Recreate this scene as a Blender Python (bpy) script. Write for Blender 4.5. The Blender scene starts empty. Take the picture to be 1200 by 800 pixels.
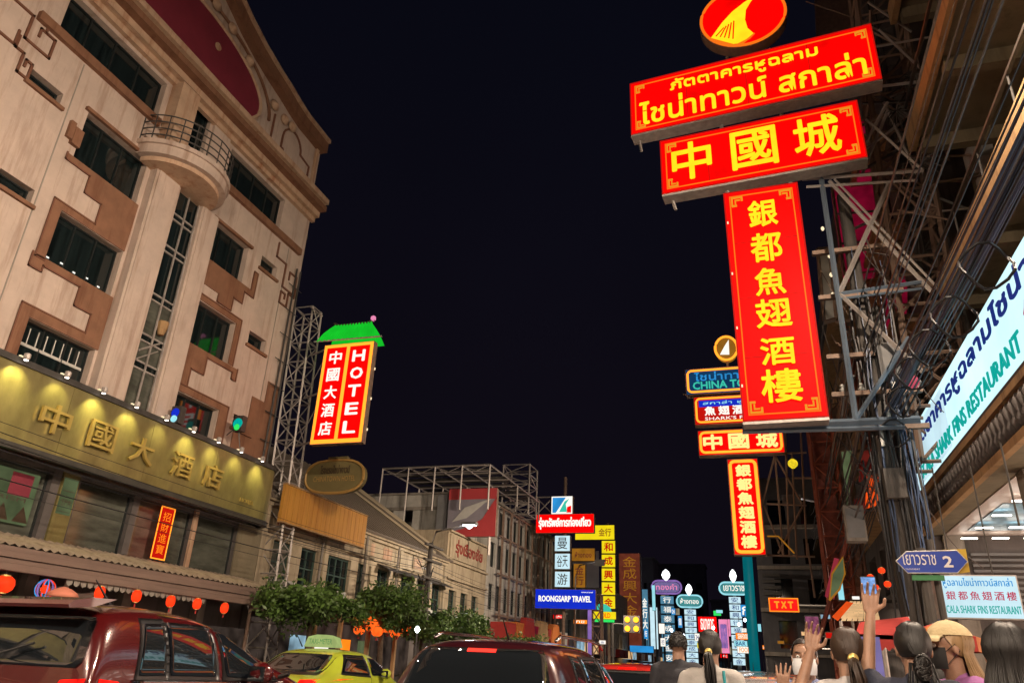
import bpy, math, random
from mathutils import Vector, Matrix, noise
from mathutils.bvhtree import BVHTree
random.seed(7)
SC = bpy.context.scene
COL = SC.collection
PI = math.pi

# ---------------------------------------------------------------- camera
EYE = Vector((0, 0, 1.45)); FPX = 867.0
cy_ = Vector((303, -395, -FPX)).normalized()
cz_ = Vector((92, 1975, -FPX)); cz_ = (cz_ - cz_.dot(cy_)*cy_).normalized()
cx_ = cy_.cross(cz_)
ROT = Matrix((cx_, cy_, cz_))
cam = bpy.data.cameras.new('camera'); cam.lens = 36*FPX/1200; cam.sensor_width = 36
cam.clip_start = 0.05; cam.clip_end = 3000
camo = bpy.data.objects.new('camera', cam); COL.objects.link(camo)
camo.matrix_world = Matrix.Translation(EYE) @ ROT.to_4x4()
SC.camera = camo

def at(u, v, x=None, y=None, z=None):
    """point of the street survey: where the sight line of a photo point meets a plane"""
    d = ROT @ Vector((u-600, -(v-400), -FPX))
    t = x/d.x if x is not None else (y/d.y if y is not None else (z-EYE.z)/d.z)
    return EYE + d*t

# ---------------------------------------------------------------- world and exposure
w = bpy.data.worlds.new('World'); SC.world = w; w.use_nodes = True
nt = w.node_tree; nt.nodes.clear()
wo = nt.nodes.new('ShaderNodeOutputWorld'); bg = nt.nodes.new('ShaderNodeBackground')
tc = nt.nodes.new('ShaderNodeTexCoord'); sx = nt.nodes.new('ShaderNodeSeparateXYZ')
rp = nt.nodes.new('ShaderNodeValToRGB')
rp.color_ramp.elements[0].position = 0.0; rp.color_ramp.elements[0].color = (0.0052, 0.0036, 0.0070, 1)
rp.color_ramp.elements[1].position = 0.75; rp.color_ramp.elements[1].color = (0.0024, 0.0026, 0.0058, 1)
nz = nt.nodes.new('ShaderNodeTexNoise'); nz.inputs['Scale'].default_value = 2.2; nz.inputs['Detail'].default_value = 3
mm = nt.nodes.new('ShaderNodeMixRGB'); mm.blend_type = 'MULTIPLY'; mm.inputs[0].default_value = 0.35
nt.links.new(tc.outputs['Generated'], sx.inputs[0]); nt.links.new(sx.outputs['Z'], rp.inputs[0])
nt.links.new(tc.outputs['Generated'], nz.inputs['Vector'])
nt.links.new(rp.outputs[0], mm.inputs[1]); nt.links.new(nz.outputs[0], mm.inputs[2])
nt.links.new(mm.outputs[0], bg.inputs[0]); bg.inputs[1].default_value = 1.25
nt.links.new(bg.outputs[0], wo.inputs[0])
SC.view_settings.view_transform = 'Standard'; SC.view_settings.look = 'None'
SC.view_settings.exposure = 0; SC.view_settings.gamma = 1
SC.render.engine = 'CYCLES'
SC.cycles.use_denoising = True
SC.cycles.max_bounces = 5; SC.cycles.diffuse_bounces = 2; SC.cycles.glossy_bounces = 3
SC.cycles.transmission_bounces = 3; SC.cycles.sample_clamp_indirect = 4; SC.cycles.sample_clamp_direct = 0
SC.cycles.caustics_reflective = False; SC.cycles.caustics_refractive = False

# ---------------------------------------------------------------- materials
def mat(name, col, rough=0.7, metal=0.0, var=0.0, vscale=2.0, stretch=(1, 1, 1), bump=0.0, bscale=20.0, dirt=None, dscale=1.0, coat=0.0, spec=0.5):
    m = bpy.data.materials.new(name); m.use_nodes = True
    n = m.node_tree; b = n.nodes['Principled BSDF']
    b.inputs['Base Color'].default_value = (*col, 1); b.inputs['Roughness'].default_value = rough
    b.inputs['Metallic'].default_value = metal; b.inputs['Coat Weight'].default_value = coat
    b.inputs['Coat Roughness'].default_value = 0.03
    b.inputs['Specular IOR Level'].default_value = spec
    if var or bump or dirt:
        t = n.nodes.new('ShaderNodeTexCoord'); mp = n.nodes.new('ShaderNodeMapping'); mp.inputs['Scale'].default_value = stretch
        n.links.new(t.outputs['Object'], mp.inputs[0])
    if var or dirt:
        z = n.nodes.new('ShaderNodeTexNoise'); z.inputs['Scale'].default_value = vscale; z.inputs['Detail'].default_value = 6
        z.inputs['Roughness'].default_value = 0.65
        n.links.new(mp.outputs[0], z.inputs['Vector'])
        r = n.nodes.new('ShaderNodeValToRGB'); r.color_ramp.elements[0].position = 0.3; r.color_ramp.elements[1].position = 0.72
        lo = [max(0, c*(1-var)) for c in col]; hi = [min(1, c*(1+var*0.6)) for c in col]
        r.color_ramp.elements[0].color = (*lo, 1); r.color_ramp.elements[1].color = (*hi, 1)
        n.links.new(z.outputs[0], r.inputs[0]); last = r.outputs[0]
        if dirt:
            mp2 = n.nodes.new('ShaderNodeMapping'); mp2.inputs['Scale'].default_value = (3*dscale, 3*dscale, 0.28*dscale)
            n.links.new(t.outputs['Object'], mp2.inputs[0])
            z2 = n.nodes.new('ShaderNodeTexNoise'); z2.inputs['Scale'].default_value = 1.0; z2.inputs['Detail'].default_value = 8
            z2.inputs['Roughness'].default_value = 0.7
            n.links.new(mp2.outputs[0], z2.inputs['Vector'])
            r2 = n.nodes.new('ShaderNodeValToRGB'); r2.color_ramp.elements[0].position = 0.50; r2.color_ramp.elements[1].position = 0.69
            n.links.new(z2.outputs[0], r2.inputs[0])
            mx = n.nodes.new('ShaderNodeMixRGB'); mx.inputs[2].default_value = (*dirt, 1)
            n.links.new(r2.outputs[0], mx.inputs[0]); n.links.new(last, mx.inputs[1]); last = mx.outputs[0]
        n.links.new(last, b.inputs['Base Color'])
    if bump:
        z3 = n.nodes.new('ShaderNodeTexNoise'); z3.inputs['Scale'].default_value = bscale; z3.inputs['Detail'].default_value = 5
        n.links.new(mp.outputs[0], z3.inputs['Vector'])
        bu = n.nodes.new('ShaderNodeBump'); bu.inputs['Strength'].default_value = bump; bu.inputs['Distance'].default_value = 0.03
        n.links.new(z3.outputs[0], bu.inputs['Height']); n.links.new(bu.outputs[0], b.inputs['Normal'])
    return m

def glow(name, col, s=1.0, var=0.0, vscale=1.5):
    m = bpy.data.materials.new(name); m.use_nodes = True
    n = m.node_tree; b = n.nodes['Principled BSDF']
    b.inputs['Base Color'].default_value = (*[c*0.03 for c in col], 1); b.inputs['Roughness'].default_value = 0.5; b.inputs['Specular IOR Level'].default_value = 0.05
    b.inputs['Emission Color'].default_value = (*col, 1); b.inputs['Emission Strength'].default_value = s
    if var:
        t = n.nodes.new('ShaderNodeTexCoord'); z = n.nodes.new('ShaderNodeTexNoise'); z.inputs['Scale'].default_value = vscale
        z.inputs['Detail'].default_value = 3
        n.links.new(t.outputs['Object'], z.inputs['Vector'])
        mr = n.nodes.new('ShaderNodeMapRange'); mr.inputs[1].default_value = 0.3; mr.inputs[2].default_value = 0.7
        mr.inputs[3].default_value = s*(1-var); mr.inputs[4].default_value = s*(1+var*0.5)
        n.links.new(z.outputs[0], mr.inputs[0]); n.links.new(mr.outputs[0], b.inputs['Emission Strength'])
    return m

M = {}
M['pink_wall'] = mat('pink_plaster', (0.55, 0.44, 0.37), 0.85, var=0.16, vscale=1.3, bump=0.12, bscale=30, dirt=(0.36, 0.25, 0.19))
M['peach_trim'] = mat('peach_trim', (0.55, 0.38, 0.26), 0.8, var=0.2, vscale=2, bump=0.1, dirt=(0.35, 0.17, 0.09))
M['brown_trim'] = mat('brown_trim', (0.235, 0.115, 0.065), 0.8, var=0.22, vscale=2, bump=0.1, dirt=(0.15, 0.06, 0.03))
M['brown_line'] = mat('brown_line', (0.17, 0.07, 0.04), 0.8, var=0.15)
M['maroon'] = mat('maroon_panel', (0.21, 0.025, 0.045), 0.6, var=0.15, vscale=1.5, bump=0.05)
M['concrete'] = mat('concrete', (0.30, 0.27, 0.23), 0.9, var=0.25, bump=0.2, dirt=(0.13, 0.11, 0.09))
M['grey_paint'] = mat('grey_paint', (0.20, 0.20, 0.20), 0.6, var=0.2)
M['cream_wall'] = mat('cream_plaster', (0.47, 0.39, 0.27), 0.88, var=0.22, vscale=1.6, bump=0.15, dirt=(0.20, 0.155, 0.10))
M['white_wall'] = mat('white_plaster', (0.50, 0.48, 0.43), 0.88, var=0.25, vscale=1.2, bump=0.15, dirt=(0.20, 0.19, 0.16))
M['olive_wall'] = mat('olive_plaster', (0.22, 0.185, 0.12), 0.85, var=0.22, vscale=1.0, bump=0.15, dirt=(0.14, 0.115, 0.07))
M['tan_trim'] = mat('tan_trim', (0.42, 0.26, 0.12), 0.8, var=0.2, dirt=(0.2, 0.12, 0.06))
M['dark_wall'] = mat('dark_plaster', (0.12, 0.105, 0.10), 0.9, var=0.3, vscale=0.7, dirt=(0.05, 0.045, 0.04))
M['far_wall'] = mat('far_plaster', (0.34, 0.31, 0.35), 0.9, var=0.2, vscale=0.3)
M['roof_tile'] = mat('roof_sheet', (0.20, 0.165, 0.13), 0.8, var=0.35, vscale=1.5, bump=0.2, dirt=(0.09, 0.07, 0.05))
M['corrugated'] = mat('corrugated_sheet', (0.36, 0.29, 0.22), 0.6, var=0.3, vscale=3, dirt=(0.16, 0.11, 0.08))
M['fascia'] = mat('fascia_board', (0.22, 0.15, 0.12), 0.6, var=0.25, vscale=2, stretch=(1, .3, 3))
M['brass'] = mat('brushed_brass', (0.44, 0.385, 0.16), 0.36, metal=0.7, var=0.35, vscale=1.6, stretch=(1, 1, .5), bump=0.10, bscale=4)
M['gold_letter'] = mat('gold_letter', (0.62, 0.47, 0.15), 0.4, metal=0.6, var=0.1)
M['steel'] = mat('galvanised_steel', (0.42, 0.38, 0.35), 0.5, metal=0.3, var=0.3, vscale=6)
M['rust_steel'] = mat('rusty_steel', (0.28, 0.19, 0.14), 0.7, metal=0.15, var=0.4, vscale=5)
M['dark_steel'] = mat('dark_steel', (0.07, 0.065, 0.06), 0.5, metal=0.3, var=0.3, vscale=4)
M['blue_steel'] = mat('blue_grey_steel', (0.16, 0.21, 0.27), 0.45, metal=0.3, var=0.25, vscale=4)
M['win_glass'] = mat('window_glass', (0.010, 0.017, 0.018), 0.05, spec=0.8, var=0.8, vscale=2.0, stretch=(4, 4, .18))
M['green_glass'] = mat('dim_green_glass', (0.10, 0.105, 0.085), 0.08, spec=0.9, var=0.6, vscale=1.2, stretch=(1, .6, 2.5))
M['frame_dark'] = mat('dark_window_frame', (0.03, 0.035, 0.035), 0.4, metal=0.3, var=0.1)
M['frame_green'] = mat('dull_green_frame', (0.035, 0.075, 0.06), 0.5, var=0.2)
M['asphalt'] = mat('asphalt', (0.045, 0.043, 0.042), 0.75, var=0.3, vscale=8, bump=0.4, bscale=90)
M['paving'] = mat('paving', (0.20, 0.18, 0.16), 0.8, var=0.3, vscale=3, bump=0.2)
M['kerb'] = mat('kerb_stone', (0.30, 0.28, 0.25), 0.85, var=0.2, bump=0.2)
M['road_paint'] = mat('road_paint', (0.7, 0.7, 0.66), 0.7, var=0.3, vscale=6)
M['bark'] = mat('bark', (0.10, 0.07, 0.045), 0.9, var=0.4, vscale=8, bump=0.6, bscale=25)
M['leaf'] = mat('leaf', (0.085, 0.16, 0.03), 0.5, var=0.8, vscale=2.2)
M['cable'] = mat('black_cable', (0.018, 0.018, 0.020), 0.5, var=0.2)
M['cable_blue'] = mat('blue_cable', (0.05, 0.085, 0.17), 0.4, var=0.3, vscale=0.8)
M['cable_grey'] = mat('grey_cable', (0.13, 0.11, 0.10), 0.5, var=0.3)
M['white_plastic'] = mat('white_plastic', (0.55, 0.54, 0.50), 0.5, var=0.12)
M['orange_board'] = mat('ochre_board', (0.56, 0.27, 0.045), 0.6, var=0.16, vscale=2, stretch=(1, 5, .5), dirt=(0.42, 0.17, 0.03))
M['sign_olive'] = mat('faded_olive_board', (0.16, 0.13, 0.05), 0.6, var=0.2)
M['sign_gold'] = mat('faded_gold_rim', (0.40, 0.24, 0.07), 0.5, var=0.2)
M['soffit'] = mat('soffit_panel', (0.66, 0.56, 0.50), 0.35, var=0.12, vscale=1)
M['red_cloth'] = mat('red_canvas', (0.38, 0.03, 0.025), 0.8, var=0.2, vscale=4)
M['orange_cloth'] = mat('orange_canvas', (0.55, 0.16, 0.03), 0.8, var=0.2, vscale=4)
M['magenta_panel'] = None
M['teal_paint'] = mat('teal_paint', (0.0, 0.22, 0.25), 0.5, var=0.15)
M['skin'] = mat('skin', (0.33, 0.185, 0.12), 0.5, var=0.28, vscale=14, bump=0.12, bscale=160)
M['hair_black'] = mat('black_hair', (0.008, 0.0065, 0.006), 0.5, var=0.4, vscale=30, stretch=(1, 1, .15))
M['hair_brown'] = mat('brown_hair', (0.035, 0.018, 0.010), 0.52, var=0.5, vscale=30, stretch=(1, 1, .15))
M['hair_blond'] = mat('bleached_hair', (0.26, 0.16, 0.07), 0.5, var=0.3, vscale=25, stretch=(1, 1, .15))
M['tyre'] = mat('tyre_rubber', (0.02, 0.02, 0.02), 0.85, var=0.2)
M['alloy'] = mat('alloy', (0.5, 0.5, 0.52), 0.3, metal=1, var=0.05)
M['car_glass'] = mat('car_glass', (0.008, 0.010, 0.012), 0.02, spec=1.0, coat=0.6)
M['black_trim'] = mat('black_car_trim', (0.012, 0.012, 0.013), 0.35, var=0.1)
M['chrome'] = mat('chrome_trim', (0.7, 0.7, 0.72), 0.12, metal=1, var=0.03)
R_ = (1.0, 0.001, 0.0008)
M['g_red'] = glow('lit_red_panel', R_, 1.25, 0.35, .8)
M['g_red_dim'] = glow('lit_red_panel_dim', (1, 0.012, 0.006), 0.55, 0.1)
M['g_yellow'] = glow('lit_yellow_character', (1.0, 0.56, 0.010), 1.5, 0.14, 3)
M['g_line'] = glow('lit_orange_line', (1.0, 0.19, 0.01), 0.95)
M['g_gold'] = glow('lit_gold_tube', (1.0, 0.29, 0.022), 1.9)
M['g_orange'] = glow('lit_orange', (1.0, 0.23, 0.01), 1.3, 0.2)
M['g_white'] = glow('lit_white', (1.0, 0.95, 0.85), 1.1)
M['g_lamp'] = glow('lamp_lens', (0.85, 0.93, 1.0), 14.0)
M['g_tube'] = glow('ceiling_tube', (1.0, 0.90, 0.78), 8)
M['g_soffit_fill'] = glow('soffit_fill_glow', (1.0, 0.72, 0.55), 6, .4)
M['g_green'] = glow('lit_green_roof', (0.01, 0.72, 0.03), 0.75, 0.15, 2)
M['g_cyan'] = glow('lit_cyan_panel', (0.36, 0.84, 0.94), 0.95, 0.16, 0.9)
M['g_cyanw'] = glow('lit_pale_panel', (0.62, 0.86, 0.95), 1.0, 0.15, 1.2)
M['g_blue'] = glow('lit_blue_panel', (0.008, 0.035, 0.72), 0.8, 0.1)
M['g_blue2'] = glow('lit_sky_blue', (0.03, 0.32, 0.75), 0.9, 0.2)
M['g_signwhiteblue'] = glow('bright_pale_cyan_panel', (0.62, 0.93, 1.0), 1.25, 0.16, 0.9)
M['g_navy'] = glow('lit_navy_letter', (0.012, 0.04, 0.30), 0.6)
M['g_teal'] = glow('lit_teal_letter', (0.0, 0.42, 0.36), 0.9)
M['g_crim'] = glow('lit_crimson_letter', (0.6, 0.01, 0.07), 0.8)
M['g_yel_panel'] = glow('lit_yellow_panel', (1.0, 0.78, 0.01), 0.92, 0.1)
M['g_ochre'] = glow('lit_ochre_panel', (0.55, 0.22, 0.02), 0.55, 0.25)
M['g_pink'] = glow('lit_pink_panel', (1.0, 0.30, 0.55), 0.9, 0.2)
M['g_purple'] = glow('lit_purple_panel', (0.36, 0.20, 0.62), 0.7, 0.25)
M['g_magenta'] = glow('lit_magenta', (1.0, 0.01, 0.22), 0.9)
M['g_violet_dim'] = glow('dim_violet_board', (0.30, 0.24, 0.55), 0.6, 0.3, 6)
M['g_mint'] = glow('lit_mint_letter', (0.05, 0.62, 0.45), 0.9)
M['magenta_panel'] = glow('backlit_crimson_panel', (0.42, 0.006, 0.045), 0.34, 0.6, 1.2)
M['g_brown'] = glow('dim_brown_panel', (0.23, 0.05, 0.025), 0.55, 0.3)
M['g_warm'] = glow('warm_shop_light', (1.0, 0.62, 0.28), 0.8, 0.6, 1.5)
M['g_cool'] = glow('cool_shop_light', (0.45, 0.72, 0.9), 0.6, 0.7, 1.5)
M['g_shop'] = glow('dim_shop_inside', (0.42, 0.30, 0.24), 0.10, 0.9, 1.5)
M['g_poster'] = glow('backlit_green_poster', (0.20, 0.26, 0.12), 0.42, 0.45, 2.0)
M['g_lantern'] = glow('lantern_shade', (1.0, 0.045, 0.008), 1.35, 0.35, 6)
M['g_lantern_o'] = glow('orange_lantern_shade', (1.0, 0.12, 0.012), 1.4, 0.35, 6)
M['g_bulb'] = glow('small_warm_bulb', (1.0, .8, .5), 1.2)
M['g_tail'] = glow('tail_light', (1.0, 0.010, 0.006), 2.2, 0.75, 9)
M['g_roomlit'] = glow('lit_far_room', (0.9, 0.75, 0.5), 0.35, .6, .5)
M['g_tail_dim'] = glow('tail_light_dim', (0.75, 0.01, 0.008), 0.5)
M['g_amber'] = glow('amber_signal', (1.0, 0.40, 0.02), 2.5)
M['g_leaf_green'] = glow('green_neon', (0.03, 0.75, 0.12), 1.1)
M['g_phone'] = glow('phone_screen', (0.25, 0.45, 0.9), 1.0, 0.6, 40)
M['g_phonedim'] = glow('dim_phone_screen', (0.45, 0.12, 0.25), 0.6, 0.8, 30)
M['red_letter'] = mat('red_letter', (0.28, 0.03, 0.02), 0.6, var=0.1)
M['dark_letter'] = mat('dark_letter', (0.05, 0.03, 0.015), 0.6, var=0.1)

# ---------------------------------------------------------------- frames and mesh builder
class Fr:
    """a standing frame: u runs along the face, d comes out of it, w is height"""
    def __init__(s, o, r):
        s.o = Vector((o[0], o[1], 0)); s.r = Vector((r[0], r[1], 0)).normalized(); s.n = Vector((s.r.y, -s.r.x, 0))
    def p(s, u, d, w):
        q = s.o + s.r*u + s.n*d; q.z += w; return q
WORLD = Fr((0, 0), (1, 0))          # u = x, d = -y
def FX(x): return Fr((x, 0), (0, 1))  # faces +x, u = y
def FN(x): return Fr((x, 0), (0, -1))  # faces -x, u = -y
def FY(y): return Fr((0, y), (1, 0))  # faces -y (the camera), u = x

def wloc(o):
    v = Vector((0, 0, 0))
    while o is not None:
        v = v + o.location; o = o.parent
    return v

def link(name, me, parent=None, loc=(0, 0, 0)):
    o = bpy.data.objects.new(name, me); COL.objects.link(o); o.location = loc
    if parent is not None: o.parent = parent
    return o

def tag(o, label=None, cat=None, group=None, kind=None):
    if label: o['label'] = label
    if cat: o['category'] = cat
    if group: o['group'] = group
    if kind: o['kind'] = kind
    return o

def thing(name, label, cat, loc=(0, 0, 0), group=None):
    o = bpy.data.objects.new(name, None); o.empty_display_size = 0.2; COL.objects.link(o); o.location = loc
    return tag(o, label, cat, group)

class MB:
    def __init__(s): s.v = []; s.f = []
    def add(s, vs, fs):
        k = len(s.v); s.v += [Vector(v) for v in vs]; s.f += [tuple(i+k for i in f) for f in fs]; return s
    def box(s, F, u0, u1, d0, d1, w0, w1):
        vs = [F.p(u, d, w_) for w_ in (w0, w1) for d in (d0, d1) for u in (u0, u1)]
        return s.add(vs, [(0, 1, 3, 2), (4, 6, 7, 5), (0, 4, 5, 1), (2, 3, 7, 6), (0, 2, 6, 4), (1, 5, 7, 3)])
    def poly(s, F, pts, d0, d1):
        n = len(pts)
        vs = [F.p(u, d0, w_) for u, w_ in pts] + [F.p(u, d1, w_) for u, w_ in pts]
        fs = [tuple(range(n-1, -1, -1)), tuple(range(n, 2*n))] + [(i, (i+1) % n, n+(i+1) % n, n+i) for i in range(n)]
        return s.add(vs, fs)
    def tube(s, pts, r, n=6, cap=True, ref=None):
        pts = [Vector(p) for p in pts]; rs = r if isinstance(r, (list, tuple)) else [r]*len(pts)
        k = len(s.v); up = Vector((0, 0, 1))
        for i, p in enumerate(pts):
            t = (pts[min(i+1, len(pts)-1)] - pts[max(i-1, 0)]).normalized()
            a = t.cross(up if abs(t.z) < 0.95 else Vector((1, 0, 0))) if ref is None else t.cross(p-ref)
            a = a.normalized(); b = t.cross(a)
            for j in range(n):
                an = 2*PI*j/n; s.v.append(p + (a*math.cos(an) + b*math.sin(an))*rs[i])
        for i in range(len(pts)-1):
            for j in range(n):
                s.f.append((k+i*n+j, k+i*n+(j+1) % n, k+(i+1)*n+(j+1) % n, k+(i+1)*n+j))
        if cap:
            s.f.append(tuple(k+j for j in range(n-1, -1, -1))); s.f.append(tuple(k+(len(pts)-1)*n+j for j in range(n)))
        return s
    def lathe(s, c, prof, n=16, axis='z'):
        """prof: (radius, height) pairs round a vertical axis through c"""
        k = len(s.v); c = Vector(c)
        for r, h in prof:
            for j in range(n):
                an = 2*PI*j/n
                q = Vector((r*math.cos(an), r*math.sin(an), h))
                if axis == 'x': q = Vector((h, r*math.cos(an), r*math.sin(an)))
                if axis == 'y': q = Vector((r*math.cos(an), h, r*math.sin(an)))
                s.v.append(c+q)
        for i in range(len(prof)-1):
            for j in range(n):
                s.f.append((k+i*n+j, k+i*n+(j+1) % n, k+(i+1)*n+(j+1) % n, k+(i+1)*n+j))
        s.f.append(tuple(k+j for j in range(n-1, -1, -1))); s.f.append(tuple(k+(len(prof)-1)*n+j for j in range(n)))
        return s
    def mesh(s, name, m, off=Vector((0, 0, 0)), smooth=False):
        me = bpy.data.meshes.new(name); me.from_pydata([v-off for v in s.v], [], s.f); me.materials.append(m)
        if smooth: me.shade_smooth()
        me.update(); return me
    def build(s, name, m, parent=None, smooth=False, kind=None):
        off = wloc(parent) if parent is not None else Vector((0, 0, 0))
        if isinstance(m, str): m = M[m]
        o = link(name, s.mesh(name, m, off, smooth), parent)
        if kind: o['kind'] = kind
        return o

_unit = {}
def beam(p0, p1, r, name, m, parent, n=4):
    """one bar as an object; alike bars share a unit mesh"""
    key = (m, n)
    if key not in _unit:
        mb = MB(); mb.lathe((0, 0, 0), [(1, 0), (1, 1)], n); _unit[key] = mb.mesh('bar', M[m], smooth=n > 6)
    p0 = Vector(p0); p1 = Vector(p1); d = p1-p0
    if d.length < 1e-4: return None
    o = bpy.data.objects.new(name, _unit[key]); COL.objects.link(o); o.parent = parent
    o.location = p0 - (wloc(parent) if parent is not None else Vector((0, 0, 0)))
    o.rotation_mode = 'QUATERNION'; o.rotation_quaternion = Vector((0, 0, 1)).rotation_difference(d)
    o.scale = (r, r, d.length); return o

def lattice(parent, c, wx, wy, z0, z1, bays, r, m, top=None, join=False):
    """a lattice mast: four chords, rungs and crossed braces"""
    tx = top or (c[0], c[1])
    def cor(k, t):
        sx_, sy_ = [(-1, -1), (1, -1), (1, 1), (-1, 1)][k % 4]
        return Vector((c[0]+(tx[0]-c[0])*t + sx_*wx/2, c[1]+(tx[1]-c[1])*t + sy_*wy/2, z0+(z1-z0)*t))
    segs = [('chord', cor(k, 0), cor(k, 1), r*1.3) for k in range(4)]
    for b in range(bays+1):
        for k in range(4):
            segs.append(('rung', cor(k, b/bays), cor(k+1, b/bays), r*0.8))
            if b < bays:
                a_, b_ = (cor(k, b/bays), cor(k+1, (b+1)/bays)) if b % 2 == 0 else (cor(k+1, b/bays), cor(k, (b+1)/bays))
                segs.append(('brace', a_, b_, r*0.7))
    if join:
        mb = MB()
        for _, a_, b_, q in segs: mb.tube([a_, b_], q, 4)
        mb.build('lattice', m, parent, kind='stuff')
    else:
        for nme, a_, b_, q in segs: beam(a_, b_, q, nme, m, parent)

def wall_holes(F, u0, u1, w0, w1, holes, depth=0.25, back=0.3):
    us = sorted({u0, u1, *[h[0] for h in holes], *[h[1] for h in holes]}); ws = sorted({w0, w1, *[h[2] for h in holes], *[h[3] for h in holes]})
    mb = MB()
    for i in range(len(us)-1):
        for j in range(len(ws)-1):
            cu = (us[i]+us[i+1])/2; cw = (ws[j]+ws[j+1])/2
            if any(h[0] < cu < h[1] and h[2] < cw < h[3] for h in holes): continue
            mb.add([F.p(us[i], 0, ws[j]), F.p(us[i+1], 0, ws[j]), F.p(us[i+1], 0, ws[j+1]), F.p(us[i], 0, ws[j+1])], [(0, 1, 2, 3)])
    for a, b, c, d in holes:
        for (p, q) in (((a, c), (b, c)), ((b, c), (b, d)), ((b, d), (a, d)), ((a, d), (a, c))):
            mb.add([F.p(p[0], 0, p[1]), F.p(q[0], 0, q[1]), F.p(q[0], -depth, q[1]), F.p(p[0], -depth, p[1])], [(0, 1, 2, 3)])
    # ends, top and back
    for (p, q) in (((u0, w0), (u1, w0)), ((u1, w0), (u1, w1)), ((u1, w1), (u0, w1)), ((u0, w1), (u0, w0))):
        mb.add([F.p(p[0], 0, p[1]), F.p(q[0], 0, q[1]), F.p(q[0], -back, q[1]), F.p(p[0], -back, p[1])], [(0, 1, 2, 3)])
    return mb

def window(parent, F, u0, u1, w0, w1, cols=2, rows=1, depth=0.22, fm='frame_dark', gm='win_glass', bar=0.035, name='window'):
    mb = MB(); f = bar
    mb.box(F, u0, u1, -depth, -depth+0.05, w0, w0+f).box(F, u0, u1, -depth, -depth+0.05, w1-f, w1)
    mb.box(F, u0, u0+f, -depth, -depth+0.05, w0+f, w1-f).box(F, u1-f, u1, -depth, -depth+0.05, w0+f, w1-f)
    win = mb.build(name, fm, parent)
    for c in range(1, cols):
        u = u0+(u1-u0)*c/cols; MB().box(F, u-f*.4, u+f*.4, -depth+.002, -depth+0.045, w0+f, w1-f).build('mullion', fm, win)
    for c in range(1, rows):
        q = w0+(w1-w0)*c/rows; MB().box(F, u0+f, u1-f, -depth+.004, -depth+0.04, q-f*.35, q+f*.35).build('transom', fm, win)
    for c in range(cols):
        a = u0+f+(u1-u0-2*f)*c/cols; b = u0+f+(u1-u0-2*f)*(c+1)/cols
        MB().box(F, a, b, -depth-0.015, -depth+.001, w0+f, w1-f).build('pane', gm, win)
    return win

# ---------------------------------------------------------------- lettering
_txt = {}
def glyphs(body, res=2):
    if body not in _txt:
        c = bpy.data.curves.new('t', 'FONT'); c.body = body; c.resolution_u = res; c.align_x = 'LEFT'
        o = bpy.data.objects.new('t', c); COL.objects.link(o)
        dg = bpy.context.evaluated_depsgraph_get(); me = bpy.data.meshes.new_from_object(o.evaluated_get(dg))
        vs = [(v.co.x, v.co.y) for v in me.vertices]; fs = [tuple(p.vertices) for p in me.polygons]
        bpy.data.objects.remove(o); bpy.data.curves.remove(c); bpy.data.meshes.remove(me)
        x0 = min(v[0] for v in vs); x1 = max(v[0] for v in vs); y0 = min(v[1] for v in vs); y1 = max(v[1] for v in vs)
        _txt[body] = ([((x-x0)/(x1-x0), (y-y0)/(y1-y0)) for x, y in vs], fs, (x1-x0)/(y1-y0))
    return _txt[body]

def lettering(parent, F, body, u0, u1, w0, w1, d, m, bold=0.02, name='lettering', thick=0.02):
    """bold widens every stroke by laying shifted copies of the outline, each a hair prouder"""
    vs, fs, _ = glyphs(body); mb = MB(); n = len(vs); e = bold*(w1-w0)*.8
    sh = [(0, 0)] if e < .004 else [(0, 0), (e, 0), (-e, 0), (0, e), (0, -e), (.7*e, .7*e), (-.7*e, .7*e), (.7*e, -.7*e), (-.7*e, -.7*e)]
    a0, a1, b0, b1 = u0+e, u1-e, w0+e, w1-e
    ed = {}
    if thick > 0.012:
        for f in fs:
            for i in range(len(f)): ed[(f[i], f[(i+1) % len(f)])] = 1
    side = [(a, b, n+b, n+a) for (a, b) in ed if (b, a) not in ed]
    for k, (su, sw) in enumerate(sh):
        dd = d+thick+.0004*k
        P = [F.p(a0+(a1-a0)*x+su, dd, b0+(b1-b0)*y+sw) for x, y in vs]
        if side and (k < 5): mb.add(P+[F.p(a0+(a1-a0)*x+su, d, b0+(b1-b0)*y+sw) for x, y in vs], fs+side)
        else: mb.add(P, fs)
    return mb.build(name, m, parent)

def column_text(parent, F, s, u0, u1, w0, w1, d, m, bold=0.02, fill=0.86, jitter=0, thick=0.02):
    """upright column: one part per character"""
    n = len(s); h = (w1-w0)/n
    for i, ch in enumerate(s):
        a = w1-h*(i+1)+h*(1-fill)/2
        lettering(parent, F, ch, u0, u1, a, a+h*fill, d, m, bold, 'character', thick)

def row_text(parent, F, s, u0, u1, w0, w1, d, m, bold=0.02, fill=0.8, thick=0.02):
    n = len(s); q = (u1-u0)/n
    for i, ch in enumerate(s):
        a = u0+q*i+q*(1-fill)/2
        lettering(parent, F, ch, a, a+q*fill, w0, w1, d, m, bold, 'character', thick)

def border(parent, F, u0, u1, w0, w1, d, t, m, name='border_line'):
    for a in ((u0, u1, w0, w0+t), (u0, u1, w1-t, w1), (u0, u0+t, w0+t, w1-t), (u1-t, u1, w0+t, w1-t)):
        MB().box(F, a[0], a[1], d, d+.012, a[2], a[3]).build(name, m, parent)

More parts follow.
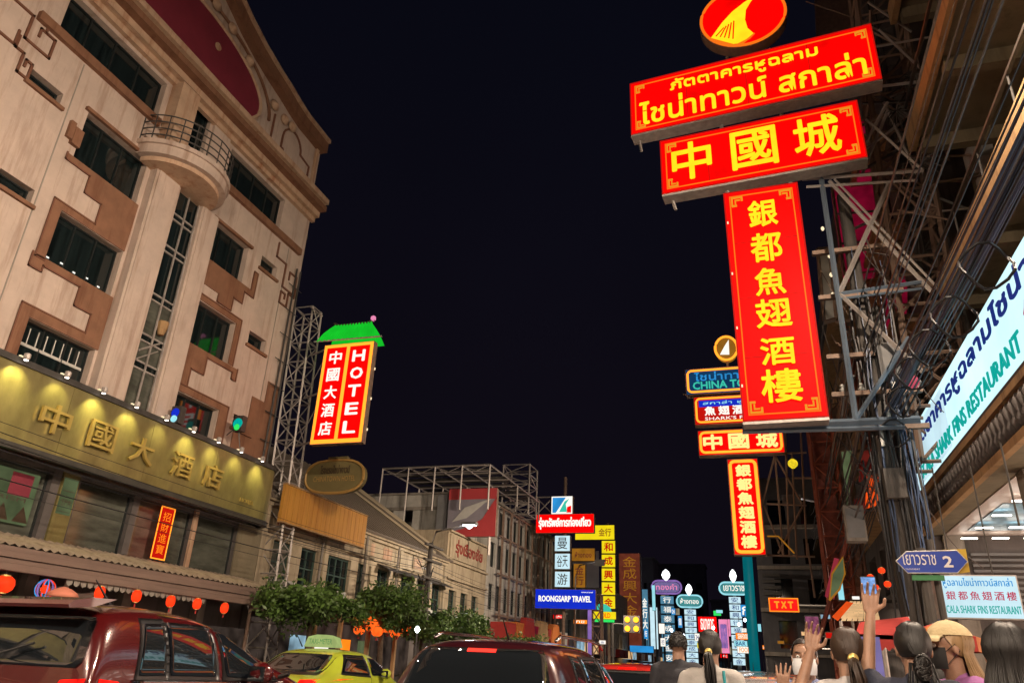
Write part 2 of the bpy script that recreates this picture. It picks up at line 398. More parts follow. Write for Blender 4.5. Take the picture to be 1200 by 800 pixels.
def cabinet(name, label, cat, F, u0, u1, w0, w1, depth, face, case='rust_steel', group=None, rim=0.05, d0=0.0):
    """a lightbox: case, raised rim and glowing face; returns thing, its face stands at d0"""
    c = F.p((u0+u1)/2, d0-depth/2, w0)
    t = thing(name, label, cat, c, group)
    MB().box(F, u0, u1, d0-depth, d0-0.01, w0, w1).build('case', case, t)
    MB().box(F, u0+rim*.4, u1-rim*.4, d0-0.009, d0, w0+rim*.4, w1-rim*.4).build('face_panel', face, t)
    return t

def round_box(F, u0, u1, w0, w1, r, n=5):
    pts = []
    for cx, cw, a0 in ((u1-r, w1-r, 0), (u0+r, w1-r, PI/2), (u0+r, w0+r, PI), (u1-r, w0+r, 3*PI/2)):
        for i in range(n+1):
            a = a0+PI/2*i/n; pts.append((cx+r*math.cos(a), cw+r*math.sin(a)))
    return pts
def ring(F, pts, d, r, n=5):
    mb = MB(); P = [F.p(u, d, w_) for u, w_ in pts]; mb.tube(P+[P[0]], r, n, cap=False); return mb

# ================================================================= THE SETTING
def ground():
    mb = MB(); mb.add([(-600, -300, -0.02), (600, -300, -0.02), (600, 1500, -0.02), (-600, 1500, -0.02)], [(0, 1, 2, 3)])
    tag(mb.build('ground', 'paving'), kind='structure')
    mb = MB(); mb.add([(-12.4, -60, 0), (-0.05+1.6, -60, 0), (1.55, 600, 0), (-12.4, 600, 0)], [(0, 1, 2, 3)])
    tag(mb.build('road', 'asphalt'), kind='structure')
    for nme, a, b in (('pavement_left', -16.1, -12.4), ('pavement_right', 1.55, 9.5)):
        tag(MB().box(WORLD, a, b, -600, 60, -0.01, 0.13).build(nme, 'paving'), kind='structure')
    for nme, a, b in (('kerb_left', -12.4, -12.2), ('kerb_right', 1.35, 1.55)):
        tag(MB().box(WORLD, a, b, -600, 60, -0.01, 0.134).build(nme, 'kerb'), kind='structure')
    mb = MB()
    for x in (-9.0, -5.9, -2.35):
        for k in range(60):
            y = -20+k*6; mb.add([(x-.06, y, .004), (x+.06, y, .004), (x+.06, y+2.5, .004), (x-.06, y+2.5, .004)], [(0, 1, 2, 3)])
    tag(mb.build('road_markings', 'road_paint'), kind='structure')
ground()

# ================================================================= THE BIG HOTEL ON THE LEFT
HF = FX(-16)
def fret(parent, F, y0, z0, w_, h, m='brown_line', flip=False, t=0.06, d=0.05):
    """a square key pattern line"""
    pts = [(0, 1), (0, .62), (.45, .62), (.45, 0), (1, 0), (1, .5), (.68, .5), (.68, .3)]
    for (a, b), (c, e) in zip(pts, pts[1:]):
        if flip: a, c = 1-a, 1-c
        ua, ub = y0+w_*min(a, c), y0+w_*max(a, c); wa, wb = z0+h*min(b, e), z0+h*max(b, e)
        MB().box(F, ua-t/2, ub+t/2, 0.001, d, wa-t/2, wb+t/2).build('fret_bar', m, parent)

def hotel():
    t = thing('hotel_building', 'pinkish plaster hotel with brown stepped trim, twin columns, round balcony and maroon oval crest', 'hotel', (-16, 10, 0))
    W = [(9.8, 13.3, 15.93, 17.25), (11.25, 13.42, 13.0, 14.45), (11.4, 13.47, 10.08, 11.45), (11.5, 13.5, 7.2, 8.52),
         (16.45, 19.62, 15.9, 17.25), (16.42, 18.26, 13.0, 14.37), (16.6, 18.38, 10.08, 11.52), (16.6, 18.45, 7.2, 8.5),
         (14.5, 15.28, 16.0, 17.88),
         (9.55, 10.47, 14.0, 14.38), (9.7, 10.62, 11.12, 11.52), (9.7, 10.62, 8.2, 8.6), (19.0, 19.93, 14.02, 14.5), (19.15, 20.1, 11.12, 11.62), (19.2, 20.1, 8.2, 8.65),
         (2.5, 6.5, 15.93, 17.25), (4, 7, 13, 14.4), (4, 7, 10.08, 11.45), (4, 7, 7.2, 8.5),
         ]
    wall_holes(HF, -6, 21.32, 5.2, 18.4, W, 0.3, 14).build('wall', 'pink_wall', t)
    for i, h in enumerate(W):
        if i in (9, 10, 11, 12, 13, 14): window(t, HF, *h, cols=1, depth=0.25)
        elif i == 8:
            dr = window(t, HF, *h, cols=1, rows=1, depth=0.2, name='balcony_door')
        else:
            window(t, HF, *h, cols=(4 if h[1]-h[0] > 2.6 else 3), depth=0.26, bar=0.03)
    # sills and small frames
    for h in W[9:15]:
        MB().box(HF, h[0]-.1, h[1]+.1, 0.001, .09, h[2]-.1, h[2]-.002).build('sill', 'brown_trim', t)
    for h in (W[1], W[5]):
        MB().box(HF, h[0]-.12, h[1]+.12, 0.001, .10, h[3]+.002, h[3]+.1).build('lintel', 'brown_trim', t)
    # interior seen through the lower left window: rows of little downlights and a white counter rail
    for k in range(5):
        MB().box(HF, 11.6+k*.4, 11.68+k*.4, -.245, -.238, 10.25+(k % 2)*.05, 10.29+(k % 2)*.05).build('glimmer', 'g_white', t)
    for k in range(8):
        MB().box(HF, 11.56+k*.24, 11.59+k*.24, -.244, -.236, 8.0, 8.4).build('rail_post', 'white_plastic', t)
    MB().box(HF, 11.53, 13.45, -.243, -.23, 7.93, 8.0).build('rail', 'white_plastic', t)
    # long brown string course under the top windows
    MB().box(HF, 9.2, 13.35, 0.001, .14, 15.66, 15.92).build('string_course', 'brown_trim', t)
    MB().box(HF, 16.35, 21.0, 0.001, .14, 15.62, 15.88).build('string_course', 'brown_trim', t)
    # brown stepped panels between the windows, with a darker edge line
    def steps(pts):
        MB().poly(HF, pts, 0.001, 0.035).build('stepped_panel', 'brown_trim', t)
    def edge(pts):
        for a, b in zip(pts, pts[1:]):
            u0, u1 = min(a[0], b[0]), max(a[0], b[0]); w0, w1 = min(a[1], b[1]), max(a[1], b[1])
            MB().box(HF, u0-.02, u1+.02, 0.03, .055, w0-.02, w1+.02).build('edge_line', 'brown_line', t)
    for dz in (0, -2.92):
        L = [(13.5, 12.99), (11.05, 12.99), (11.05, 12.80), (11.82, 12.80), (11.82, 12.28), (12.38, 12.28), (12.38, 11.66), (11.12, 11.66), (11.12, 10.0), (11.39, 10.0), (11.39, 11.46), (13.48, 11.46)]
        if dz: L = [(13.55, 10.07), (11.05, 10.07), (11.05, 9.70), (11.4, 9.70), (11.4, 9.86), (12.50, 9.86), (12.50, 9.33), (13.04, 9.33), (13.04, 8.80), (11.2, 8.80), (11.2, 7.2), (11.49, 7.2), (11.49, 8.53), (13.55, 8.53)]
        steps(L); edge(L[1:-2])
        if not dz:
            Rr = [(16.5, 12.98), (18.75, 12.98), (18.75, 13.7), (18.95, 13.7), (18.95, 12.75), (18.45, 12.75), (18.45, 12.3), (18.0, 12.3), (18.0, 11.82), (17.3, 11.82), (17.3, 12.1), (16.5, 12.1)]
            steps(Rr); edge(Rr[1:-1])
            Rr = [(16.5, 11.54), (18.4, 11.54), (18.4, 10.1), (18.62, 10.1), (18.62, 11.74), (16.5, 11.74)]
            steps(Rr); edge(Rr[3:])
        else:
            Rr = [(16.5, 10.07), (18.9, 10.07), (18.9, 9.66), (18.68, 9.66), (18.68, 9.9), (17.43, 9.9), (17.43, 9.32), (16.86, 9.32), (16.86, 8.75), (16.5, 8.75)]
            steps(Rr); edge(Rr[1:-1])
            Rr = [(16.5, 8.52), (18.47, 8.52), (18.47, 7.2), (18.85, 7.2), (18.85, 8.74), (16.5, 8.74)]
            steps(Rr); edge(Rr[3:])
    # stepped beige relief between right-hand windows
    MB().box(HF, 11.0, 11.25, 0.001, .12, 13.25, 13.75).build('corner_block', 'brown_trim', t)
    MB().box(HF, 10.85, 11.0, 0.001, .10, 13.35, 13.85).build('corner_block', 'brown_trim', t)
    # rust brown stepped base at the far corner
    MB().poly(HF, [(19.3, 7.2), (19.3, 8.6), (19.9, 8.6), (19.9, 9.5), (20.6, 9.5), (20.6, 10.3), (21.3, 10.3), (21.3, 7.2)], .001, .03).build('stepped_panel', 'brown_trim', t)
    # vertical seams
    for u in (10.7, 20.35):
        MB().box(HF, u, u+.03, .001, .012, 7.2, 15.6).build('seam', 'concrete', t)
    # key patterns
    fret(t, HF, 8.55, 14.95, 1.25, 1.15); fret(t, HF, 7.9, 13.9, 1.05, 1.1, flip=True); fret(t, HF, 9.0, 14.0, .5, .9)
    MB().box(HF, 9.5, 9.56, 0.001, .05, 15.5, 15.95).build('fret_bar', 'brown_line', t)
    fret(t, HF, 19.75, 13.95, 1.35, 1.5, flip=False); fret(t, HF, 20.35, 13.3, .8, .9, flip=True)
    # twin columns with shaded returns
    for a, b in ((13.58, 14.56), (15.56, 16.34)):
        MB().box(HF, a, b, 0.001, .26, 7.2, 14.28).build('column', 'pink_wall', t)
        MB().box(HF, a+.08, b-.08, .26, .30, 7.2, 14.28).build('column_face', 'pink_wall', t)
    # stair glazing between the columns: panes in a metal grid
    zs = [7.3, 8.55, 8.75, 9.35, 9.55, 10.6, 10.8, 12.2, 12.4, 13.3, 13.5, 14.3]
    for a, b in zip(zs, zs[1:]):
        MB().box(HF, 14.6, 15.54, .05, .07, a+.02, b-.02).build('stair_pane', 'green_glass' if (b-a) > .5 and a < 10 else 'win_glass', t)
        MB().box(HF, 14.58, 15.55, .07, .12, a-.03, a+.02).build('stair_transom', 'steel', t)
    for u in (14.61, 15.08, 15.53):
        MB().box(HF, u-.025, u+.025, .121, .16, 7.3, 14.3).build('stair_mullion', 'steel', t)
    beam(HF.p(14.7, .13, 9.0), HF.p(15.38, .13, 9.5), .03, 'stair_handrail', 'steel', t); beam(HF.p(14.7, .13, 8.75), HF.p(15.38, .13, 9.25), .02, 'stair_handrail', 'steel', t)
    MB().lathe(HF.p(15.25, .2, 9.7), [(.08,0),(.14,.2),(.16,.4)], 10).build('pot', 'tan_trim', t)
    # round balcony
    def arc(rad, z, n=26, a0=0, a1=PI, cu=14.5):
        return [HF.p(cu-rad*.94*math.cos(a0+(a1-a0)*i/n), rad*math.sin(a0+(a1-a0)*i/n)*.87, z) for i in range(n+1)]
    def slab(rad, z0, z1, nm, m):
        n = 26; mb = MB(); A = arc(rad, z0, n); B = arc(rad, z1, n)
        mb.add(A+B, [tuple(range(n, -1, -1)), tuple(range(n+1, 2*n+2))]+[(i, i+1, n+2+i, n+1+i) for i in range(n)])
        mb.build(nm, m, t)
    slab(1.45, 14.28, 14.42, 'balcony_corbel', 'peach_trim'); slab(1.66, 14.42, 14.72, 'balcony_slab', 'pink_wall'); slab(1.74, 14.72, 14.86, 'balcony_slab', 'pink_wall')
    for z in (15.05, 15.28, 15.51, 15.74):
        MB().tube(arc(1.66, z), .022, 5).build('balcony_rail', 'dark_steel', t)
    for q in arc(1.66, 14.86, 12):
        beam(q, q+Vector((0, 0, .9)), .022, 'balcony_post', 'dark_steel', t)
    # flat pilasters beside the balcony door
    MB().box(HF, 13.5, 14.25, .001, .42, 14.87, 17.45).build('pilaster', 'peach_trim', t)
    MB().box(HF, 15.4, 16.2, .001, .10, 14.87, 17.45).build('pilaster', 'pink_wall', t)
    # cornice
    for d, z0, z1, m in ((.16, 17.38, 17.56, 'peach_trim'), (.34, 17.56, 17.80, 'peach_trim'), (.62, 17.80, 18.02, 'brown_trim'), (.52, 18.02, 18.12, 'peach_trim'), (.68, 18.12, 18.34, 'peach_trim')):
        MB().box(HF, -6, 21.32+min(d, .1), .002, d, z0+.002, z1).build('cornice_moulding', m, t)
    # curved pediment
    top = [(-3, 18.35), (21.2, 18.35), (21.2, 20.95), (20.5, 20.98), (19.6, 21.0), (18.9, 21.12), (18.2, 21.3), (17.4, 21.45), (16.5, 21.68), (15.6, 22.0), (14.8, 22.4), (13.8, 22.9), (12.6, 23.3), (11, 23.5), (9.2, 23.3), (7, 22.4), (5, 21.4), (2, 21.0), (-3, 20.9)]
    MB().poly(HF, top, -.5, .001).build('pediment', 'pink_wall', t)
    rim = top[2:]
    for (a, b), (c, e) in zip(rim, rim[1:]):
        MB().poly(HF, [(a, b-.36), (a, b+.1), (c, e+.1), (c, e-.36)], .002, .34).build('coping', 'brown_trim', t)
        MB().poly(HF, [(a, b+.1), (a, b+.24), (c, e+.24), (c, e+.1)], -.3, .44).build('coping_cap', 'peach_trim', t)
    # maroon oval crest with moulded surround
    el = [(13.7+3.45*math.cos(2*PI*i/48), 19.45+1.5*math.sin(2*PI*i/48)) for i in range(48)]
    MB().poly(HF, el, .002, .16).build('oval_crest', 'maroon', t)
    P = [HF.p(u, .14, z) for u, z in el]; MB().tube(P+[P[0]], .085, 6, cap=False).build('crest_rim', 'peach_trim', t)
    el2 = [(13.9+3.9*math.cos(2*PI*i/48), 19.55+1.95*math.sin(2*PI*i/48)) for i in range(0, 27)]
    P = [HF.p(u, .06, z) for u, z in el2]; MB().tube(P, .06, 6, cap=False).build('crest_outer_rim', 'brown_trim', t)
    for u, z in ((16.2, 20.9), (17.9, 20.35), (18.6, 20.25), (15.1, 21.35), (19.1, 20.3), (14.2, 21.5)):
        MB().lathe(HF.p(u, .09, z), [(.05, -.08), (.19, -.05), (.22, .03), (.12, .1), (.03, .16)], 10, 'x').build('scroll_ornament', 'peach_trim', t, True)
    MB().lathe(HF.p(14.6, .2, 20.0), [(.14, -.02), (.14, .01)], 12, 'x').build('crest_emblem', 'peach_trim', t)
    # arched recess frame right of the crest
    P = [HF.p(18.1, .03, 18.4), HF.p(18.1, .03, 20.1)]; MB().tube(P, .045, 6).build('recess_line', 'brown_line', t)
    P = [HF.p(18.75, .03, 19.0), HF.p(18.75, .03, 19.6)]+[HF.p(19.35-.6*math.cos(PI*i/10), .03, 19.6+.65*math.sin(PI*i/10)) for i in range(11)]+[HF.p(19.95, .03, 19.6), HF.p(20.6, .03, 19.5), HF.p(20.6, .03, 18.4)]
    MB().tube(P, .045, 6).build('recess_line', 'brown_line', t)
    MB().lathe(HF.p(18.75, .08, 18.95), [(.09, -.06), (.09, .06)], 10, 'x').build('line_knob', 'brown_line', t)
    MB().box(HF, 20.85, 21.0, .001, .1, 18.4, 20.6).build('corner_strip', 'peach_trim', t)
    # corner pipes
    for u in (20.95, 21.2):
        MB().tube([HF.p(u, .1, 7.2), HF.p(u, .1, 15.0)], .035, 6).build('drain_pipe', 'dark_steel', t)
    for k in range(7):
        beam(HF.p(20.6, .12, 8.2+k), HF.p(21.42, .12, 8.2+k), .02, 'pipe_bracket', 'dark_steel', t)
    # ---- first floor glazing under the brass fascia
    F2 = FX(-15.75)
    cols_ = [(-6, 4.5), (5.0, 9.0), (9.5, 13.0), (13.25, 13.75), (14.35, 15.7), (15.85, 16.45), (16.55, 18.2), (18.55, 20.2)]
    holes = [(4.0, 9.2, 3.62, 5.2), (9.6, 13.15, 3.62, 5.2), (13.95, 15.72, 3.62, 5.2), (15.95, 18.05, 3.62, 5.2), (18.2, 20.15, 3.62, 5.2)]
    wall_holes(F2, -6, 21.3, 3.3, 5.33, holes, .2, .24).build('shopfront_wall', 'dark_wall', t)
    MB().box(F2, 13.38, 13.86, .001, .06, 3.6, 5.3).build('shopfront_pier', 'brass', t)
    for i, h in enumerate(holes):
        window(t, F2, *h, cols=(3, 2, 1, 2, 1)[i], depth=.18, fm='frame_dark', gm=('green_glass'), name='shopfront_window', bar=.04)
    P2 = [(9.9, 12.75, 3.85, 5.05), (13.40, 13.84, 4.2, 5.1)]
    MB().box(F2, 10.6, 12.9, -.1, -.08, 3.9, 5.05).build('poster', 'g_poster', t)
    MB().box(F2, 12.2, 12.75, -.078, -.074, 4.5, 5.0).build('poster_print', 'maroon', t)
    for k in range(4):
        MB().poly(F2, [(11.0+k*.5, 3.95), (11.4+k*.5, 3.95), (11.2+k*.5, 4.3)], -.078, -.074).build('poster_print', 'dark_letter', t)
    lettering(t, F2, 'TOURISM', 11.2, 12.7, 4.38, 4.47, -.078, 'dark_letter', 0, 'poster_print', .004)
    MB().box(F2, 13.42, 13.83, .062, .066, 4.3, 5.15).build('poster', 'g_poster', t)
    lettering(t, F2, 'SPA', 13.5, 13.78, 4.5, 4.66, .067, 'dark_letter', 0, 'poster_print', .004)
    for k in range(3): MB().box(F2, 13.46, 13.8, .067, .07, 4.36+k*.24, 4.375+k*.24).build('poster_print', 'dark_letter', t)
    MB().box(F2, 18.05, 18.2, .001, .08, 3.6, 5.3).build('shopfront_pier', 'peach_trim', t)
    MB().box(F2, 20.15, 21.3, .001, .05, 3.35, 5.3).build('shopfront_pier', 'olive_wall', t)
    # ground floor
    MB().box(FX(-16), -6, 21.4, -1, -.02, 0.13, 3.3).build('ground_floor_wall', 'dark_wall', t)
    for k in range(9):
        u = -4+k*2.9
        MB().box(FX(-16), u+.25, u+2.5, -.018, .01, .3, 2.2).build('shop_opening', 'g_shop', t)
        MB().box(FX(-16), u-.15, u+.15, -.018, .25, .13, 3.3).build('shop_pier', 'concrete', t)
hotel()

# brass fascia with the hotel's name, wrapping round the corner
def fascia():
    F = FX(-15.0)
    t = thing('hotel_fascia', 'long brushed brass fascia with raised golden Chinese characters under small spotlights', 'fascia sign', (-15, 10, 5.35))
    n = 8; pts = [(-15.0, -6), (-15.0, 20.3)]+[(-15.9+.9*math.cos(PI/2*i/n), 20.3+.75*math.sin(PI/2*i/n)) for i in range(1, n+1)]+[(-16.4, 21.05)]
    def wrap(z0, z1, off, nm, m):
        mb = MB(); q = [(x+off, y) for x, y in pts]; k = len(q)
        A = [Vector((x, y, z0)) for x, y in q]+[Vector((x, y, z1)) for x, y in q]+[Vector((x-.14, y-.05, z0)) for x, y in q]+[Vector((x-.14, y-.05, z1)) for x, y in q]
        mb.add(A, [(i, i+1, k+i+1, k+i) for i in range(k-1)]+[(2*k+i, 2*k+i+1, 3*k+i+1, 3*k+i) for i in range(k-1)]+[(k+i, k+i+1, 3*k+i+1, 3*k+i) for i in range(k-1)]+[(i, i+1, 2*k+i+1, 2*k+i) for i in range(k-1)])
        return mb.build(nm, m, t)
    # panels with fine joints
    js = [-6+2.63*i for i in range(11)]
    for a, b in zip(js, js[1:]):
        MB().box(F, a+.004, min(b, 20.3)-.004, -.1, 0, 5.38, 7.02).build('fascia_panel', 'brass', t)
    k = pts[1:-1]
    for (x0, y0), (x1, y1) in zip(k, k[1:]):
        mb = MB(); mb.add([(x0, y0, 5.38), (x1, y1, 5.38), (x1, y1, 7.02), (x0, y0, 7.02), (x0-.1, y0-.1, 5.38), (x1-.1, y1-.1, 5.38), (x1-.1, y1-.1, 7.02), (x0-.1, y0-.1, 7.02)], [(0, 1, 2, 3), (4, 7, 6, 5), (3, 2, 6, 7), (0, 4, 5, 1)])
        mb.build('fascia_panel', 'brass', t)
    wrap(7.02, 7.16, .05, 'top_trim', 'dark_steel'); wrap(5.24, 5.38, .04, 'bottom_trim', 'dark_steel')
    ctr = [12.1, 13.45, 14.75, 16.25, 17.55]
    for ch, c in zip('中國大酒店', ctr):
        lettering(t, F, ch, c-.40, c+.40, 5.80, 6.46, .05, 'gold_letter', .012, 'character', .07)
    lettering(t, F, 'HOTEL', 19.0, 19.7, 5.72, 5.84, .01, 'gold_letter', .01, 'lettering', .02)
    for i in range(19):
        u = 1.2+i*1.08
        if u > 20.3: continue
        sp = MB().lathe(F.p(u, .16, 7.2), [(.05, -.10), (.07, -.06), (.07, .04), (.03, .06)], 8).build('spotlight', 'steel', t)
        MB().lathe(F.p(u, .16, 7.098), [(.045, -.006), (.045, .0)], 8).build('lens', 'g_tube', sp)
        MB().box(F, u-.11, u+.11, .05, .10, 7.165, 7.185).build('lens', 'g_bulb', sp)
        beam(F.p(u, .02, 7.17), F.p(u, .16, 7.24), .012, 'arm', 'steel', sp)
        L = bpy.data.lights.new('spot_light', 'SPOT'); L.energy = (95, 130, 70, 150, 110, 60, 135, 90)[i % 8]*.75; L.color = (1.0, .88, .30); L.spot_size = math.radians(78); L.spot_blend = .9; L.shadow_soft_size = .03
        lo = link('spot_light', L, sp); lo.location = F.p(u, .42, 7.12)-wloc(sp)
        lo.rotation_mode = 'QUATERNION'; lo.rotation_quaternion = Vector((0, 0, -1)).rotation_difference(Vector((-.62, 0, -1)).normalized())
fascia()

def awning():
    t = thing('corrugated_awning', 'long corrugated awning over the pavement below the brass fascia', 'awning', (-15, 10, 3.0))
    # ridged sheet slope: each ridge of the sheet in view is a rib
    mb = MB(); N = 300; y0, y1 = 5.0, 20.9
    vs = []
    for i in range(N+1):
        y = y0+(y1-y0)*i/N; h = .028*math.cos(2*PI*i/4)
        vs += [Vector((-15.72, y, 3.66+h)), Vector((-14.35, y, 3.28+h))]
    mb.add(vs, [(2*i, 2*i+1, 2*i+3, 2*i+2) for i in range(N)]); mb.build('ridged_sheet', 'corrugated', t)
    MB().box(FX(-15), -6, 5, -.72, .65, 3.3, 3.34).build('ridged_sheet', 'corrugated', t)
    for d, z0, z1, m in ((.66, 3.16, 3.25, 'fascia'), (.73, 3.03, 3.15, 'fascia'), (.68, 2.93, 3.02, 'fascia'), (.75, 2.78, 2.92, 'fascia')):
        MB().box(FX(-15), -6, 20.95, .55, d, z0, z1).build('gutter_board', m, t)
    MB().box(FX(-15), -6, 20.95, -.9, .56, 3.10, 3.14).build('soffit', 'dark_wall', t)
    for k in range(7):
        u = 0+k*3.3; MB().tube([FX(-15).p(u, .5, .13), FX(-15).p(u, .5, 3.1)], .05, 8).build('post', 'rust_steel', t)
    # scalloped valance
    for k in range(24):
        u = 13+k*.19; MB().poly(FX(-14.33), [(u, 2.78), (u+.18, 2.78), (u+.16, 2.68), (u+.09, 2.64), (u+.02, 2.68)], .001, .012).build('valance_flap', 'concrete', t)
awning()

def lantern(c, r, label, group=None, m='g_lantern', h=None):
    h = h or r*1.5
    t = thing('paper_lantern', label, 'lantern', (c[0], c[1], c[2]), group)
    prof = [(r*.55, -h*.5), (r*.9, -h*.3), (r, 0), (r*.9, h*.3), (r*.55, h*.5)]
    MB().lathe(c, prof, 14).build('shade', m, t, True)
    for s in (-1, 1): MB().lathe((c[0], c[1], c[2]+s*h*.54), [(r*.45, -r*.07), (r*.45, r*.07)], 12).build('cap', 'gold_letter', t)
    MB().tube([(c[0], c[1], c[2]-h*.58), (c[0], c[1], c[2]-h*.95)], [r*.12, r*.2], 6).build('tassel', 'red_cloth', t)
    MB().tube([(c[0], c[1], c[2]+h*.55), (c[0], c[1], c[2]+h*.9)], r*.03, 4).build('cord', 'cable', t)
    return t
names = ['first red lantern from the left in the row under the corrugated awning', 'second red lantern from the left under the corrugated awning', 'third and middle red lantern of the row under the corrugated awning',
         'fourth red lantern from the left under the corrugated awning', 'last and farthest red lantern of the row under the corrugated awning']
for (u, v), nme in zip(((117, 694), (160, 698), (200, 704), (231, 707), (263, 712)), names):
    lantern(at(u, v, x=-14.25), .115, nme, 'red lanterns under the awning', h=.26)
lantern(at(4, 684, x=-14.2), .20, 'big round red lantern at the left edge under the awning', 'red lanterns under the awning')
def wire_ball():
    c = at(53, 690, x=-14.2); t = thing('wire_ball_lantern', 'round lantern wrapped in glowing purple and red neon hoops under the awning', 'lantern', c)
    for k in range(6):
        a = PI*k/6; P = [c+Vector((.19*math.cos(a)*math.cos(s), .19*math.sin(a)*math.cos(s), .19*math.sin(s))) for s in [2*PI*j/20 for j in range(21)]]
        MB().tube(P, .013, 4, cap=False).build('hoop', ('g_purple', 'g_lantern', 'g_blue2')[k % 3], t)
    MB().lathe(c, [(.05, -.08), (.1, 0), (.05, .08)], 10).build('core', 'g_lantern', t, True)
wire_ball()
def shopfront_bits():
    t = thing('red_menu_banner', 'upright glowing red banner with golden edge behind the glass below the fascia', 'banner', at(215, 625, x=-15.5))
    F = FX(-15.55); a = at(203, 600, x=-15.5); b = at(227, 655, x=-15.5)
    u0, u1, w0, w1 = 16.55, 17.05, 3.72, 5.08
    MB().box(F, u0, u1, -.03, 0, w0, w1).build('panel', 'g_red_dim', t)
    border(t, F, u0-.02, u1+.02, w0-.02, w1+.02, .001, .03, 'g_gold')
    column_text(t, F, '招財進寶', u0+.1, u1-.1, w0+.1, w1-.1, .004, 'g_orange', .01, .85, thick=.01)
    c = at(65, 680, x=-14.6)
    t = thing('pale_tarpaulin', 'crumpled pale tarpaulin hanging beside the big lantern under the awning', 'tarpaulin', (c.x, c.y, 2.4))
    mb = MB(); rr = random.Random(3); n = 10
    vs = [Vector((-14.9+.25*math.sin(i*1.3+j), 13.0+i*.16, 2.15+j*.09+.05*math.sin(i*.9))) for j in range(6) for i in range(n)]
    mb.add(vs, [(j*n+i, j*n+i+1, (j+1)*n+i+1, (j+1)*n+i) for j in range(5) for i in range(n-1)]); mb.build('sheet', 'white_plastic', t, True)
    t2 = thing('pink_parasol', 'small salmon pink parasol under the awning beside the neon hoops', 'parasol', at(73, 690, x=-13.9))
    c = at(74, 693, x=-13.9); MB().lathe(c, [(.32, -.1), (.28, -.02), (.15, .06), (.02, .1)], 14).build('canopy', mat('salmon_cloth', (.7, .25, .16), .8, var=.1), t2, True)
    MB().tube([c+Vector((0, 0, -1.9)), c], .02, 6).build('pole', 'steel', t2)
shopfront_bits()

# ================================================================= HOTEL blade sign and its mast
def hotel_sign():
    y = 21.2; F = FY(y); u0, u1, w0, w1 = at(372, 460, y=21.2).x, at(431, 460, y=21.2).x, at(400, 519, y=21.2).z, at(408, 402, y=21.2).z
    m = thing('lattice_mast', 'tall galvanised lattice mast standing between the hotel corner and the green roofed sign', 'mast', (-15.7, 22.3, .13))
    lattice(m, (-15.6, 22.3), .78, .62, .13, 13.9, 18, .036, 'steel', top=(-16.05, 22.3))
    for w_ in (8.3, 10.1, 11.8): beam((-15.4, 22.0, w_), (u0, y+.3, w_), .035, 'arm', 'steel', m)
    for w_ in (8.3, 10.1): beam((-15.4, 22.0, w_), (u0, y+.3, w_+1.6), .02, 'arm_brace', 'steel', m)
    beam((-15.8, 22.0, 13.9), (-14.9, 21.6, 13.2), .03, 'top_bar', 'steel', m); beam((-15.8, 22.0, 13.4), (-15.1, 21.6, 12.9), .03, 'top_bar', 'steel', m)
    t = cabinet('hotel_sign', 'upright two column lit sign reading HOTEL under a green tiled roof', 'sign', F, u0, u1, w0, w1, .26, 'g_gold', d0=0)
    H2 = (u1-u0-.42)/2
    for a, b, s, ch in ((u0+.14, u0+.14+H2, '中國大酒店', 1), (u1-.14-H2, u1-.14, 'HOTEL', 0)):
        MB().box(F, a, b, .001, .012, w0+.16, w1-.14).build('text_panel', 'g_red', t)
        column_text(t, F, s, a+.15, b-.15, w0+.22, w1-.2, .014, 'g_white', .02 if ch else .04, .74 if ch else .66)
    for k in range(3): MB().lathe(F.p(u1+.04, -.2, w0+.5+k*1.1), [(.022, -.04), (.022, .04)], 8).build('edge_bulb', 'g_bulb', t)
    # tiled roof: ribs on a flared hip
    def roof_pt(a, s):   # a along 0..1, s 0 eave..1 ridge
        x = (u0-.12)*(1-a)+(u1+.12)*a; xt = (u0+.28)*(1-a)+(u1-.28)*a
        f = s**.75; return Vector((x*(1-s)+xt*s, y-.42*(1-s)+0.12, w1+.02+.78*f))
    N = 12
    mb = MB(); vs = [roof_pt(i/N, s) for s in (0, .33, .66, 1) for i in range(N+1)]
    mb.add(vs, [(j*(N+1)+i, j*(N+1)+i+1, (j+1)*(N+1)+i+1, (j+1)*(N+1)+i) for j in range(3) for i in range(N)]); mb.build('roof_slope', 'g_green', t)
    mb = MB(); mb.add([v+Vector((0, 2*(y+.12-v.y)+.0, 0)) for v in vs], [(j*(N+1)+i, (j+1)*(N+1)+i, (j+1)*(N+1)+i+1, j*(N+1)+i+1) for j in range(3) for i in range(N)]); mb.build('roof_slope', 'g_green', t)
    for i in range(N+1):
        MB().tube([roof_pt(i/N, s)+Vector((0, -.02, 0)) for s in (0, .33, .66, 1)], .035, 5).build('roof_rib', 'g_green', t)
    MB().tube([roof_pt(0, 1)+Vector((-.1, 0, .1)), roof_pt(.1, 1), roof_pt(.9, 1), roof_pt(1, 1)+Vector((.1, 0, .1))], .05, 6).build('roof_ridge', 'dark_steel', t)
    MB().tube([roof_pt(0, 0)+Vector((-.15, 0, .02)), roof_pt(1, 0)+Vector((.32, 0, -.02))], .03, 6).build('eave_bar', 'steel', t)
    MB().lathe(roof_pt(1, 1)+Vector((.05, 0, .16)), [(.04, -.12), (.1, -.04), (.09, .05), (.02, .1)], 8).build('finial', 'g_pink', t, True)
hotel_sign()

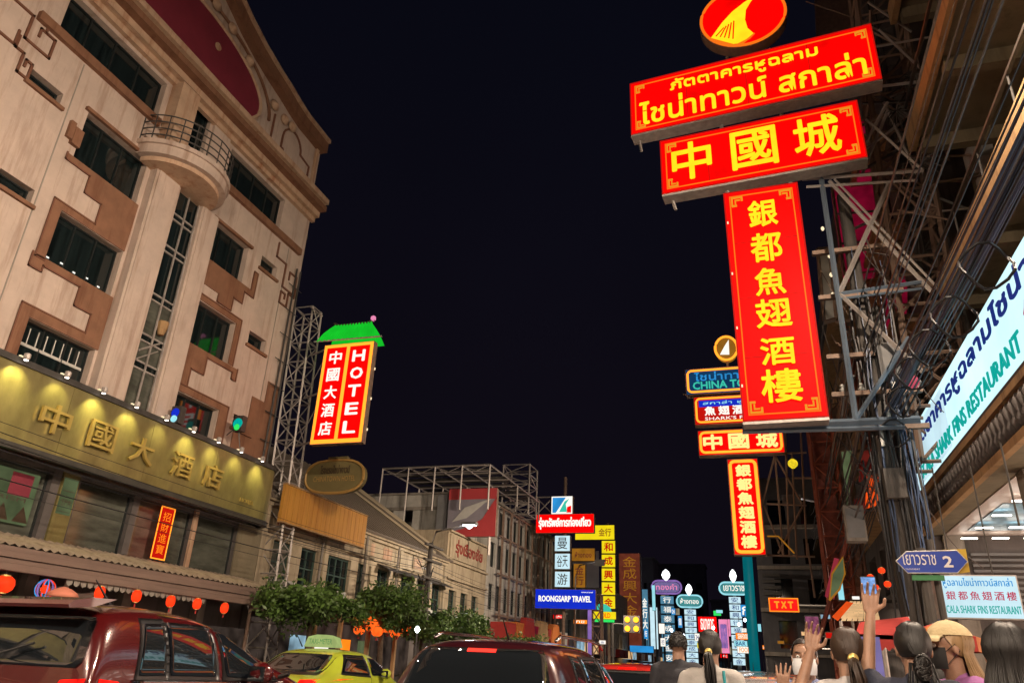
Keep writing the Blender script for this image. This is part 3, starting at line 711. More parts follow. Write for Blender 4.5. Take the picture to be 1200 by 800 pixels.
def oval_sign():
    y = 23; F = FY(y); t = thing('oval_sign', 'unlit faded oval board with dull golden rim on a bracket above the ochre board', 'sign', (-14.2, y, 6.9))
    c = at(392, 558, y=y); a = 1.18; b = .60
    pts = [(c.x+a*math.copysign(abs(math.cos(q))**.75, math.cos(q)), c.z+b*math.copysign(abs(math.sin(q))**.8, math.sin(q))) for q in [2*PI*i/40 for i in range(40)]]
    MB().poly(F, pts, -.25, 0).build('board', 'sign_olive', t)
    ring(F, pts, .02, .05).build('rim', 'sign_gold', t)
    lettering(t, F, 'โรงแรมไชน่าทาวน์', c.x-.6, c.x+.6, c.z+.1, c.z+.42, .005, 'dark_letter', .03, thick=.01)
    lettering(t, F, 'CHINATOWN HOTEL', c.x-.85, c.x+.85, c.z-.18, c.z+.02, .005, 'sign_gold', .02, thick=.01)
    MB().box(F, c.x-.4, c.x+.4, -.2, -.05, c.z+b, c.z+b+.14).build('crown_plate', 'sign_olive', t)
    beam((c.x-a, y+.1, c.z), (-16, y+.1, c.z+.1), .05, 'bracket', 'steel', t); beam((c.x-a, y+.1, c.z-.3), (-16, y+.1, c.z-.9), .04, 'bracket', 'steel', t)
oval_sign()

def spots():
    # two projector lamps lighting the wall above the fascia
    for (u, v), m, lab in (((208, 487), 'g_blue2', 'floodlight with blue and turquoise lens above the fascia'), ((281, 497), 'g_teal', 'floodlight with green and teal lens near the hotel corner')):
        c = at(u, v, x=-15.35); t = thing('floodlight', lab, 'floodlight', c)
        MB().box(FY(c.y), c.x-.16, c.x+.16, -.12, .1, c.z-.24, c.z+.26).build('housing', 'dark_steel', t)
        MB().lathe((c.x, c.y-.11, c.z+.06), [(.13, -.01), (.13, .02), (.1, .03)], 14, 'y').build('lens', 'g_blue', t) if m == 'g_blue2' else MB().lathe((c.x, c.y-.11, c.z), [(.17, -.01), (.17, .02), (.1, .03)], 14, 'y').build('lens', 'g_teal', t)
        MB().lathe((c.x, c.y-.12, c.z-.12), [(.10, -.01), (.10, .02)], 12, 'y').build('lens', 'g_cyan' if m == 'g_blue2' else 'g_leaf_green', t)
        beam(c, c+Vector((-.5, .1, -.3)), .02, 'bracket', 'dark_steel', t); beam(c+Vector((0, 0, -.2)), c+Vector((.1, .1, -.75)), .02, 'bracket', 'dark_steel', t)
spots()

# ================================================================= STREET LAMPS, MOST OF THEM ADDED
def lamp(x, y, h, side, label, group, power, col=(1, .79, .60), lens='g_lamp', hood=True, tilt=28, reach=1.6):
    t = thing('street_lamp', label, 'street lamp', (x, y, .13), group)
    MB().tube([(x, y, .13), (x, y, h-1.2), (x+side*.3, y, h-.3), (x+side*reach, y, h)], [.09, .06, .05, .04], 8).build('pole', 'steel', t, True)
    hx = x+side*(reach+.3)
    MB().box(WORLD, hx-.38, hx+.38, -y-.18, -y+.18, h+.0, h+.13).build('head', 'grey_paint', t)
    MB().box(WORLD, hx-.3, hx+.3, -y-.13, -y+.13, h-.03, h-.002).build('lens', lens, t)
    if hood: MB().box(WORLD, hx-.38, hx+.38, -y+.19, -y+.22, h-.35, h+.13).build('visor', 'grey_paint', t)  # screens the lens of the added lamps from the viewer
    if power:
        L = bpy.data.lights.new('lamp_light', 'AREA'); L.shape = 'RECTANGLE'; L.size = .6; L.size_y = .26; L.energy = power; L.color = col
        lo = link('lamp_light', L, t); lo.location = Vector((hx, y, h-.06))-wloc(t); lo.rotation_euler = (0, math.radians(tilt)*(-side)*-1*-1, 0)
    return t
NB = 'added lamps on the near side of the road'  # lamps added to light the hotel front and the left row
lamp(3.4, -9, 9.5, -1, 'lamp added on the right pavement well behind the viewer', NB, 8600, tilt=52)
lamp(3.4, -1.5, 9.5, -1, 'lamp added on the right pavement just behind the viewer', NB, 1500, tilt=54)
# more lamps added on the right to light the hotel and shophouses
lamp(4.3, 9, 12.2, -1, 'tall unseen lamp added on the right pavement beside the big red signs', NB, 5200, tilt=46, reach=.6)
lamp(3.4, 34, 8.6, -1, 'tall lamp added in the clutter beyond the second neon signs', NB, 7500, tilt=46)
lamp(3.4, 62, 8.6, -1, 'far lamp added on the right pavement', NB, 7500, tilt=46)
lamp(-13.2, -10, 9.5, 1, 'lamp added on the left pavement far behind the viewer', 'added lamps on the left behind the viewer', 3000, tilt=50)  # this lamp and the next are added to light the right building
lamp(-13.2, -2.5, 9.5, 1, 'lamp added on the left pavement just behind the viewer', 'added lamps on the left behind the viewer', 1500, tilt=54)
lamp(-13.4, 57, 9, 1, 'added lamp half hidden at the foot of the travel sign mast', 'street lamps', 5200, tilt=50)  # added to light the far grey block across the road
def left_lamp():
    q = at(550, 615, x=-13.2)
    t = lamp(-15.2, q.y, q.z, 1, 'street lamp with a glaring white lens in front of the red and grey billboard', 'street lamps', 260, (.85, .92, 1), hood=False, tilt=10, reach=1.7)
    MB().lathe((q.x, q.y, q.z-.05), [(.07, -.1), (.15, -.03), (.12, .05)], 12).build('bulb', 'g_lamp', t, True)
left_lamp()

# ================================================================= LEFT ROW OF SHOPHOUSES
def shophouses():
    F = FX(-16)
    t = thing('shophouse_row', 'cream old shophouse row with green framed windows and a big pitched roof beyond the hotel', 'building', (-16, 30, 0))
    holes = []; y = 22.5; k = 0
    ys = []
    while y < 37:
        w_ = 1.15 if k not in (2, 5) else 1.9
        holes.append((y, y+w_, 3.75, 5.15)); y += w_+.62; k += 1
    wall_holes(F, 21.5, 37.9, 3.0, 6.45, holes, .2, 6).build('wall', 'cream_wall', t)
    for i, h in enumerate(holes):
        window(t, F, *h, cols=2 if h[1]-h[0] < 1.5 else 4, rows=2, depth=.18, fm='frame_green', gm='win_glass' if i % 3 else 'green_glass', bar=.07)
        MB().box(F, h[0]-.1, h[1]+.1, .001, .09, 3.63, 3.74).build('sill', 'cream_wall', t)
    for z0, z1, d in ((5.42, 5.5, .08), (6.2, 6.32, .14), (6.34, 6.5, .24)):
        MB().box(F, 21.5, 37.9, .002, d, z0, z1).build('moulding', 'cream_wall', t)
    for u in (21.6, 25.7, 29.0, 32.2, 35.2, 37.6):
        MB().box(F, u, u+.28, .003, .12, 3.0, 6.19).build('pilaster', 'cream_wall', t)
    for u in (22.1, 24.0, 28.6, 30.3, 33.6):
        MB().box(F, u+.35, u+1.2, .001, .03, 5.6, 6.1).build('relief_panel', 'peach_trim', t)
    # pitched roof with sheet ribs and yellowish verge
    e0, e1 = Vector((-15.8, 21.6, 6.5)), Vector((-15.8, 38.2, 6.5)); r0, r1 = Vector((-22.8, 21.6, 11.0)), Vector((-22.8, 38.2, 11.0))
    MB().add([e0, e1, r1, r0, e0-Vector((0, 0, .1)), e1-Vector((0, 0, .1)), r1-Vector((0, 0, .1)), r0-Vector((0, 0, .1))], [(0, 1, 2, 3), (4, 7, 6, 5), (0, 4, 5, 1), (1, 5, 6, 2), (2, 6, 7, 3), (3, 7, 4, 0)]).build('roof', 'roof_tile', t)
    for i in range(34):
        f = (i+.5)/34; beam(e0.lerp(e1, f)+Vector((0, 0, .02)), r0.lerp(r1, f)+Vector((0, 0, .02)), .035, 'roof_rib', 'roof_tile', t)
    for s in (0, -.5, -2.3): beam(e1+Vector((0, s, .08)), r1+Vector((0, s, .08)), .10, 'verge', 'cream_wall', t)
    beam(e0+Vector((.05, 0, -.02)), e1+Vector((.05, 0, -.02)), .07, 'gutter', 'roof_tile', t, 6)
    # gable wall
    MB().add([(-16, 38.0, 6.4), (-22.8, 38.0, 6.4), (-22.8, 38.0, 10.9), (-16.0, 37.7, 6.4), (-22.8, 37.7, 6.4), (-22.8, 37.7, 10.9)], [(0, 1, 2), (3, 5, 4), (0, 2, 5, 3)]).build('gable', 'cream_wall', t)
    # dark little awnings over the far windows
    for h in holes[4:]:
        MB().add([F.p(h[0]-.15, .001, 5.36), F.p(h[1]+.15, .001, 5.36), F.p(h[1]+.2, .6, 5.12), F.p(h[0]-.2, .6, 5.12), F.p(h[0]-.2, .6, 5.06), F.p(h[1]+.2, .6, 5.06)], [(0, 1, 2, 3), (3, 2, 5, 4)]).build('window_hood', 'dark_steel', t)
    for u in (25.4, 28.8, 31.9): MB().tube([F.p(u, .16, 3.0), F.p(u, .16, 6.3)], .05, 6).build('drain_pipe', 'concrete', t)
    MB().box(FX(-15.2), 21.7, 37.9, -.7, 0.0, 2.75, 3.0).build('pavement_canopy', 'fascia', t)
    MB().box(FX(-16), 21.5, 37.9, -1, -.02, .13, 3.0).build('ground_floor_wall', 'dark_wall', t)
    for k in range(5): MB().box(FX(-16), 22+k*3.2, 24.6+k*3.2, -.018, .01, .3, 2.6).build('shop_opening', 'g_shop', t)
    for i in range(9):
        u = holes[min(i, len(holes)-1)][0]+.12; z = 3.28
        a = thing('air_conditioner', '%s air conditioner from the left under the shophouse windows' % ('first second third fourth fifth sixth seventh eighth ninth'.split()[i]), 'air conditioner', F.p(u+.4, .35, z), 'air conditioners under the shophouse windows')
        MB().box(F, u, u+.8, .15, .5, z, z+.55).build('body', 'white_plastic', a)
        MB().lathe(F.p(u+.34, .505, z+.28), [(.22, -.004), (.22, .008)], 14, 'x').build('fan_grille', 'dark_steel', a)
        MB().lathe(F.p(u+.34, .515, z+.28), [(.07, -.004), (.05, .008)], 10, 'x').build('fan_hub', 'white_plastic', a)
        MB().box(F, u-.02, u+.82, .0, .15, z-.04, z-.005).build('bracket', 'steel', a)
shophouses()

def ochre_board():
    F = FX(-15.25)
    t = thing('ochre_board', 'blank ochre billboard backed with ribbed sheet above the shophouse windows', 'billboard', (-15.3, 24, 5.6))
    u0, u1, w0, w1 = 21.6, 27.5, 5.62, 6.85
    n = 19
    for i in range(n):
        a = u0+(u1-u0)*i/n; MB().box(F, a+.008, a+(u1-u0)/n-.008, -.12, 0, w0, w1).build('board_plank', 'orange_board', t)
    MB().box(F, u0, u1, -.13, .04, w1, w1+.05).build('frame_rail', 'tan_trim', t); MB().box(F, u0, u1, -.13, .04, w0-.05, w0).build('frame_rail', 'tan_trim', t)
    for u in (22.5, 24.5, 26.5): beam(F.p(u, -.1, 5.8), F.p(u, -.75, 5.8), .03, 'bracket', 'steel', t)
ochre_board()

def slab_building():
    # pale slab wall set back behind the roof, with a rooftop steel frame
    t = thing('set_back_building', 'pale blank wall block with open steel rooftop frame behind the pitched roof', 'building', (-22, 41, 0))
    F = FY(40.5)
    a = at(440, 600, y=40.5); b = at(528, 600, y=40.5); zt = at(480, 580, y=40.5).z
    wall_holes(F, a.x-6, b.x+.4, 0, zt, [(a.x+.6, a.x+1.2, zt-2.4, zt-.9), (a.x+1.9, a.x+2.5, zt-2.4, zt-.9)], .2, 3.6).build('wall', 'white_wall', t)
    MB().box(F, a.x-6, b.x+.45, .001, .1, zt-.9, zt-.72).build('ledge', 'concrete', t); MB().box(F, a.x-6, b.x+.45, -.3, .14, zt, zt+.12).build('coping', 'concrete', t)
    MB().box(F, b.x-.7, b.x-.1, .001, .4, zt-3.2, zt-.1).build('duct', 'grey_paint', t)
    # rooftop frame
    c0 = at(447, 548, y=39); c1 = at(573, 543, y=39)
    x0, x1, zb = c0.x, c1.x, zt; z1 = (c0.z+c1.z)/2
    for k in range(5):
        x = x0+(x1-x0)*k/4
        for y in (39.2, 44.5, 49.5):
            beam((x, y, zb-(1.2 if y < 40 else 0)), (x, y, z1), .055, 'frame_post', 'steel', t)
        beam((x, 39.2, z1), (x, 49.5, z1), .05, 'frame_beam', 'steel', t)
    for y in (39.2, 41, 42.8, 44.5, 47, 49.5): beam((x0, y, z1), (x1, y, z1), .05, 'frame_beam', 'steel', t)
    for y in (39.2,): beam((x0, y, z1-.35), (x1, y, z1-.35), .03, 'frame_beam', 'steel', t)
    for k in range(8):
        xa = x0+(x1-x0)*k/8; xb = x0+(x1-x0)*(k+1)/8
        beam((xa, 39.2, z1-.35 if k % 2 else z1), (xb, 39.2, z1 if k % 2 else z1-.35), .02, 'frame_brace', 'steel', t)
    for k in range(10):
        y = 39.5+k; MB().box(FY(y), x0, x1, -.3, .3, z1+.05, z1+.07).build('roof_sheet', 'dark_steel', t)
slab_building()

def thai_sign_building():
    F = FX(-16); t = thing('corner_shop_building', 'cream corner building with maroon Thai lettering on its parapet', 'building', (-16, 41, 0))
    holes = [(38.6+i*1.75, 39.7+i*1.75, 3.6, 5.1) for i in range(3)]
    wall_holes(F, 37.95, 44.3, 3, 8.15, holes, .2, 7).build('wall', 'cream_wall', t)
    MB().box(F, 37.95, 44.3, -8, -.25, .1, 3.0).build('ground_floor_wall', 'dark_wall', t)
    for h in holes: window(t, F, *h, cols=2, rows=2, fm='frame_green')
    MB().box(F, 38.15, 44.0, .001, .1, 6.7, 7.95).build('name_board', 'cream_wall', t)
    lettering(t, F, 'รุ่งเรืองชัย', 38.9, 43.2, 6.85, 7.8, .101, 'red_letter', .03)
    for z in (5.6, 6.5, 8.05): MB().box(F, 37.95, 44.3, .001, .16, z, z+.1).build('moulding', 'cream_wall', t)
    for k in range(4): MB().box(F, 38+k*1.6, 39.2+k*1.6, .001, .5, 3.1, 3.4).build('shop_sign', ('red_cloth', 'orange_cloth', 'white_plastic')[k % 3], t)
thai_sign_building()

def grey_block():
    F = FX(-16); t = thing('grey_block', 'four storey grey block wrapped in bamboo like scaffolding behind the red billboard', 'building', (-16, 50, 0))
    holes = [(44.9+i*1.5, 45.9+i*1.5, z, z+1.5) for i in range(10) for z in (4.6, 7.1, 9.2)]
    wall_holes(F, 44.35, 60, 3, 11.1, holes, .25, 9).build('wall', 'white_wall', t)
    MB().box(F, 44.35, 60, -9, -.3, .1, 3.0).build('ground_floor_wall', 'dark_wall', t)
    for h in holes: window(t, F, *h, cols=2, depth=.2, bar=.05)
    MB().box(F, 44.35, 60, -.4, .2, 11.1, 11.25).build('coping', 'concrete', t)
    for k in range(9):
        u = 46+k*1.7; MB().box(F, u, u+.12, .3, .42, 3.2, 10.9).build('scaffold_pole', 'rust_steel', t)
    for z in (4.3, 6.7, 9.0, 10.8): MB().box(F, 45.5, 60, .3, .4, z, z+.1).build('scaffold_rail', 'rust_steel', t)
    cols = ['red_cloth', 'orange_cloth', 'white_plastic', 'magenta_panel', 'tan_trim']
    for k in range(8):
        u = 45+k*1.9; MB().box(F, u, u+1.7, .2, 1.3, 3.0+.15*(k % 3), 3.9+.12*(k % 2)).build('shop_sign', cols[k % 5], t)
    for k in range(3):
        MB().poly(F, [(48+k*3.4, 3.1), (50.8+k*3.4, 3.1), (50.2+k*3.4, 4.4), (48.6+k*3.4, 4.4)], 1.0, 1.4).build('shop_canopy', ('red_cloth', 'tan_trim', 'orange_cloth')[k], t)
grey_block()

def left_far_row():
    t = thing('far_left_row', 'distant dark row of buildings on the left beyond the yellow signs', 'building', (-16, 100, 0))
    F = FX(-16.5); y = 60.2
    rr = random.Random(5)
    for i, (ln, h) in enumerate(((12, 11), (14, 8.5), (13, 10), (16, 7), (18, 11), (25, 9))):
        holes = [(y+.8+k*2.2, y+2.0+k*2.2, z, z+1.5) for k in range(int(ln/2.3)) for z in (4, 7)[:1 if h < 8 else 2]]
        wall_holes(F, y, y+ln-.1, 0.1, h, holes, .25, 8).build('wall', ('dark_wall', 'far_wall', 'white_wall')[i % 3], t)
        for j, hh in enumerate(holes): MB().box(F, hh[0], hh[1], -.25, -.22, hh[2], hh[3]).build('window', 'win_glass' if rr.random() < .7 else 'g_shop', t)
        for k in range(int(ln/3)): MB().box(F, y+k*3+.2, y+k*3+2.6, .2, 1.2, 2.9, 3.7).build('shop_sign', rr.choice(['g_shop', 'red_cloth', 'g_cool', 'g_warm', 'orange_cloth']), t)
        y += ln
left_far_row()

def billboard():
    F = FY(40.0); a = at(527, 573, y=40.0); b = at(580, 628, y=40.0)
    t = thing('airline_billboard', 'red and grey billboard with a pale wing shape, behind the glaring street lamp', 'billboard', (a.x, 40.0, b.z))
    u0, u1, w0, w1 = a.x, b.x, b.z, a.z
    MB().box(F, u0, u1, -.3, -.01, w0, w1).build('case', 'rust_steel', t)
    g = mat('billboard_grey', (.27, .25, .29), .6, var=.15); r = mat('billboard_red', (.50, .055, .06), .6, var=.1)
    MB().box(F, u0, u1, -.009, 0, w0, w1).build('face_panel', g, t)
    MB().box(F, u0, u1, .001, .02, w1-.62, w1).build('top_band', r, t)
    q = lambda a_, b_: (u0+(u1-u0)*a_, w0+(w1-w0)*b_)
    MB().poly(F, [q(0, 0), q(1, 0), q(1, .8), q(.93, .7), q(.72, .35), q(.35, .16), q(0, .08)], .001, .02).build('swoosh', r, t)
    MB().poly(F, [q(.1, .3), q(.4, .38), q(.75, .68), q(.9, .78), q(.7, .72), q(.35, .6), q(.2, .42)], .003, .025).build('wing', 'white_plastic', t)
    for u in (u0+.4, u1-.4): beam((u, 40.2, w0), (u, 40.2, w0-1.0), .08, 'leg', 'steel', t)
billboard()

def left_mast():
    a = at(610, 548, y=49); t = thing('scaffold_tower', 'open steel lattice tower on the roof beside the blue and red bank logo', 'tower', (a.x, 49, 10.9))
    lattice(t, (a.x, 49), 1.9, 1.9, 10.9, a.z, 5, .055, 'steel')
left_mast()

def left_signs():
    def S(name, label, box, y, face, depth=.4, **k):
        a = at(box[0], (box[1]+box[3])/2, y=y); b = at(box[2], (box[1]+box[3])/2, y=y); c = at((box[0]+box[2])/2, box[1], y=y); d = at((box[0]+box[2])/2, box[3], y=y)
        F = FY(y); t = cabinet(name, label, 'sign', F, a.x, b.x, d.z, c.z, depth, face, **k); return t, F, a.x, b.x, d.z, c.z
    t, F, u0, u1, w0, w1 = S('logo_sign', 'small square lit sign with white wing logo on blue and red, topmost of its mast', (646, 581, 671, 602), 52, 'g_white')
    MB().poly(F, [(u0+.1, w0+.1), (u0+.1, w1-.1), (u1-.5, w1-.1), (u0+.35, w0+.1)], .001, .015).build('blue_field', 'g_blue2', t)
    MB().poly(F, [(u1-.45, w0+.1), (u1-.1, w0+.1), (u1-.1, w0+.6), (u1-.4, w0+.5)], .001, .015).build('red_field', 'g_red', t)
    MB().poly(F, [(u0+.6, w0+.15), (u0+1.0, w0+.9), (u1-.25, w1-.2), (u1-.5, w0+.7), (u1-.4, w0+.15)], .016, .03).build('wing_mark', 'g_mint', t)
    for k in range(3): beam((u0-.0-1.1*k, 52.2, w1-.1), (u0-1.1*(k+1), 52.2, w0+.1), .05, 'bracket', 'steel', t); beam((u0-1.1*k, 52.2, w0+.1), (u0-1.1*(k+1), 52.2, w1-.1), .04, 'bracket', 'steel', t)
    beam((u0, 52.2, w1), (u0-3.3, 52.2, w1), .05, 'bracket', 'steel', t); beam((u0, 52.2, w0), (u0-3.3, 52.2, w0), .05, 'bracket', 'steel', t)
    t, F, u0, u1, w0, w1 = S('red_thai_sign', 'long red lit sign with white Thai lettering over the stack of pale squares', (628, 602, 696, 624), 52, 'g_red')
    lettering(t, F, 'รุ่งทรัพย์การท่องเที่ยว', u0+.2, u1-.2, w0+.25, w1-.2, .002, 'g_white', .04, thick=.02)
    chars = [('曼', 'topmost pale blue square lightbox of three under the red Thai sign'), ('谷天', 'middle pale blue square lightbox of three under the red Thai sign'), ('游', 'lowest pale blue square lightbox just above the blue travel sign')]
    for i, (ch, lab) in enumerate(chars):
        t, F, u0, u1, w0, w1 = S('square_sign', lab, (650, 627+i*21, 668, 645.5+i*21), 52, 'g_cyanw', group='three pale square lightboxes')
        row_text(t, F, ch, u0+.15, u1-.15, w0+.15, w1-.15, .002, 'dark_letter', .0, .9)
    t, F, u0, u1, w0, w1 = S('travel_sign', 'blue lit sign reading ROONGSARP TRAVEL in white capitals', (627, 690, 698, 713), 52, 'g_blue')
    lettering(t, F, 'ROONGSARP TRAVEL', u0+.25, u1-.3, w0+.45, w1-.42, .002, 'g_white', .05)
    lettering(t, F, 'www.travel', u1-1.0, u1-.2, w1-.22, w1-.12, .002, 'g_white', .01)
    t, F, u0, u1, w0, w1 = S('yellow_header_sign', 'wide yellow lit sign partly behind the red Thai sign', (674, 615, 720, 632), 68, 'g_yel_panel')
    lettering(t, F, '金行', u0+2.2, u1-.3, w0+.3, w1-.3, .002, 'g_ochre', .02)
    for i, ch in enumerate('和成興大金'):
        t, F, u0, u1, w0, w1 = S('yellow_square_sign', '%s square of the yellow column with a red character' % ('topmost', 'second', 'middle', 'fourth', 'lowest')[i], (705, 633+i*16.2, 721, 648+i*16.2), 68, 'g_yel_panel', group='column of five yellow squares')
        lettering(t, F, ch, u0+.22, u1-.22, w0+.18, w1-.18, .002, 'g_red_dim', .03)
    t, F, u0, u1, w0, w1 = S('ochre_sign', 'dim orange sign right of the pale squares', (670, 642, 697, 657), 68, 'g_ochre')
    lettering(t, F, 'ห้างทอง', u0+.3, u1-.3, w0+.3, w1-.3, .002, 'g_brown', .02)
    t, F, u0, u1, w0, w1 = S('ochre_upright_sign', 'dim orange upright sign below the dim orange one', (672, 660, 686, 688), 68, 'g_ochre')
    column_text(t, F, '金行', u0+.15, u1-.15, w0+.15, w1-.15, .002, 'g_brown', .02)
    t, F, u0, u1, w0, w1 = S('yellow_green_sign', 'small yellow and green lit sign with a dome below the yellow column', (693, 716, 722, 725), 68, 'g_yel_panel')
    MB().box(F, u0+.3, u1-.2, -.3, .02, w0-.22, w0-.02).build('green_strip', 'g_leaf_green', t)
    MB().lathe(((u0+u1)/2-.1, 68, w1), [(.8, 0), (.7, .35), (.3, .6)], 12).build('dome', 'g_mint', t)
    lettering(t, F, 'GOLD', u0+.6, u1-.5, w0+.12, w1-.12, .002, 'g_red', .02)
    # mast carrying the near group
    a = at(701, 705, y=52.6); m = thing('sign_mast', 'violet lit lattice mast carrying the travel sign column', 'mast', (a.x, 52.8, .1))
    lattice(m, (a.x-.3, 53.5), .7, .6, .1, 6.3, 6, .05, 'rust_steel')
    MB().box(FY(52.7), a.x-.75, a.x-.5, -.1, 0, .2, 5.6).build('violet_tube', 'g_purple', m)
    a = at(662, 640, y=53); MB().tube([(a.x, 52.9, .1), (a.x, 52.9, 14.5)], .12, 8).build('post', 'rust_steel', m)
    a = at(713, 700, y=68.6); m = thing('sign_post', 'dark post carrying the yellow column', 'post', (a.x, 68.6, .1)); MB().tube([(a.x, 68.7, .1), (a.x, 68.7, 14)], .14, 8).build('pole', 'rust_steel', m)
    MB().box(FY(68.8), a.x-4.4, a.x-.9, -.1, 0, 8.3, 11.5).build('backing_board', 'far_wall', m)
    # brown tower sign
    t, F, u0, u1, w0, w1 = S('brown_tower_sign', 'tall unlit brown upright sign with faint characters behind the traffic lights', (726, 648, 751, 757), 100, 'g_brown', depth=.9)  # unlit face given a dim glow in place of light on it
    column_text(t, F, '金成興大金行', u0+.5, u1-.5, w0+2.0, w1-.3, .01, 'g_ochre', .0)
    for du in (0, 1.6): MB().box(F, u0-.12+du*(u1-u0+.12)/1.6, u0+du*(u1-u0+.12)/1.6, -.5, .05, w0, w1).build('side_edge', 'steel', t)
    # amber lights
    t = thing('traffic_light', 'two by two cluster of glowing amber traffic lights', 'traffic light', at(741, 731, y=60))
    c = at(741, 731, y=60)
    MB().box(FY(60), c.x-.62, c.x+.62, .02, .3, c.z-.6, c.z+.6).build('housing', 'dark_steel', t)
    for sx_ in (-.33, .33):
        for sz in (-.32, .32): MB().lathe((c.x+sx_, 59.68, c.z+sz), [(.21, -.02), (.21, .02)], 12, 'y').build('lens', 'g_amber', t)
    beam((c.x-1.5, 60, 0.1), (c.x-1.5, 60, c.z), .08, 'pole', 'dark_steel', t); beam((c.x-1.5, 60, c.z), (c.x, 60, c.z), .05, 'arm', 'dark_steel', t)
left_signs()

# ================================================================= FAR MIDDLE
def far_columns():
    def totem(u, vtop, vcap0, vcap1, half, y, capm, sqm, txt, label, nsq, globe, capw):
        c = at(u, 765, y=y); zt = at(u, vtop, y=y).z; z1 = at(u, vcap0, y=y).z; z0 = at(u, vcap1, y=y).z; s = y/867
        t = thing('neon_totem', label, 'neon sign', (c.x, y, .1), 'round topped neon totems down the street')
        F = FY(y); hw = half*s; cw = capw*s; X = at(u, (vcap0+vcap1)/2, y=y).x
        pts = round_box(F, X-cw, X+cw, z0, z1, (z1-z0)*.48)
        MB().poly(F, pts, -.5, 0).build('cap_board', 'case_dark', t)
        ring(F, pts, .04, .14).build('cap_outline', capm, t)
        MB().poly(F, [(X+(p[0]-X)*.9, (z0+z1)/2+(p[1]-(z0+z1)/2)*.8) for p in pts], .001, .03).build('cap_face', {'g_purple': 'g_violet_dim'}.get(capm, 'g_teal_dim'), t)
        lettering(t, F, txt, X-cw*.72, X+cw*.72, z0+(z1-z0)*.28, z1-(z1-z0)*.25, .05, 'g_white' if capm != 'g_purple' else 'g_pink', .02)
        MB().lathe((X, y-.2, (zt+z1)/2), [(.1, -(zt-z1)/2), ((zt-z1)*.3*globe, -(zt-z1)*.25), ((zt-z1)*.4*globe, 0), ((zt-z1)*.28*globe, (zt-z1)*.3), (.08, (zt-z1)/2)], 12).build('globe', 'g_globe', t, True)
        zb = 3.0; top = z0-.25
        MB().box(F, X-.25, X+.25, -.5, -.25, .1, top+.3).build('post', 'steel', t)
        h = (top-zb)/nsq
        for i in range(nsq):
            MB().box(F, X-hw, X+hw, -.2, 0, zb+h*i+h*.08, zb+h*(i+1)-h*.1).build('square_board', sqm, t)
            lettering(t, F, '金行大興成和泰安福'[(i*2+nsq) % 9], X-hw*.6, X+hw*.6, zb+h*i+h*.18, zb+h*(i+1)-h*.2, .004, 'g_navy' if sqm != 'g_dark_cyan' else 'g_white', .01)
        return t
    M['case_dark'] = mat('dark_case', (.03, .04, .05), .5, var=.1)
    M['g_globe'] = glow('white_globe', (.95, 1, 1), 3.0); M['g_teal_dim'] = glow('teal_cap', (.10, .45, .46), .6, .2)
    M['g_dark_cyan'] = glow('dim_cyan_square', (.10, .28, .42), .8, .5, .7)
    totem(781, 667, 680, 695, 7, 120, 'g_purple', 'g_dark_cyan', 'ทองคำ', 'leftmost neon totem with purple cap and white globe over dim blue squares', 7, 1.0, 16)
    totem(808, 684, 697, 711, 6, 130, 'g_cyan', 'g_cyanw', 'ห้างทอง', 'middle neon totem with teal cap, lower than its neighbours', 9, .8, 13.5)
    totem(860, 667, 682, 696, 6, 120, 'g_cyan', 'g_cyanw', 'เยาวราช', 'right neon totem with teal cap beside the teal pole', 9, .7, 15)
    rr = random.Random(11)
    def S(name, label, box, y, face, txt=None, tm='g_white', rim=None, vert=False):
        a = at(box[0], (box[1]+box[3])/2, y=y); b = at(box[2], (box[1]+box[3])/2, y=y); c = at((box[0]+box[2])/2, box[1], y=y); d = at((box[0]+box[2])/2, box[3], y=y)
        F = FY(y); t = cabinet(name, label, 'sign', F, a.x, b.x, d.z, c.z, .4, face)
        if txt: (column_text if vert else lettering)(t, F, txt, a.x+(b.x-a.x)*.14, b.x-(b.x-a.x)*.14, d.z+(c.z-d.z)*.14, c.z-(c.z-d.z)*.14, .004, tm, .02)
        beam((b.x-.2, y+.4, .1), (b.x-.2, y+.4, c.z), .08, 'post', 'dark_steel', t)
        return t
    S('white_strip_sign', 'tall narrow white lit strip left of the purple capped totem', (762, 711, 771, 760), 110, 'g_cyanw')
    S('dark_strip_sign', 'dim glass grid strip at the edge of the brown tower sign', (752, 690, 760, 760), 115, 'g_dark_cyan', '金行大金', vert=True)
    S('red_bank_sign', 'red lit sign with a small spire right of the middle totem', (818, 722, 840, 740), 90, 'g_red', 'ธนาคาร')
    S('pink_upright_sign', 'pink lit upright board right of the red sign', (843, 725, 854, 765), 88, 'g_pink', 'เยาวราช', 'g_purple', vert=False)
    S('white_lower_sign', 'small white lit board low in front of the purple capped totem', (772, 730, 779, 742), 100, 'g_white')
    S('blue_square_sign', 'small blue lit square right of the teal capped totem', (868, 708, 880, 722), 95, 'g_blue2', 'ก')
    S('orange_white_sign', 'stacked orange and white signs below the teal capped totem', (862, 741, 880, 749), 70, 'g_orange', 'SEAFOOD')
    S('white_orange_sign', 'white oval sign with orange print under the orange sign', (864, 757, 882, 765), 62, 'g_white', 'FOOD', 'g_orange')
    S('cyan_small_sign', 'small cyan sign between the orange and the white ones', (860, 750, 876, 757), 66, 'g_cyan', 'BAR', 'g_navy')
    S('green_small_sign', 'tiny green lit sign above the red one', (836, 715, 845, 721), 100, 'g_leaf_green')
    S('blue_banner', 'long blue hoarding low down beside the brown tower sign', (738, 756, 766, 764), 80, 'g_blue2')
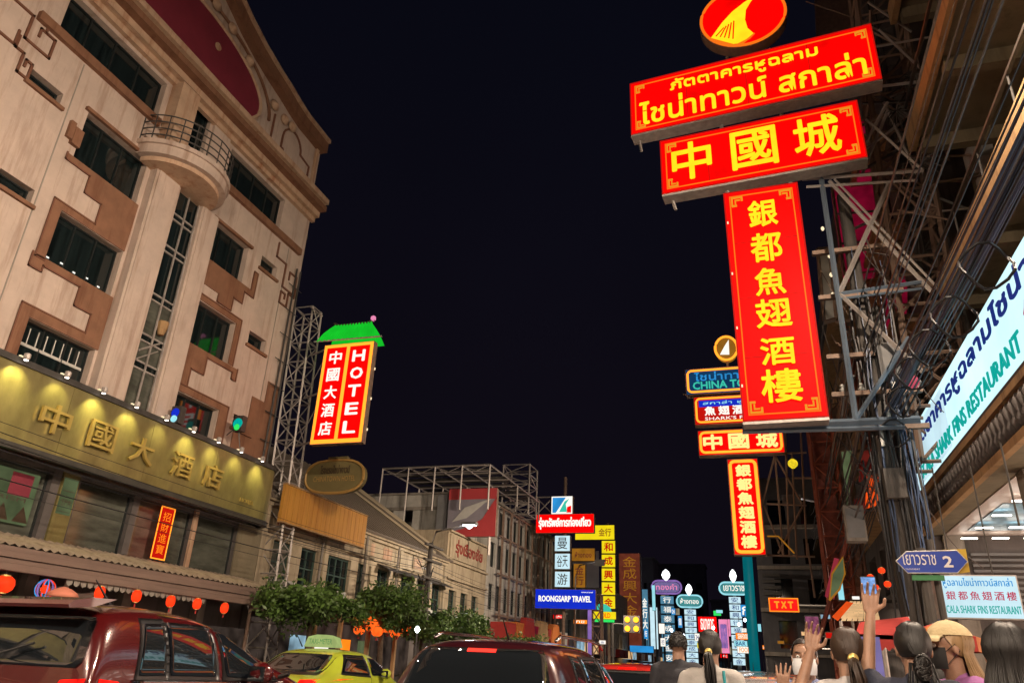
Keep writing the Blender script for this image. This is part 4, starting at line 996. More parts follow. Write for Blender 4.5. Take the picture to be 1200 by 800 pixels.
    for k, (u, v) in enumerate(((787, 738), (801, 744), (873, 726), (884, 738), (866, 731), (836, 735))):
        c = at(u, v, y=85); t = thing('bare_bulb', ('glaring bulb low at the left totem', 'weaker bulb between the two left totems', 'bulb right of the right totem', 'small bulb at the foot of the teal pole', 'bulb on the right totem', 'bulb on the red sign')[k], 'lamp', c, 'bare bulbs far down the street')
        MB().lathe(c, [(.05, -.16), (.13, -.05), (.13, .06), (.05, .16)], 8).build('bulb', 'g_lamp', t, True); MB().tube([c+Vector((0, 0, .2)), c+Vector((0, 0, .7))], .03, 4).build('holder', 'dark_steel', t)
    # blocks closing the view
    for i, (u0, u1, v, y, lab) in enumerate(((752, 765, 655, 150, 'thin dark tower block just right of the brown tower sign'), (770, 825, 662, 210, 'broad dark violet block far behind the left totems'), (833, 862, 704, 190, 'low dark block behind the pink sign'), (800, 845, 722, 260, 'lowest and farthest block at the end of the street'))):
        a = at(u0, v, y=y); b = at(u1, v, y=y); t = thing('distant_building', lab, 'building', ((a.x+b.x)/2, y, 0)); F = FY(y)
        n = max(2, int((b.x-a.x)/2.6)); st = (b.x-a.x)/n
        holes = [(a.x+st*k+st*.25, a.x+st*k+st*.75, 3+j*3.2, 4.6+j*3.2) for k in range(n) for j in range(int((a.z-4)/3.2))]
        wall_holes(F, a.x, b.x, 0, a.z, holes, .3, 8).build('wall', 'far_wall', t)
        for h in holes: MB().box(F, h[0], h[1], -.3, -.28, h[2], h[3]).build('window', 'g_roomlit' if rr.random() < .12 else 'win_glass', t)
        MB().box(F, a.x-.3, b.x+.3, -8, .3, a.z, a.z+.4).build('parapet', 'far_wall', t)
far_columns()

# ================================================================= RIGHT SIDE: near building with walkway
def near_building():
    t = thing('right_building', 'tall olive building on the right with tan balcony edges above a lit walkway ceiling', 'building', (7, 8, 0))
    F = FN(7.0)
    Y0, Y1 = -10, 21.5
    holes = []
    for z in (7.0, 10.6, 14.6, 18.4):
        for k in (1, 3, 5, 6): holes.append((-(20-k*4.1), -(20-k*4.1)+2.6, z, z+2.1))
    wall_holes(F, -Y1, -Y0, 4.95, 30, holes, .3, 6).build('wall', 'olive_wall', t)
    for h in holes: window(t, F, *h, cols=3, rows=1, depth=.25, bar=.06)
    for k, z in enumerate((9.35, 13.55, 17.7, 21.8)):
        x = 4.5 if k < 2 else 4.7
        MB().box(WORLD, x, 6.99, -16.9, 10, z, z+.28).build('balcony_slab', 'olive_wall', t)
        MB().box(WORLD, x-.16, x-.002, -16.9, 10, z-.12, z+.42).build('balcony_edge', 'tan_trim', t)
        for y in (2, 5, 8, 11, 14, 16.6): MB().box(WORLD, x+.05, 6.98, -y-.12, -y+.12, z-.35, z-.002).build('slab_rib', 'olive_wall', t)
        MB().box(WORLD, x-.1, x-.04, -16.9, 10, z+1.1, z+1.16).build('balcony_rail', 'dark_steel', t)
        for y in range(-9, 17, 2): beam((x-.07, y, z+.42), (x-.07, y, z+1.1), .02, 'rail_post', 'dark_steel', t)
    for y in (3.5, 8.2, 12.7, 16.75):
        MB().box(WORLD, 6.3, 6.9, -y-.18, -y+.18, 5.9, 9.3).build('column', 'olive_wall', t)
    # beam over the pavement, with a turned frieze
    MB().box(WORLD, 3.98, 4.4, -21.5, 10, 4.9, 5.74).build('canopy_beam', 'olive_wall', t)
    MB().box(WORLD, 3.86, 3.978, -21.5, 10, 4.88, 5.02).build('beam_lip', 'tan_trim', t)
    MB().box(WORLD, 3.86, 3.978, -21.5, 10, 5.62, 5.74).build('beam_lip', 'tan_trim', t)
    me = None
    for k in range(58):
        y = 21.2-k*.26
        if me is None:
            me = MB().lathe((0, 0, 0), [(.05, 0), (.10, .1), (.06, .22), (.11, .36), (.05, .5)], 8).mesh('baluster', M['dark_wall'], smooth=True)
        o = link('baluster', me, t); o.location = Vector((3.93, y, 5.07))-wloc(t)
    MB().box(WORLD, 3.98, 7.2, -21.5, 10, 5.75, 5.85).build('canopy_roof', 'concrete', t)
    # soffit of long glossy panels with small tubes
    for k in range(12):
        y = 21.5-k*2.6; MB().box(WORLD, 4.40, 9.0, -y, -(y-2.59), 4.885, 4.91).build('soffit_panel', 'soffit', t)
    for x in (4.68, 5.34, 6.0, 6.66):
        for k in range(9):
            y = 20.7-k*1.45; MB().box(WORLD, x, x+.34, -y-.035, -y+.035, 4.74, 4.765).build('ceiling_light', 'g_tube', t)
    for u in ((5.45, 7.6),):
        MB().box(WORLD, 4.75, 5.9, -20.3, -17.2, 4.868, 4.88).build('ceiling_reflection', mat('reflection_blue', (.25, .48, .66), .3, var=.4, vscale=5), t)  # flat blue sheet stands for a reflection in the soffit
    MB().box(FY(21.4), 4.0, 9.0, .0, .3, .13, 4.88).build('end_wall', 'dark_wall', t)
    for k in range(11):
        z = 3.1+k*.13; MB().box(FY(21.09), 4.9, 6.6, .002, .05, z, z+.06).build('louvre_slat', 'grey_paint', t)
    MB().box(FN(9.0), -21, 10, .0, -.3, .13, 4.88).build('shop_wall', 'olive_wall', t)
    for k in range(6): MB().box(FN(8.98), -(20.5-k*4.3), -(17-k*4.3), .0, .05, .4, 3.6).build('glowing_fill_glass', 'g_soffit_fill', t)  # unseen glowing glass, made bright to light the soffit
    for k, y in enumerate((21.2, 14.5, 7.5, .5)): MB().box(WORLD, 4.35, 4.8, -y-.2, -y+.2, .13, 4.88).build('walkway_pillar', 'concrete', t)
    # small wall clutter
    for k in range(9):
        rr = random.Random(k); y = 17+rr.random()*3; z = 6+rr.random()*9
        MB().box(FN(6.9), -y, -y+.8, 0, .5, z, z+.55).build('wall_unit', 'white_plastic', t)
near_building()

def white_long_sign():
    F = FN(3.9); w0, w1 = 5.80, 7.28; uL, uR = -20.5, -5.0
    t = cabinet('restaurant_fascia_sign', 'long pale cyan lightbox over the walkway with navy Thai, crimson Chinese and teal Latin lettering', 'sign', F, uL, uR, w0, w1, .35, 'g_signwhiteblue', case='dark_steel')
    MB().box(F, uL+.05, uL+4, .001, .004, w0+.1, w1-.1).build('bright_patch', 'g_cyanw', t)
    lettering(t, F, 'ภัตตาคารหูฉลามไชน่าทาวน์สกาล่า', uL+.7, uR-.5, w0+.80, w1-.14, .006, 'g_navy', .02)
    lettering(t, F, 'SCALA SHARK FINS RESTAURANT', uL+.8, -11.6, w0+.18, w0+.50, .006, 'g_teal', .02)
    row_text(t, F, '銀都魚翅酒樓', -11.3, -6, w0+.1, w0+.72, .006, 'g_crim', .03)
    for u in (-19, -16, -13, -10, -7): beam(F.p(u, -.35, w0+.3), F.p(u, -1.2, w0-.02), .04, 'stay', 'dark_steel', t)
    MB().box(F, uL-.03, uR, -.36, .04, w0-.09, w0-.004).build('bottom_rail', 'dark_steel', t)
    # its light falls on the cables and the people below
white_long_sign()

def restaurant_sign():
    y = 14.0; a = at(1098, 700, y=y); b = at(1197, 700, y=y); c = at(1145, 673, y=y); d = at(1150, 725, y=y); F = FY(y)
    t = cabinet('restaurant_sign', 'square pale lit sign under the walkway with Thai, crimson Chinese and teal Latin lines', 'sign', F, a.x, b.x, d.z, c.z, .25, 'g_cyanw', case='steel')
    W_ = b.x-a.x; h = c.z-d.z
    lettering(t, F, 'หูฉลามไชน่าทาวน์สกาล่า', a.x+.1*W_, b.x-.07*W_, d.z+.68*h, d.z+.93*h, .004, 'g_blue2', .02)
    row_text(t, F, '銀都魚翅酒樓', a.x+.1*W_, b.x-.04*W_, d.z+.42*h, d.z+.62*h, .004, 'g_crim', .02)
    lettering(t, F, 'SCALA SHARK FINS RESTAURANT', a.x+.06*W_, b.x-.03*W_, d.z+.12*h, d.z+.3*h, .004, 'g_teal', .02)
    for u in (a.x+.3, b.x-.3): beam((u, y+.1, c.z), (u, y+.1, 4.9), .012, 'hanger', 'dark_steel', t)
    y = 12.6; c = at(1190, 637, y=y); t = thing('red_light_box', 'orange red glowing box hanging at the right edge under the walkway ceiling', 'lantern', (c.x, y, c.z-.25))
    F = Fr((c.x, y), (1, -.35)); MB().poly(F, [(-.26, 0), (-.12, .28), (.45, .36), (.45, -.32), (-.16, -.24)], -.3, 0).build('case', 'g_red_dim', t)
    MB().poly(F, [(-.14, -.02), (-.06, .18), (.30, .2), (.36, -.2), (-.08, -.18)], .001, .02).build('face', 'g_orange', t)
    beam(c+Vector((.1, 0, .25)), Vector((c.x+.1, y, 4.88)), .015, 'hanger', 'dark_steel', t)
restaurant_sign()

# ================================================================= the great red signs
def corner_orn(t, F, u, w_, su, sw, s):
    for a, b in (((0, 0, .42, .06)), ((0, 0, .06, .42)))[:0] or [(0, 0)]: pass
    for (a0, a1, b0, b1) in ((0, .34, 0, .05), (0, .05, .05, .34), (.10, .26, .10, .14), (.10, .14, .14, .26), (.28, .34, .05, .16), (.05, .16, .28, .34)):
        uu = sorted((u+su*a0*s, u+su*a1*s)); ww = sorted((w_+sw*b0*s, w_+sw*b1*s))
        MB().box(F, uu[0], uu[1], .002, .022, ww[0], ww[1]).build('corner_ornament', 'g_ornament', t)
M['g_ornament'] = glow('lit_corner_ornament', (1.0, .36, .02), .8)

def great_signs():
    def BS(name, label, p0, p1, w0, w1, orn=1.0):
        F = Fr(p0, (p1[0]-p0[0], p1[1]-p0[1])); L = math.hypot(p1[0]-p0[0], p1[1]-p0[1])
        t = cabinet(name, label, 'sign', F, 0, L, w0, w1, .34, 'g_red', case='rust_steel')
        border(t, F, .13, L-.13, w0+.13, w1-.13, .002, .028, 'g_line'); border(t, F, 0, L, w0, w1, .004, .035, 'g_red_dim', 'edge_strip')
        for su, u in ((1, .17), (-1, L-.17)):
            for sw, w_ in ((1, w0+.17), (-1, w1-.17)): corner_orn(t, F, u, w_, su, sw, orn)
        MB().box(F, .0, L, -.36, .02, w0-.07, w0-.012).build('bottom_channel', 'steel', t)
        for k in range(1, 4):
            if L > 3: MB().box(F, L*k/4-.008, L*k/4+.008, .001, .006, w0+.16, w1-.16).build('panel_seam', 'g_red_dim', t)
            else: MB().box(F, .16, L-.16, .001, .006, w0+(w1-w0)*k/4-.008, w0+(w1-w0)*k/4+.008).build('panel_seam', 'g_red_dim', t)
        return t, F, L
    # top: two lines of Thai
    t, F, L = BS('thai_red_sign', 'uppermost long red lit sign with two lines of yellow Thai lettering', (-2.36, 16.25), (3.80, 15.72), 14.82, 16.62, .7)
    lettering(t, F, 'ภัตตาคารหูฉลาม', L*.18, L*.79, 14.82+1.08, 14.82+1.56, .02, 'g_yellow', .028)
    lettering(t, F, 'ไชน่าทาวน์ สกาล่า', L*.04, L*.955, 14.82+.24, 14.82+1.02, .02, 'g_yellow', .022)
    # second: three Chinese characters
    t, F, L = BS('chinese_red_sign', 'long red lit sign with three big yellow Chinese characters below the Thai one', (-1.60, 16.2), (3.20, 15.85), 12.72, 14.42, .75)
    for ch, a, b in (('中', .06, .27), ('國', .37, .60), ('城', .68, .90)):
        lettering(t, F, ch, L*a, L*b, 13.02, 14.18, .02, 'g_yellow', .020, 'character')
    # upright
    t, F, L = BS('upright_red_sign', 'tall upright red lit sign with six yellow Chinese characters in a column', (-.10, 16.0), (1.62, 15.95), 6.48, 12.36, .8)
    zs = [(11.99, 11.25), (11.07, 10.30), (10.13, 9.43), (9.33, 8.62), (8.37, 7.72), (7.62, 6.86)]
    for ch, (za, zb) in zip('銀都魚翅酒樓', zs):
        k = '銀都魚翅酒樓'.index(ch); sc = (.33, .35, .33, .38, .36, .42)[k]
        lettering(t, F, ch, L/2-sc, L/2+sc, zb, za, .02, 'g_yellow', .022, 'character')
    for k in range(4): MB().lathe(F.p(.05, .0, 7.3+k*1.4), [(.016, -.03), (.016, .03)], 6).build('edge_bulb', 'g_bulb', t)
    # round emblem
    a = at(819, 20, y=15.9); b = at(924, 20, y=15.9); c = at(871, 56, y=15.9); R = (b.x-a.x)/2; cz = c.z+R*.98; X = (a.x+b.x)/2
    t = thing('round_emblem_sign', 'round red lit emblem with a yellow curved fin, on top of the signs', 'sign', (X, 16, cz-R)); F = FY(15.9)
    cir = lambda r: [(X+r*math.cos(2*PI*i/48), cz+r*.95*math.sin(2*PI*i/48)) for i in range(48)]
    MB().poly(F, cir(R), -.35, -.01).build('case', 'rust_steel', t); MB().poly(F, cir(R*.985), -.009, 0).build('face_panel', 'g_red', t)
    ring(F, cir(R*.96), .01, .04).build('rim_line', 'g_line', t)
    q = lambda px, py: ((lambda p: (p.x, p.z))(at(px, py, y=15.9)))
    fin = [(833, 46), (846, 50), (859, 52), (868, 51), (883, 40), (876, 34), (873, 24), (874, 12), (880, 2), (886, -5), (872, 4), (858, 15), (846, 28)]
    MB().poly(F, [q(*p) for p in fin], .004, .03).build('fin_mark', 'g_yellow', t)
    for k in range(5):
        MB().tube([F.p(*[q(839+k*5, 44+k*.7)[0], .034, q(839+k*5, 44+k*.7)[1]]), F.p(q(848+k*3, 34-k*2)[0], .034, q(848+k*3, 34-k*2)[1])], .018, 4).build('fin_line', 'g_red', t)
    ring(F, [q(*p) for p in [(832, 46), (860, 54), (870, 52), (884, 40), (878, 46), (862, 54)]], .02, .02).build('fin_outline', 'g_line', t)
    for dx in (-.5, .6): beam((X+dx, 16.1, cz-R), (X+dx, 16.1, cz-R-.6), .04, 'stub', 'steel', t)
    # steel frame carrying them back to the building
    fr = thing('sign_gantry', 'blue grey steel gantry of crossed bars carrying the great red signs', 'gantry', (2.5, 16.5, 6))
    def bar(p, q_, r=.045, y=16.45, nm='gantry_bar', m='blue_steel'): beam(at(*p, y=y), at(*q_, y=y), r, nm, m, fr)
    bar((870, 500), (1078, 491), .085); bar((870, 506), (1060, 500), .05, nm='gantry_bar'); bar((940, 210), (1082, 200), .05, m='steel'); bar((945, 219), (1075, 211), .04, m='steel')
    bar((962, 206), (1003, 492), .06); bar((972, 212), (1092, 342), .05, m='steel'); bar((978, 210), (1096, 334), .03, m='steel')
    bar((1042, 215), (984, 343), .055, m='steel'); bar((984, 344), (1080, 330), .045); bar((984, 350), (1080, 338), .03)
    bar((984, 344), (1082, 436), .05, m='steel'); bar((1003, 492), (1065, 395), .05); bar((748, 158), (752, 178), .035, m='steel'); bar((787, 232), (792, 246), .04, m='steel')
    bar((893, 160), (897, 215), .03, m='steel'); bar((960, 110), (1110, 92), .05, m='steel'); bar((1015, 140), (1082, 200), .04, m='steel'); bar((1005, 185), (1040, 120), .04, m='steel')
    bar((742, 160), (1034, 101), .05, 16.7, m='dark_steel'); bar((775, 228), (1014, 185), .05, 16.7, m='dark_steel')
    for (p, q_) in (((1040, 130), (1010, 205)), ((1036, 120), (1075, 205)), ((1000, 60), (1110, 40)), ((1030, 35), (1100, 100))): bar(p, q_, .04, 17.2, m='steel')
    for x in (-.0, 1.5): beam((x, 16.35, 12.4), (x, 16.35, 16.7), .05, 'hanger', 'steel', fr)
great_signs()

def scaffold_right():
    t = thing('wall_scaffold', 'tall lattice tower of tangled steel beside the upper red signs', 'scaffold tower', (4.6, 18, 5.8))
    a = at(1078, 5, y=18); b = at(1060, 300, y=18)
    lattice(t, (b.x+.05, 18.1), 1.15, .9, 5.9, 23.5, 14, .055, 'rust_steel', top=(4.75, 18.1))
    lattice(t, (b.x+.9, 18.9), .6, .6, 5.9, 22, 17, .035, 'dark_steel')
    rr = random.Random(4)
    for k in range(46):
        z = 8+rr.random()*13; x = 3.6+rr.random()*1.9; y = 17+rr.random()*2
        d = Vector((rr.uniform(-1, 1), rr.uniform(-.6, .6), rr.uniform(-.6, .7)))*rr.uniform(.5, 1.0)
        beam(Vector((x, y, z))-d, Vector((x, y, z))+d, rr.choice([.02, .03, .04]), 'loose_bar', rr.choice(['steel', 'rust_steel', 'dark_steel']), t)
    # spiky cable knots
    for j, (u, v) in enumerate(((1078, 192), (1066, 90), (1050, 130))):
        c = at(u, v, y=16.9); kx = thing('cable_knot', ('dark knot of twisted cable ends beside the middle red sign', 'knot of cable ends high in the lattice tower', 'smaller knot of cable ends left of the lattice tower')[j], 'cable knot', c)
        for k in range(42):
            d = Vector((rr.gauss(0, 1), rr.gauss(0, .6), rr.gauss(0, 1))).normalized()*rr.uniform(.2, .55 if j == 0 else .4)
            MB().tube([c-d*.1, c+d*.6+Vector((0, 0, -.05)), c+d+Vector((0, 0, -.16))], [.02, .016, .008], 4).build('cable_end', 'cable_grey' if k % 3 else 'dark_steel', kx)
    c = at(1010, 100, y=19)
scaffold_right()

def crimson_boards():
    def B(label, quad, y, m, depth=.5, stripes=0):
        P = [at(*q, y=y) for q in quad]; F = FY(y); ctr = sum((p for p in P), Vector())/4
        t = thing('signboard', label, 'signboard', (ctr.x, y, min(p.z for p in P)), 'unlit boards behind the gantry')
        MB().poly(F, [(p.x, p.z) for p in P], -depth, 0).build('board', m, t)
        ring(F, [(p.x, p.z) for p in P], .01, .06).build('rim', 'rust_steel', t)
        for k in range(stripes):
            f = (k+1)/(stripes+1); beam(P[0].lerp(P[3], f)+Vector((0, -.03, 0)), P[1].lerp(P[2], f)+Vector((0, -.03, 0)), .05, 'seam', 'dark_wall', t)
        beam(Vector((P[1].x, y+.3, P[1].z)), Vector((7, y+.3, P[1].z+.2)), .06, 'arm', 'rust_steel', t); beam(Vector((P[2].x, y+.3, P[2].z)), Vector((7, y+.3, P[2].z)), .06, 'arm', 'rust_steel', t)
    B('dimly backlit crimson board in three panels just right of the upright red sign', [(975, 218), (1030, 214), (1026, 318), (990, 322)], 25, 'magenta_panel', stripes=2)  # board lit from behind, so its face glows
    B('dark crimson board behind the gantry right of the Chinese red sign', [(1003, 142), (1062, 138), (1050, 196), (1006, 206)], 24, 'magenta_panel', stripes=1)
    B('brown board edge high behind the emblem', [(955, -20), (1040, -30), (1030, 30), (958, 52)], 27, 'rust_steel')
    B('glowing magenta tube strip behind the gantry', [(1049, 200), (1062, 198), (1070, 262), (1060, 272)], 23, 'g_magenta', .2)
    B('faded crimson cloth board hanging lower behind the cables', [(1036, 330), (1066, 322), (1062, 400), (1036, 392)], 24, 'magenta_panel')
    B('narrow brown post board between the crimson ones', [(1011, 300), (1030, 298), (1034, 430), (1014, 432)], 26, 'tan_trim')
    B('grey white board edged with bulbs at the side of the upright red sign', [(958, 292), (972, 290), (980, 372), (966, 376)], 22, 'white_plastic', .3)
    B('dim orange board low behind the cable bundle', [(1046, 400), (1070, 396), (1068, 440), (1048, 446)], 25, 'orange_cloth')
    B('yellowish striped upright strip behind the gantry foot', [(984, 528), (1000, 527), (997, 585), (992, 604)], 30, 'g_poster', .2)
    for k, (u, v) in enumerate(((972, 300), (974, 322), (976, 345), (964, 268))):
        c = at(u, v, y=21.6); t = thing('bare_bulb', ('upper', 'second', 'third', 'topmost')[k]+' warm bulb at the right side of the upright red sign', 'lamp', c, 'warm bulbs beside the upright sign')
        MB().lathe(c, [(.02, -.07), (.05, -.02), (.045, .04), (.02, .07)], 8).build('bulb', 'g_bulb', t, True); beam(c, c+Vector((0, .35, .1)), .015, 'holder', 'dark_steel', t)
    c = at(1069, 447, y=15); t = thing('pink_lantern', 'small glowing pink lantern against the dark cable bundle', 'lantern', c); MB().lathe(c, [(.05, -.14), (.11, -.07), (.13, 0), (.1, .08), (.04, .12)], 10).build('shade', 'g_pinkdim', t, True); beam(c, c+Vector((0, .0, .35)), .01, 'cord', 'cable', t)
M['g_pinkdim'] = glow('pink_lantern', (.8, .12, .18), .7, .3, 6)
crimson_boards()

# ================================================================= second neon group
def neon_group():
    y = 28; F = FY(y)
    def N(name, label, box, face, rim, thick=.07, r=.16, depth=.4, pnl=None):
        a = at(box[0], (box[1]+box[3])/2, y=y); b = at(box[2], (box[1]+box[3])/2, y=y); c = at((box[0]+box[2])/2, box[1], y=y); d = at((box[0]+box[2])/2, box[3], y=y)
        t = thing(name, label, 'neon sign', ((a.x+b.x)/2, y+.2, d.z)); u0, u1, w0, w1 = a.x, b.x, d.z, c.z
        MB().box(F, u0, u1, -depth, -.01, w0, w1).build('case', 'rust_steel', t); MB().box(F, u0+.03, u1-.03, -.009, 0, w0+.03, w1-.03).build('face_panel', face, t)
        pts = round_box(F, u0+.1, u1-.1, w0+.1, w1-.1, r); ring(F, pts, .05, thick).build('neon_outline', rim, t)
        return t, u0, u1, w0, w1
    t, u0, u1, w0, w1 = N('china_town_sign', 'blue and cyan neon sign with golden outline partly hidden behind the upright red sign', (803, 429, 908, 460), 'g_navy2', 'g_gold', .045)
    lettering(t, F, 'ไชน่าทาวน์', u0+.35, u0+2.7, w0+.55, w1-.18, .03, 'g_blue2', .02); lettering(t, F, 'CHINA TOWN', u0+.28, u0+3.0, w0+.2, w0+.52, .03, 'g_mint', .04)
    t, u0, u1, w0, w1 = N('scala_neon_sign', 'small red and blue neon sign under the blue and cyan one', (813, 462, 912, 496), 'g_red_dim', 'g_gold', .04)
    MB().box(F, u0+.2, u1-.2, .001, .01, w0+.72, w1-.17).build('blue_band', 'g_blue', t)
    lettering(t, F, 'สกาล่า หูฉลาม', u0+.35, u0+2.8, w0+.76, w1-.22, .03, 'g_cyan', .02); row_text(t, F, '魚翅酒樓', u0+.35, u0+2.4, w0+.36, w0+.72, .03, 'g_white', .04); lettering(t, F, "SHARK'S FIN", u0+.4, u0+2.1, w0+.17, w0+.3, .03, 'g_white', .03)
    t, u0, u1, w0, w1 = N('three_character_neon', 'wide red neon sign with three golden Chinese characters above the small upright one', (818, 502, 919, 532), 'g_red', 'g_gold', .05)
    for ch, a, b in (('中', .06, .29), ('國', .36, .60), ('城', .68, .93)): lettering(t, F, ch, u0+(u1-u0)*a, u0+(u1-u0)*b, w0+.2, w1-.18, .03, 'g_gold2', .05, 'character')
    t, u0, u1, w0, w1 = N('upright_neon', 'small upright red neon sign with six pale characters in a bright golden outline', (856, 537, 893, 650), 'g_red', 'g_gold', .06)
    column_text(t, F, '銀都魚翅酒樓', u0+.27, u1-.27, w0+.2, w1-.2, .03, 'g_gold2', .06, .88)
    # emblem
    c = at(851, 408, y=y); t = thing('round_neon_emblem', 'round dim golden emblem with pale fin above the neon signs, half hidden', 'neon sign', c)
    cir = [(c.x+.42*math.cos(2*PI*i/28), c.z+.5*math.sin(2*PI*i/28)) for i in range(28)]
    MB().poly(F, cir, -.3, 0).build('disc', 'g_ochre', t); ring(F, cir, .02, .05).build('rim', 'g_gold', t); MB().poly(F, [(c.x-.25, c.z-.25), (c.x+.1, c.z-.28), (c.x+.12, c.z+.35), (c.x-.05, c.z+.1)], .001, .03).build('fin_mark', 'g_white', t)
    beam((c.x, y+.1, c.z-.5), (c.x, y+.1, c.z-1.1), .05, 'stub', 'steel', t)
    # frame
    fr = thing('neon_gantry', 'thin steel gantry with crossed bars right of the small upright neon', 'gantry', (1.5, y+.5, 5))
    def bar(p, q_, r=.035, m='rust_steel', yy=y+.4): beam(at(*p, y=yy), at(*q_, y=yy), r, 'gantry_bar', m, fr)
    for p, q_ in (((893, 532), (945, 530)), ((898, 590), (945, 592)), ((893, 650), (955, 652)), ((908, 533), (893, 592)), ((908, 533), (940, 590)), ((908, 533), (918, 650)), ((938, 500), (946, 652)), ((895, 592), (918, 650)), ((940, 594), (912, 648)), ((800, 462), (935, 461)), ((815, 498), (938, 498)), ((920, 500), (925, 652)), ((946, 636), (955, 700)), ((930, 560), (952, 560)), ((928, 532), (934, 655))): bar(p, q_)
    MB().tube([at(899, 628, y=y), at(912, 628, y=y), at(931, 648, y=y)], .03, 5).build('warm_tube', 'g_ochre', fr)
    c = at(929, 543, y=27.5); t = thing('yellow_ball_lamp', 'small bright yellow ball lamp right of the three character neon', 'lamp', c); MB().lathe(c, [(.05, -.17), (.15, -.08), (.17, 0), (.15, .09), (.05, .17)], 12).build('globe', 'g_yelball', t, True); beam(c, c+Vector((0, .4, .3)), .02, 'arm', 'dark_steel', t)
    # lattice columns: the red light on them is put into their colour
    for k, (u, v0, v1, w_, m, lab) in enumerate(((945, 470, 700, .85, 'red_steel', 'red lit lattice column behind the neon gantry'), (963, 470, 700, .7, 'rust_steel', 'brown lattice column between the red lit one and the yellow strip'), (987, 380, 530, .55, 'red_steel', 'short red lattice column above the yellow strip'))):
        yy = 30+k*1.5; a = at(u+8, v0, y=yy); b = at(u, v1, y=yy); t = thing('lattice_column', lab, 'lattice column', (a.x, yy, b.z)); lattice(t, (a.x+.1, yy), w_, w_, (.1 if k < 2 else b.z), a.z, 13 if k < 2 else 7, .04, m)
        MB().box(FY(yy+.2), a.x-.2, a.x+.4, -.25, 0, (.5 if k < 2 else b.z), a.z-.2).build('core', 'red_core' if k != 1 else 'rust_steel', t)
    c = at(925, 708, y=38); a = at(901, 708, y=38); b = at(936, 708, y=38); z1 = at(918, 700, y=38).z; z0 = at(918, 716.5, y=38).z
    t = cabinet('red_short_sign', 'small red and orange lit sign low beside the lattice columns', 'sign', FY(38), a.x, b.x, z0, z1, .3, 'g_red'); row_text(t, FY(38), 'TXT', a.x+.2, b.x-.2, z0+.15, z1-.15, .004, 'g_orange', .08); border(t, FY(38), a.x, b.x, z0, z1, .002, .05, 'g_orange')
    beam((b.x, 38.2, z0+.3), (b.x+1.2, 38.2, z0+.3), .05, 'arm', 'dark_steel', t)
    a = at(877, 655, y=42); t = thing('teal_post', 'thick teal painted post below the small upright neon', 'post', (a.x, 42, .1)); q = at(886, 760, y=42); MB().tube([(q.x-.12, 42, .1), (q.x-.12, 42, 3), (a.x, 42, 11)], .26, 10).build('shaft', 'teal_lit', t, True)  # painted shaft; the light on it is put in as a glow
M['g_navy2'] = glow('deep_blue_face', (.01, .08, .22), .5, .2); M['g_gold2'] = glow('pale_gold_neon', (1, .62, .20), 1.5); M['g_yelball'] = glow('yellow_ball', (.85, .62, .02), 1.1, .3, 8)
M['red_steel'] = mat('red_lit_steel', (.42, .11, .06), .6, var=.3, vscale=5); M['red_core'] = mat('red_tinted_panel', (.28, .07, .045), .7, var=.5, vscale=4)
M['teal_lit'] = glow('teal_post_glow', (.0, .16, .19), .7, .1)
neon_group()

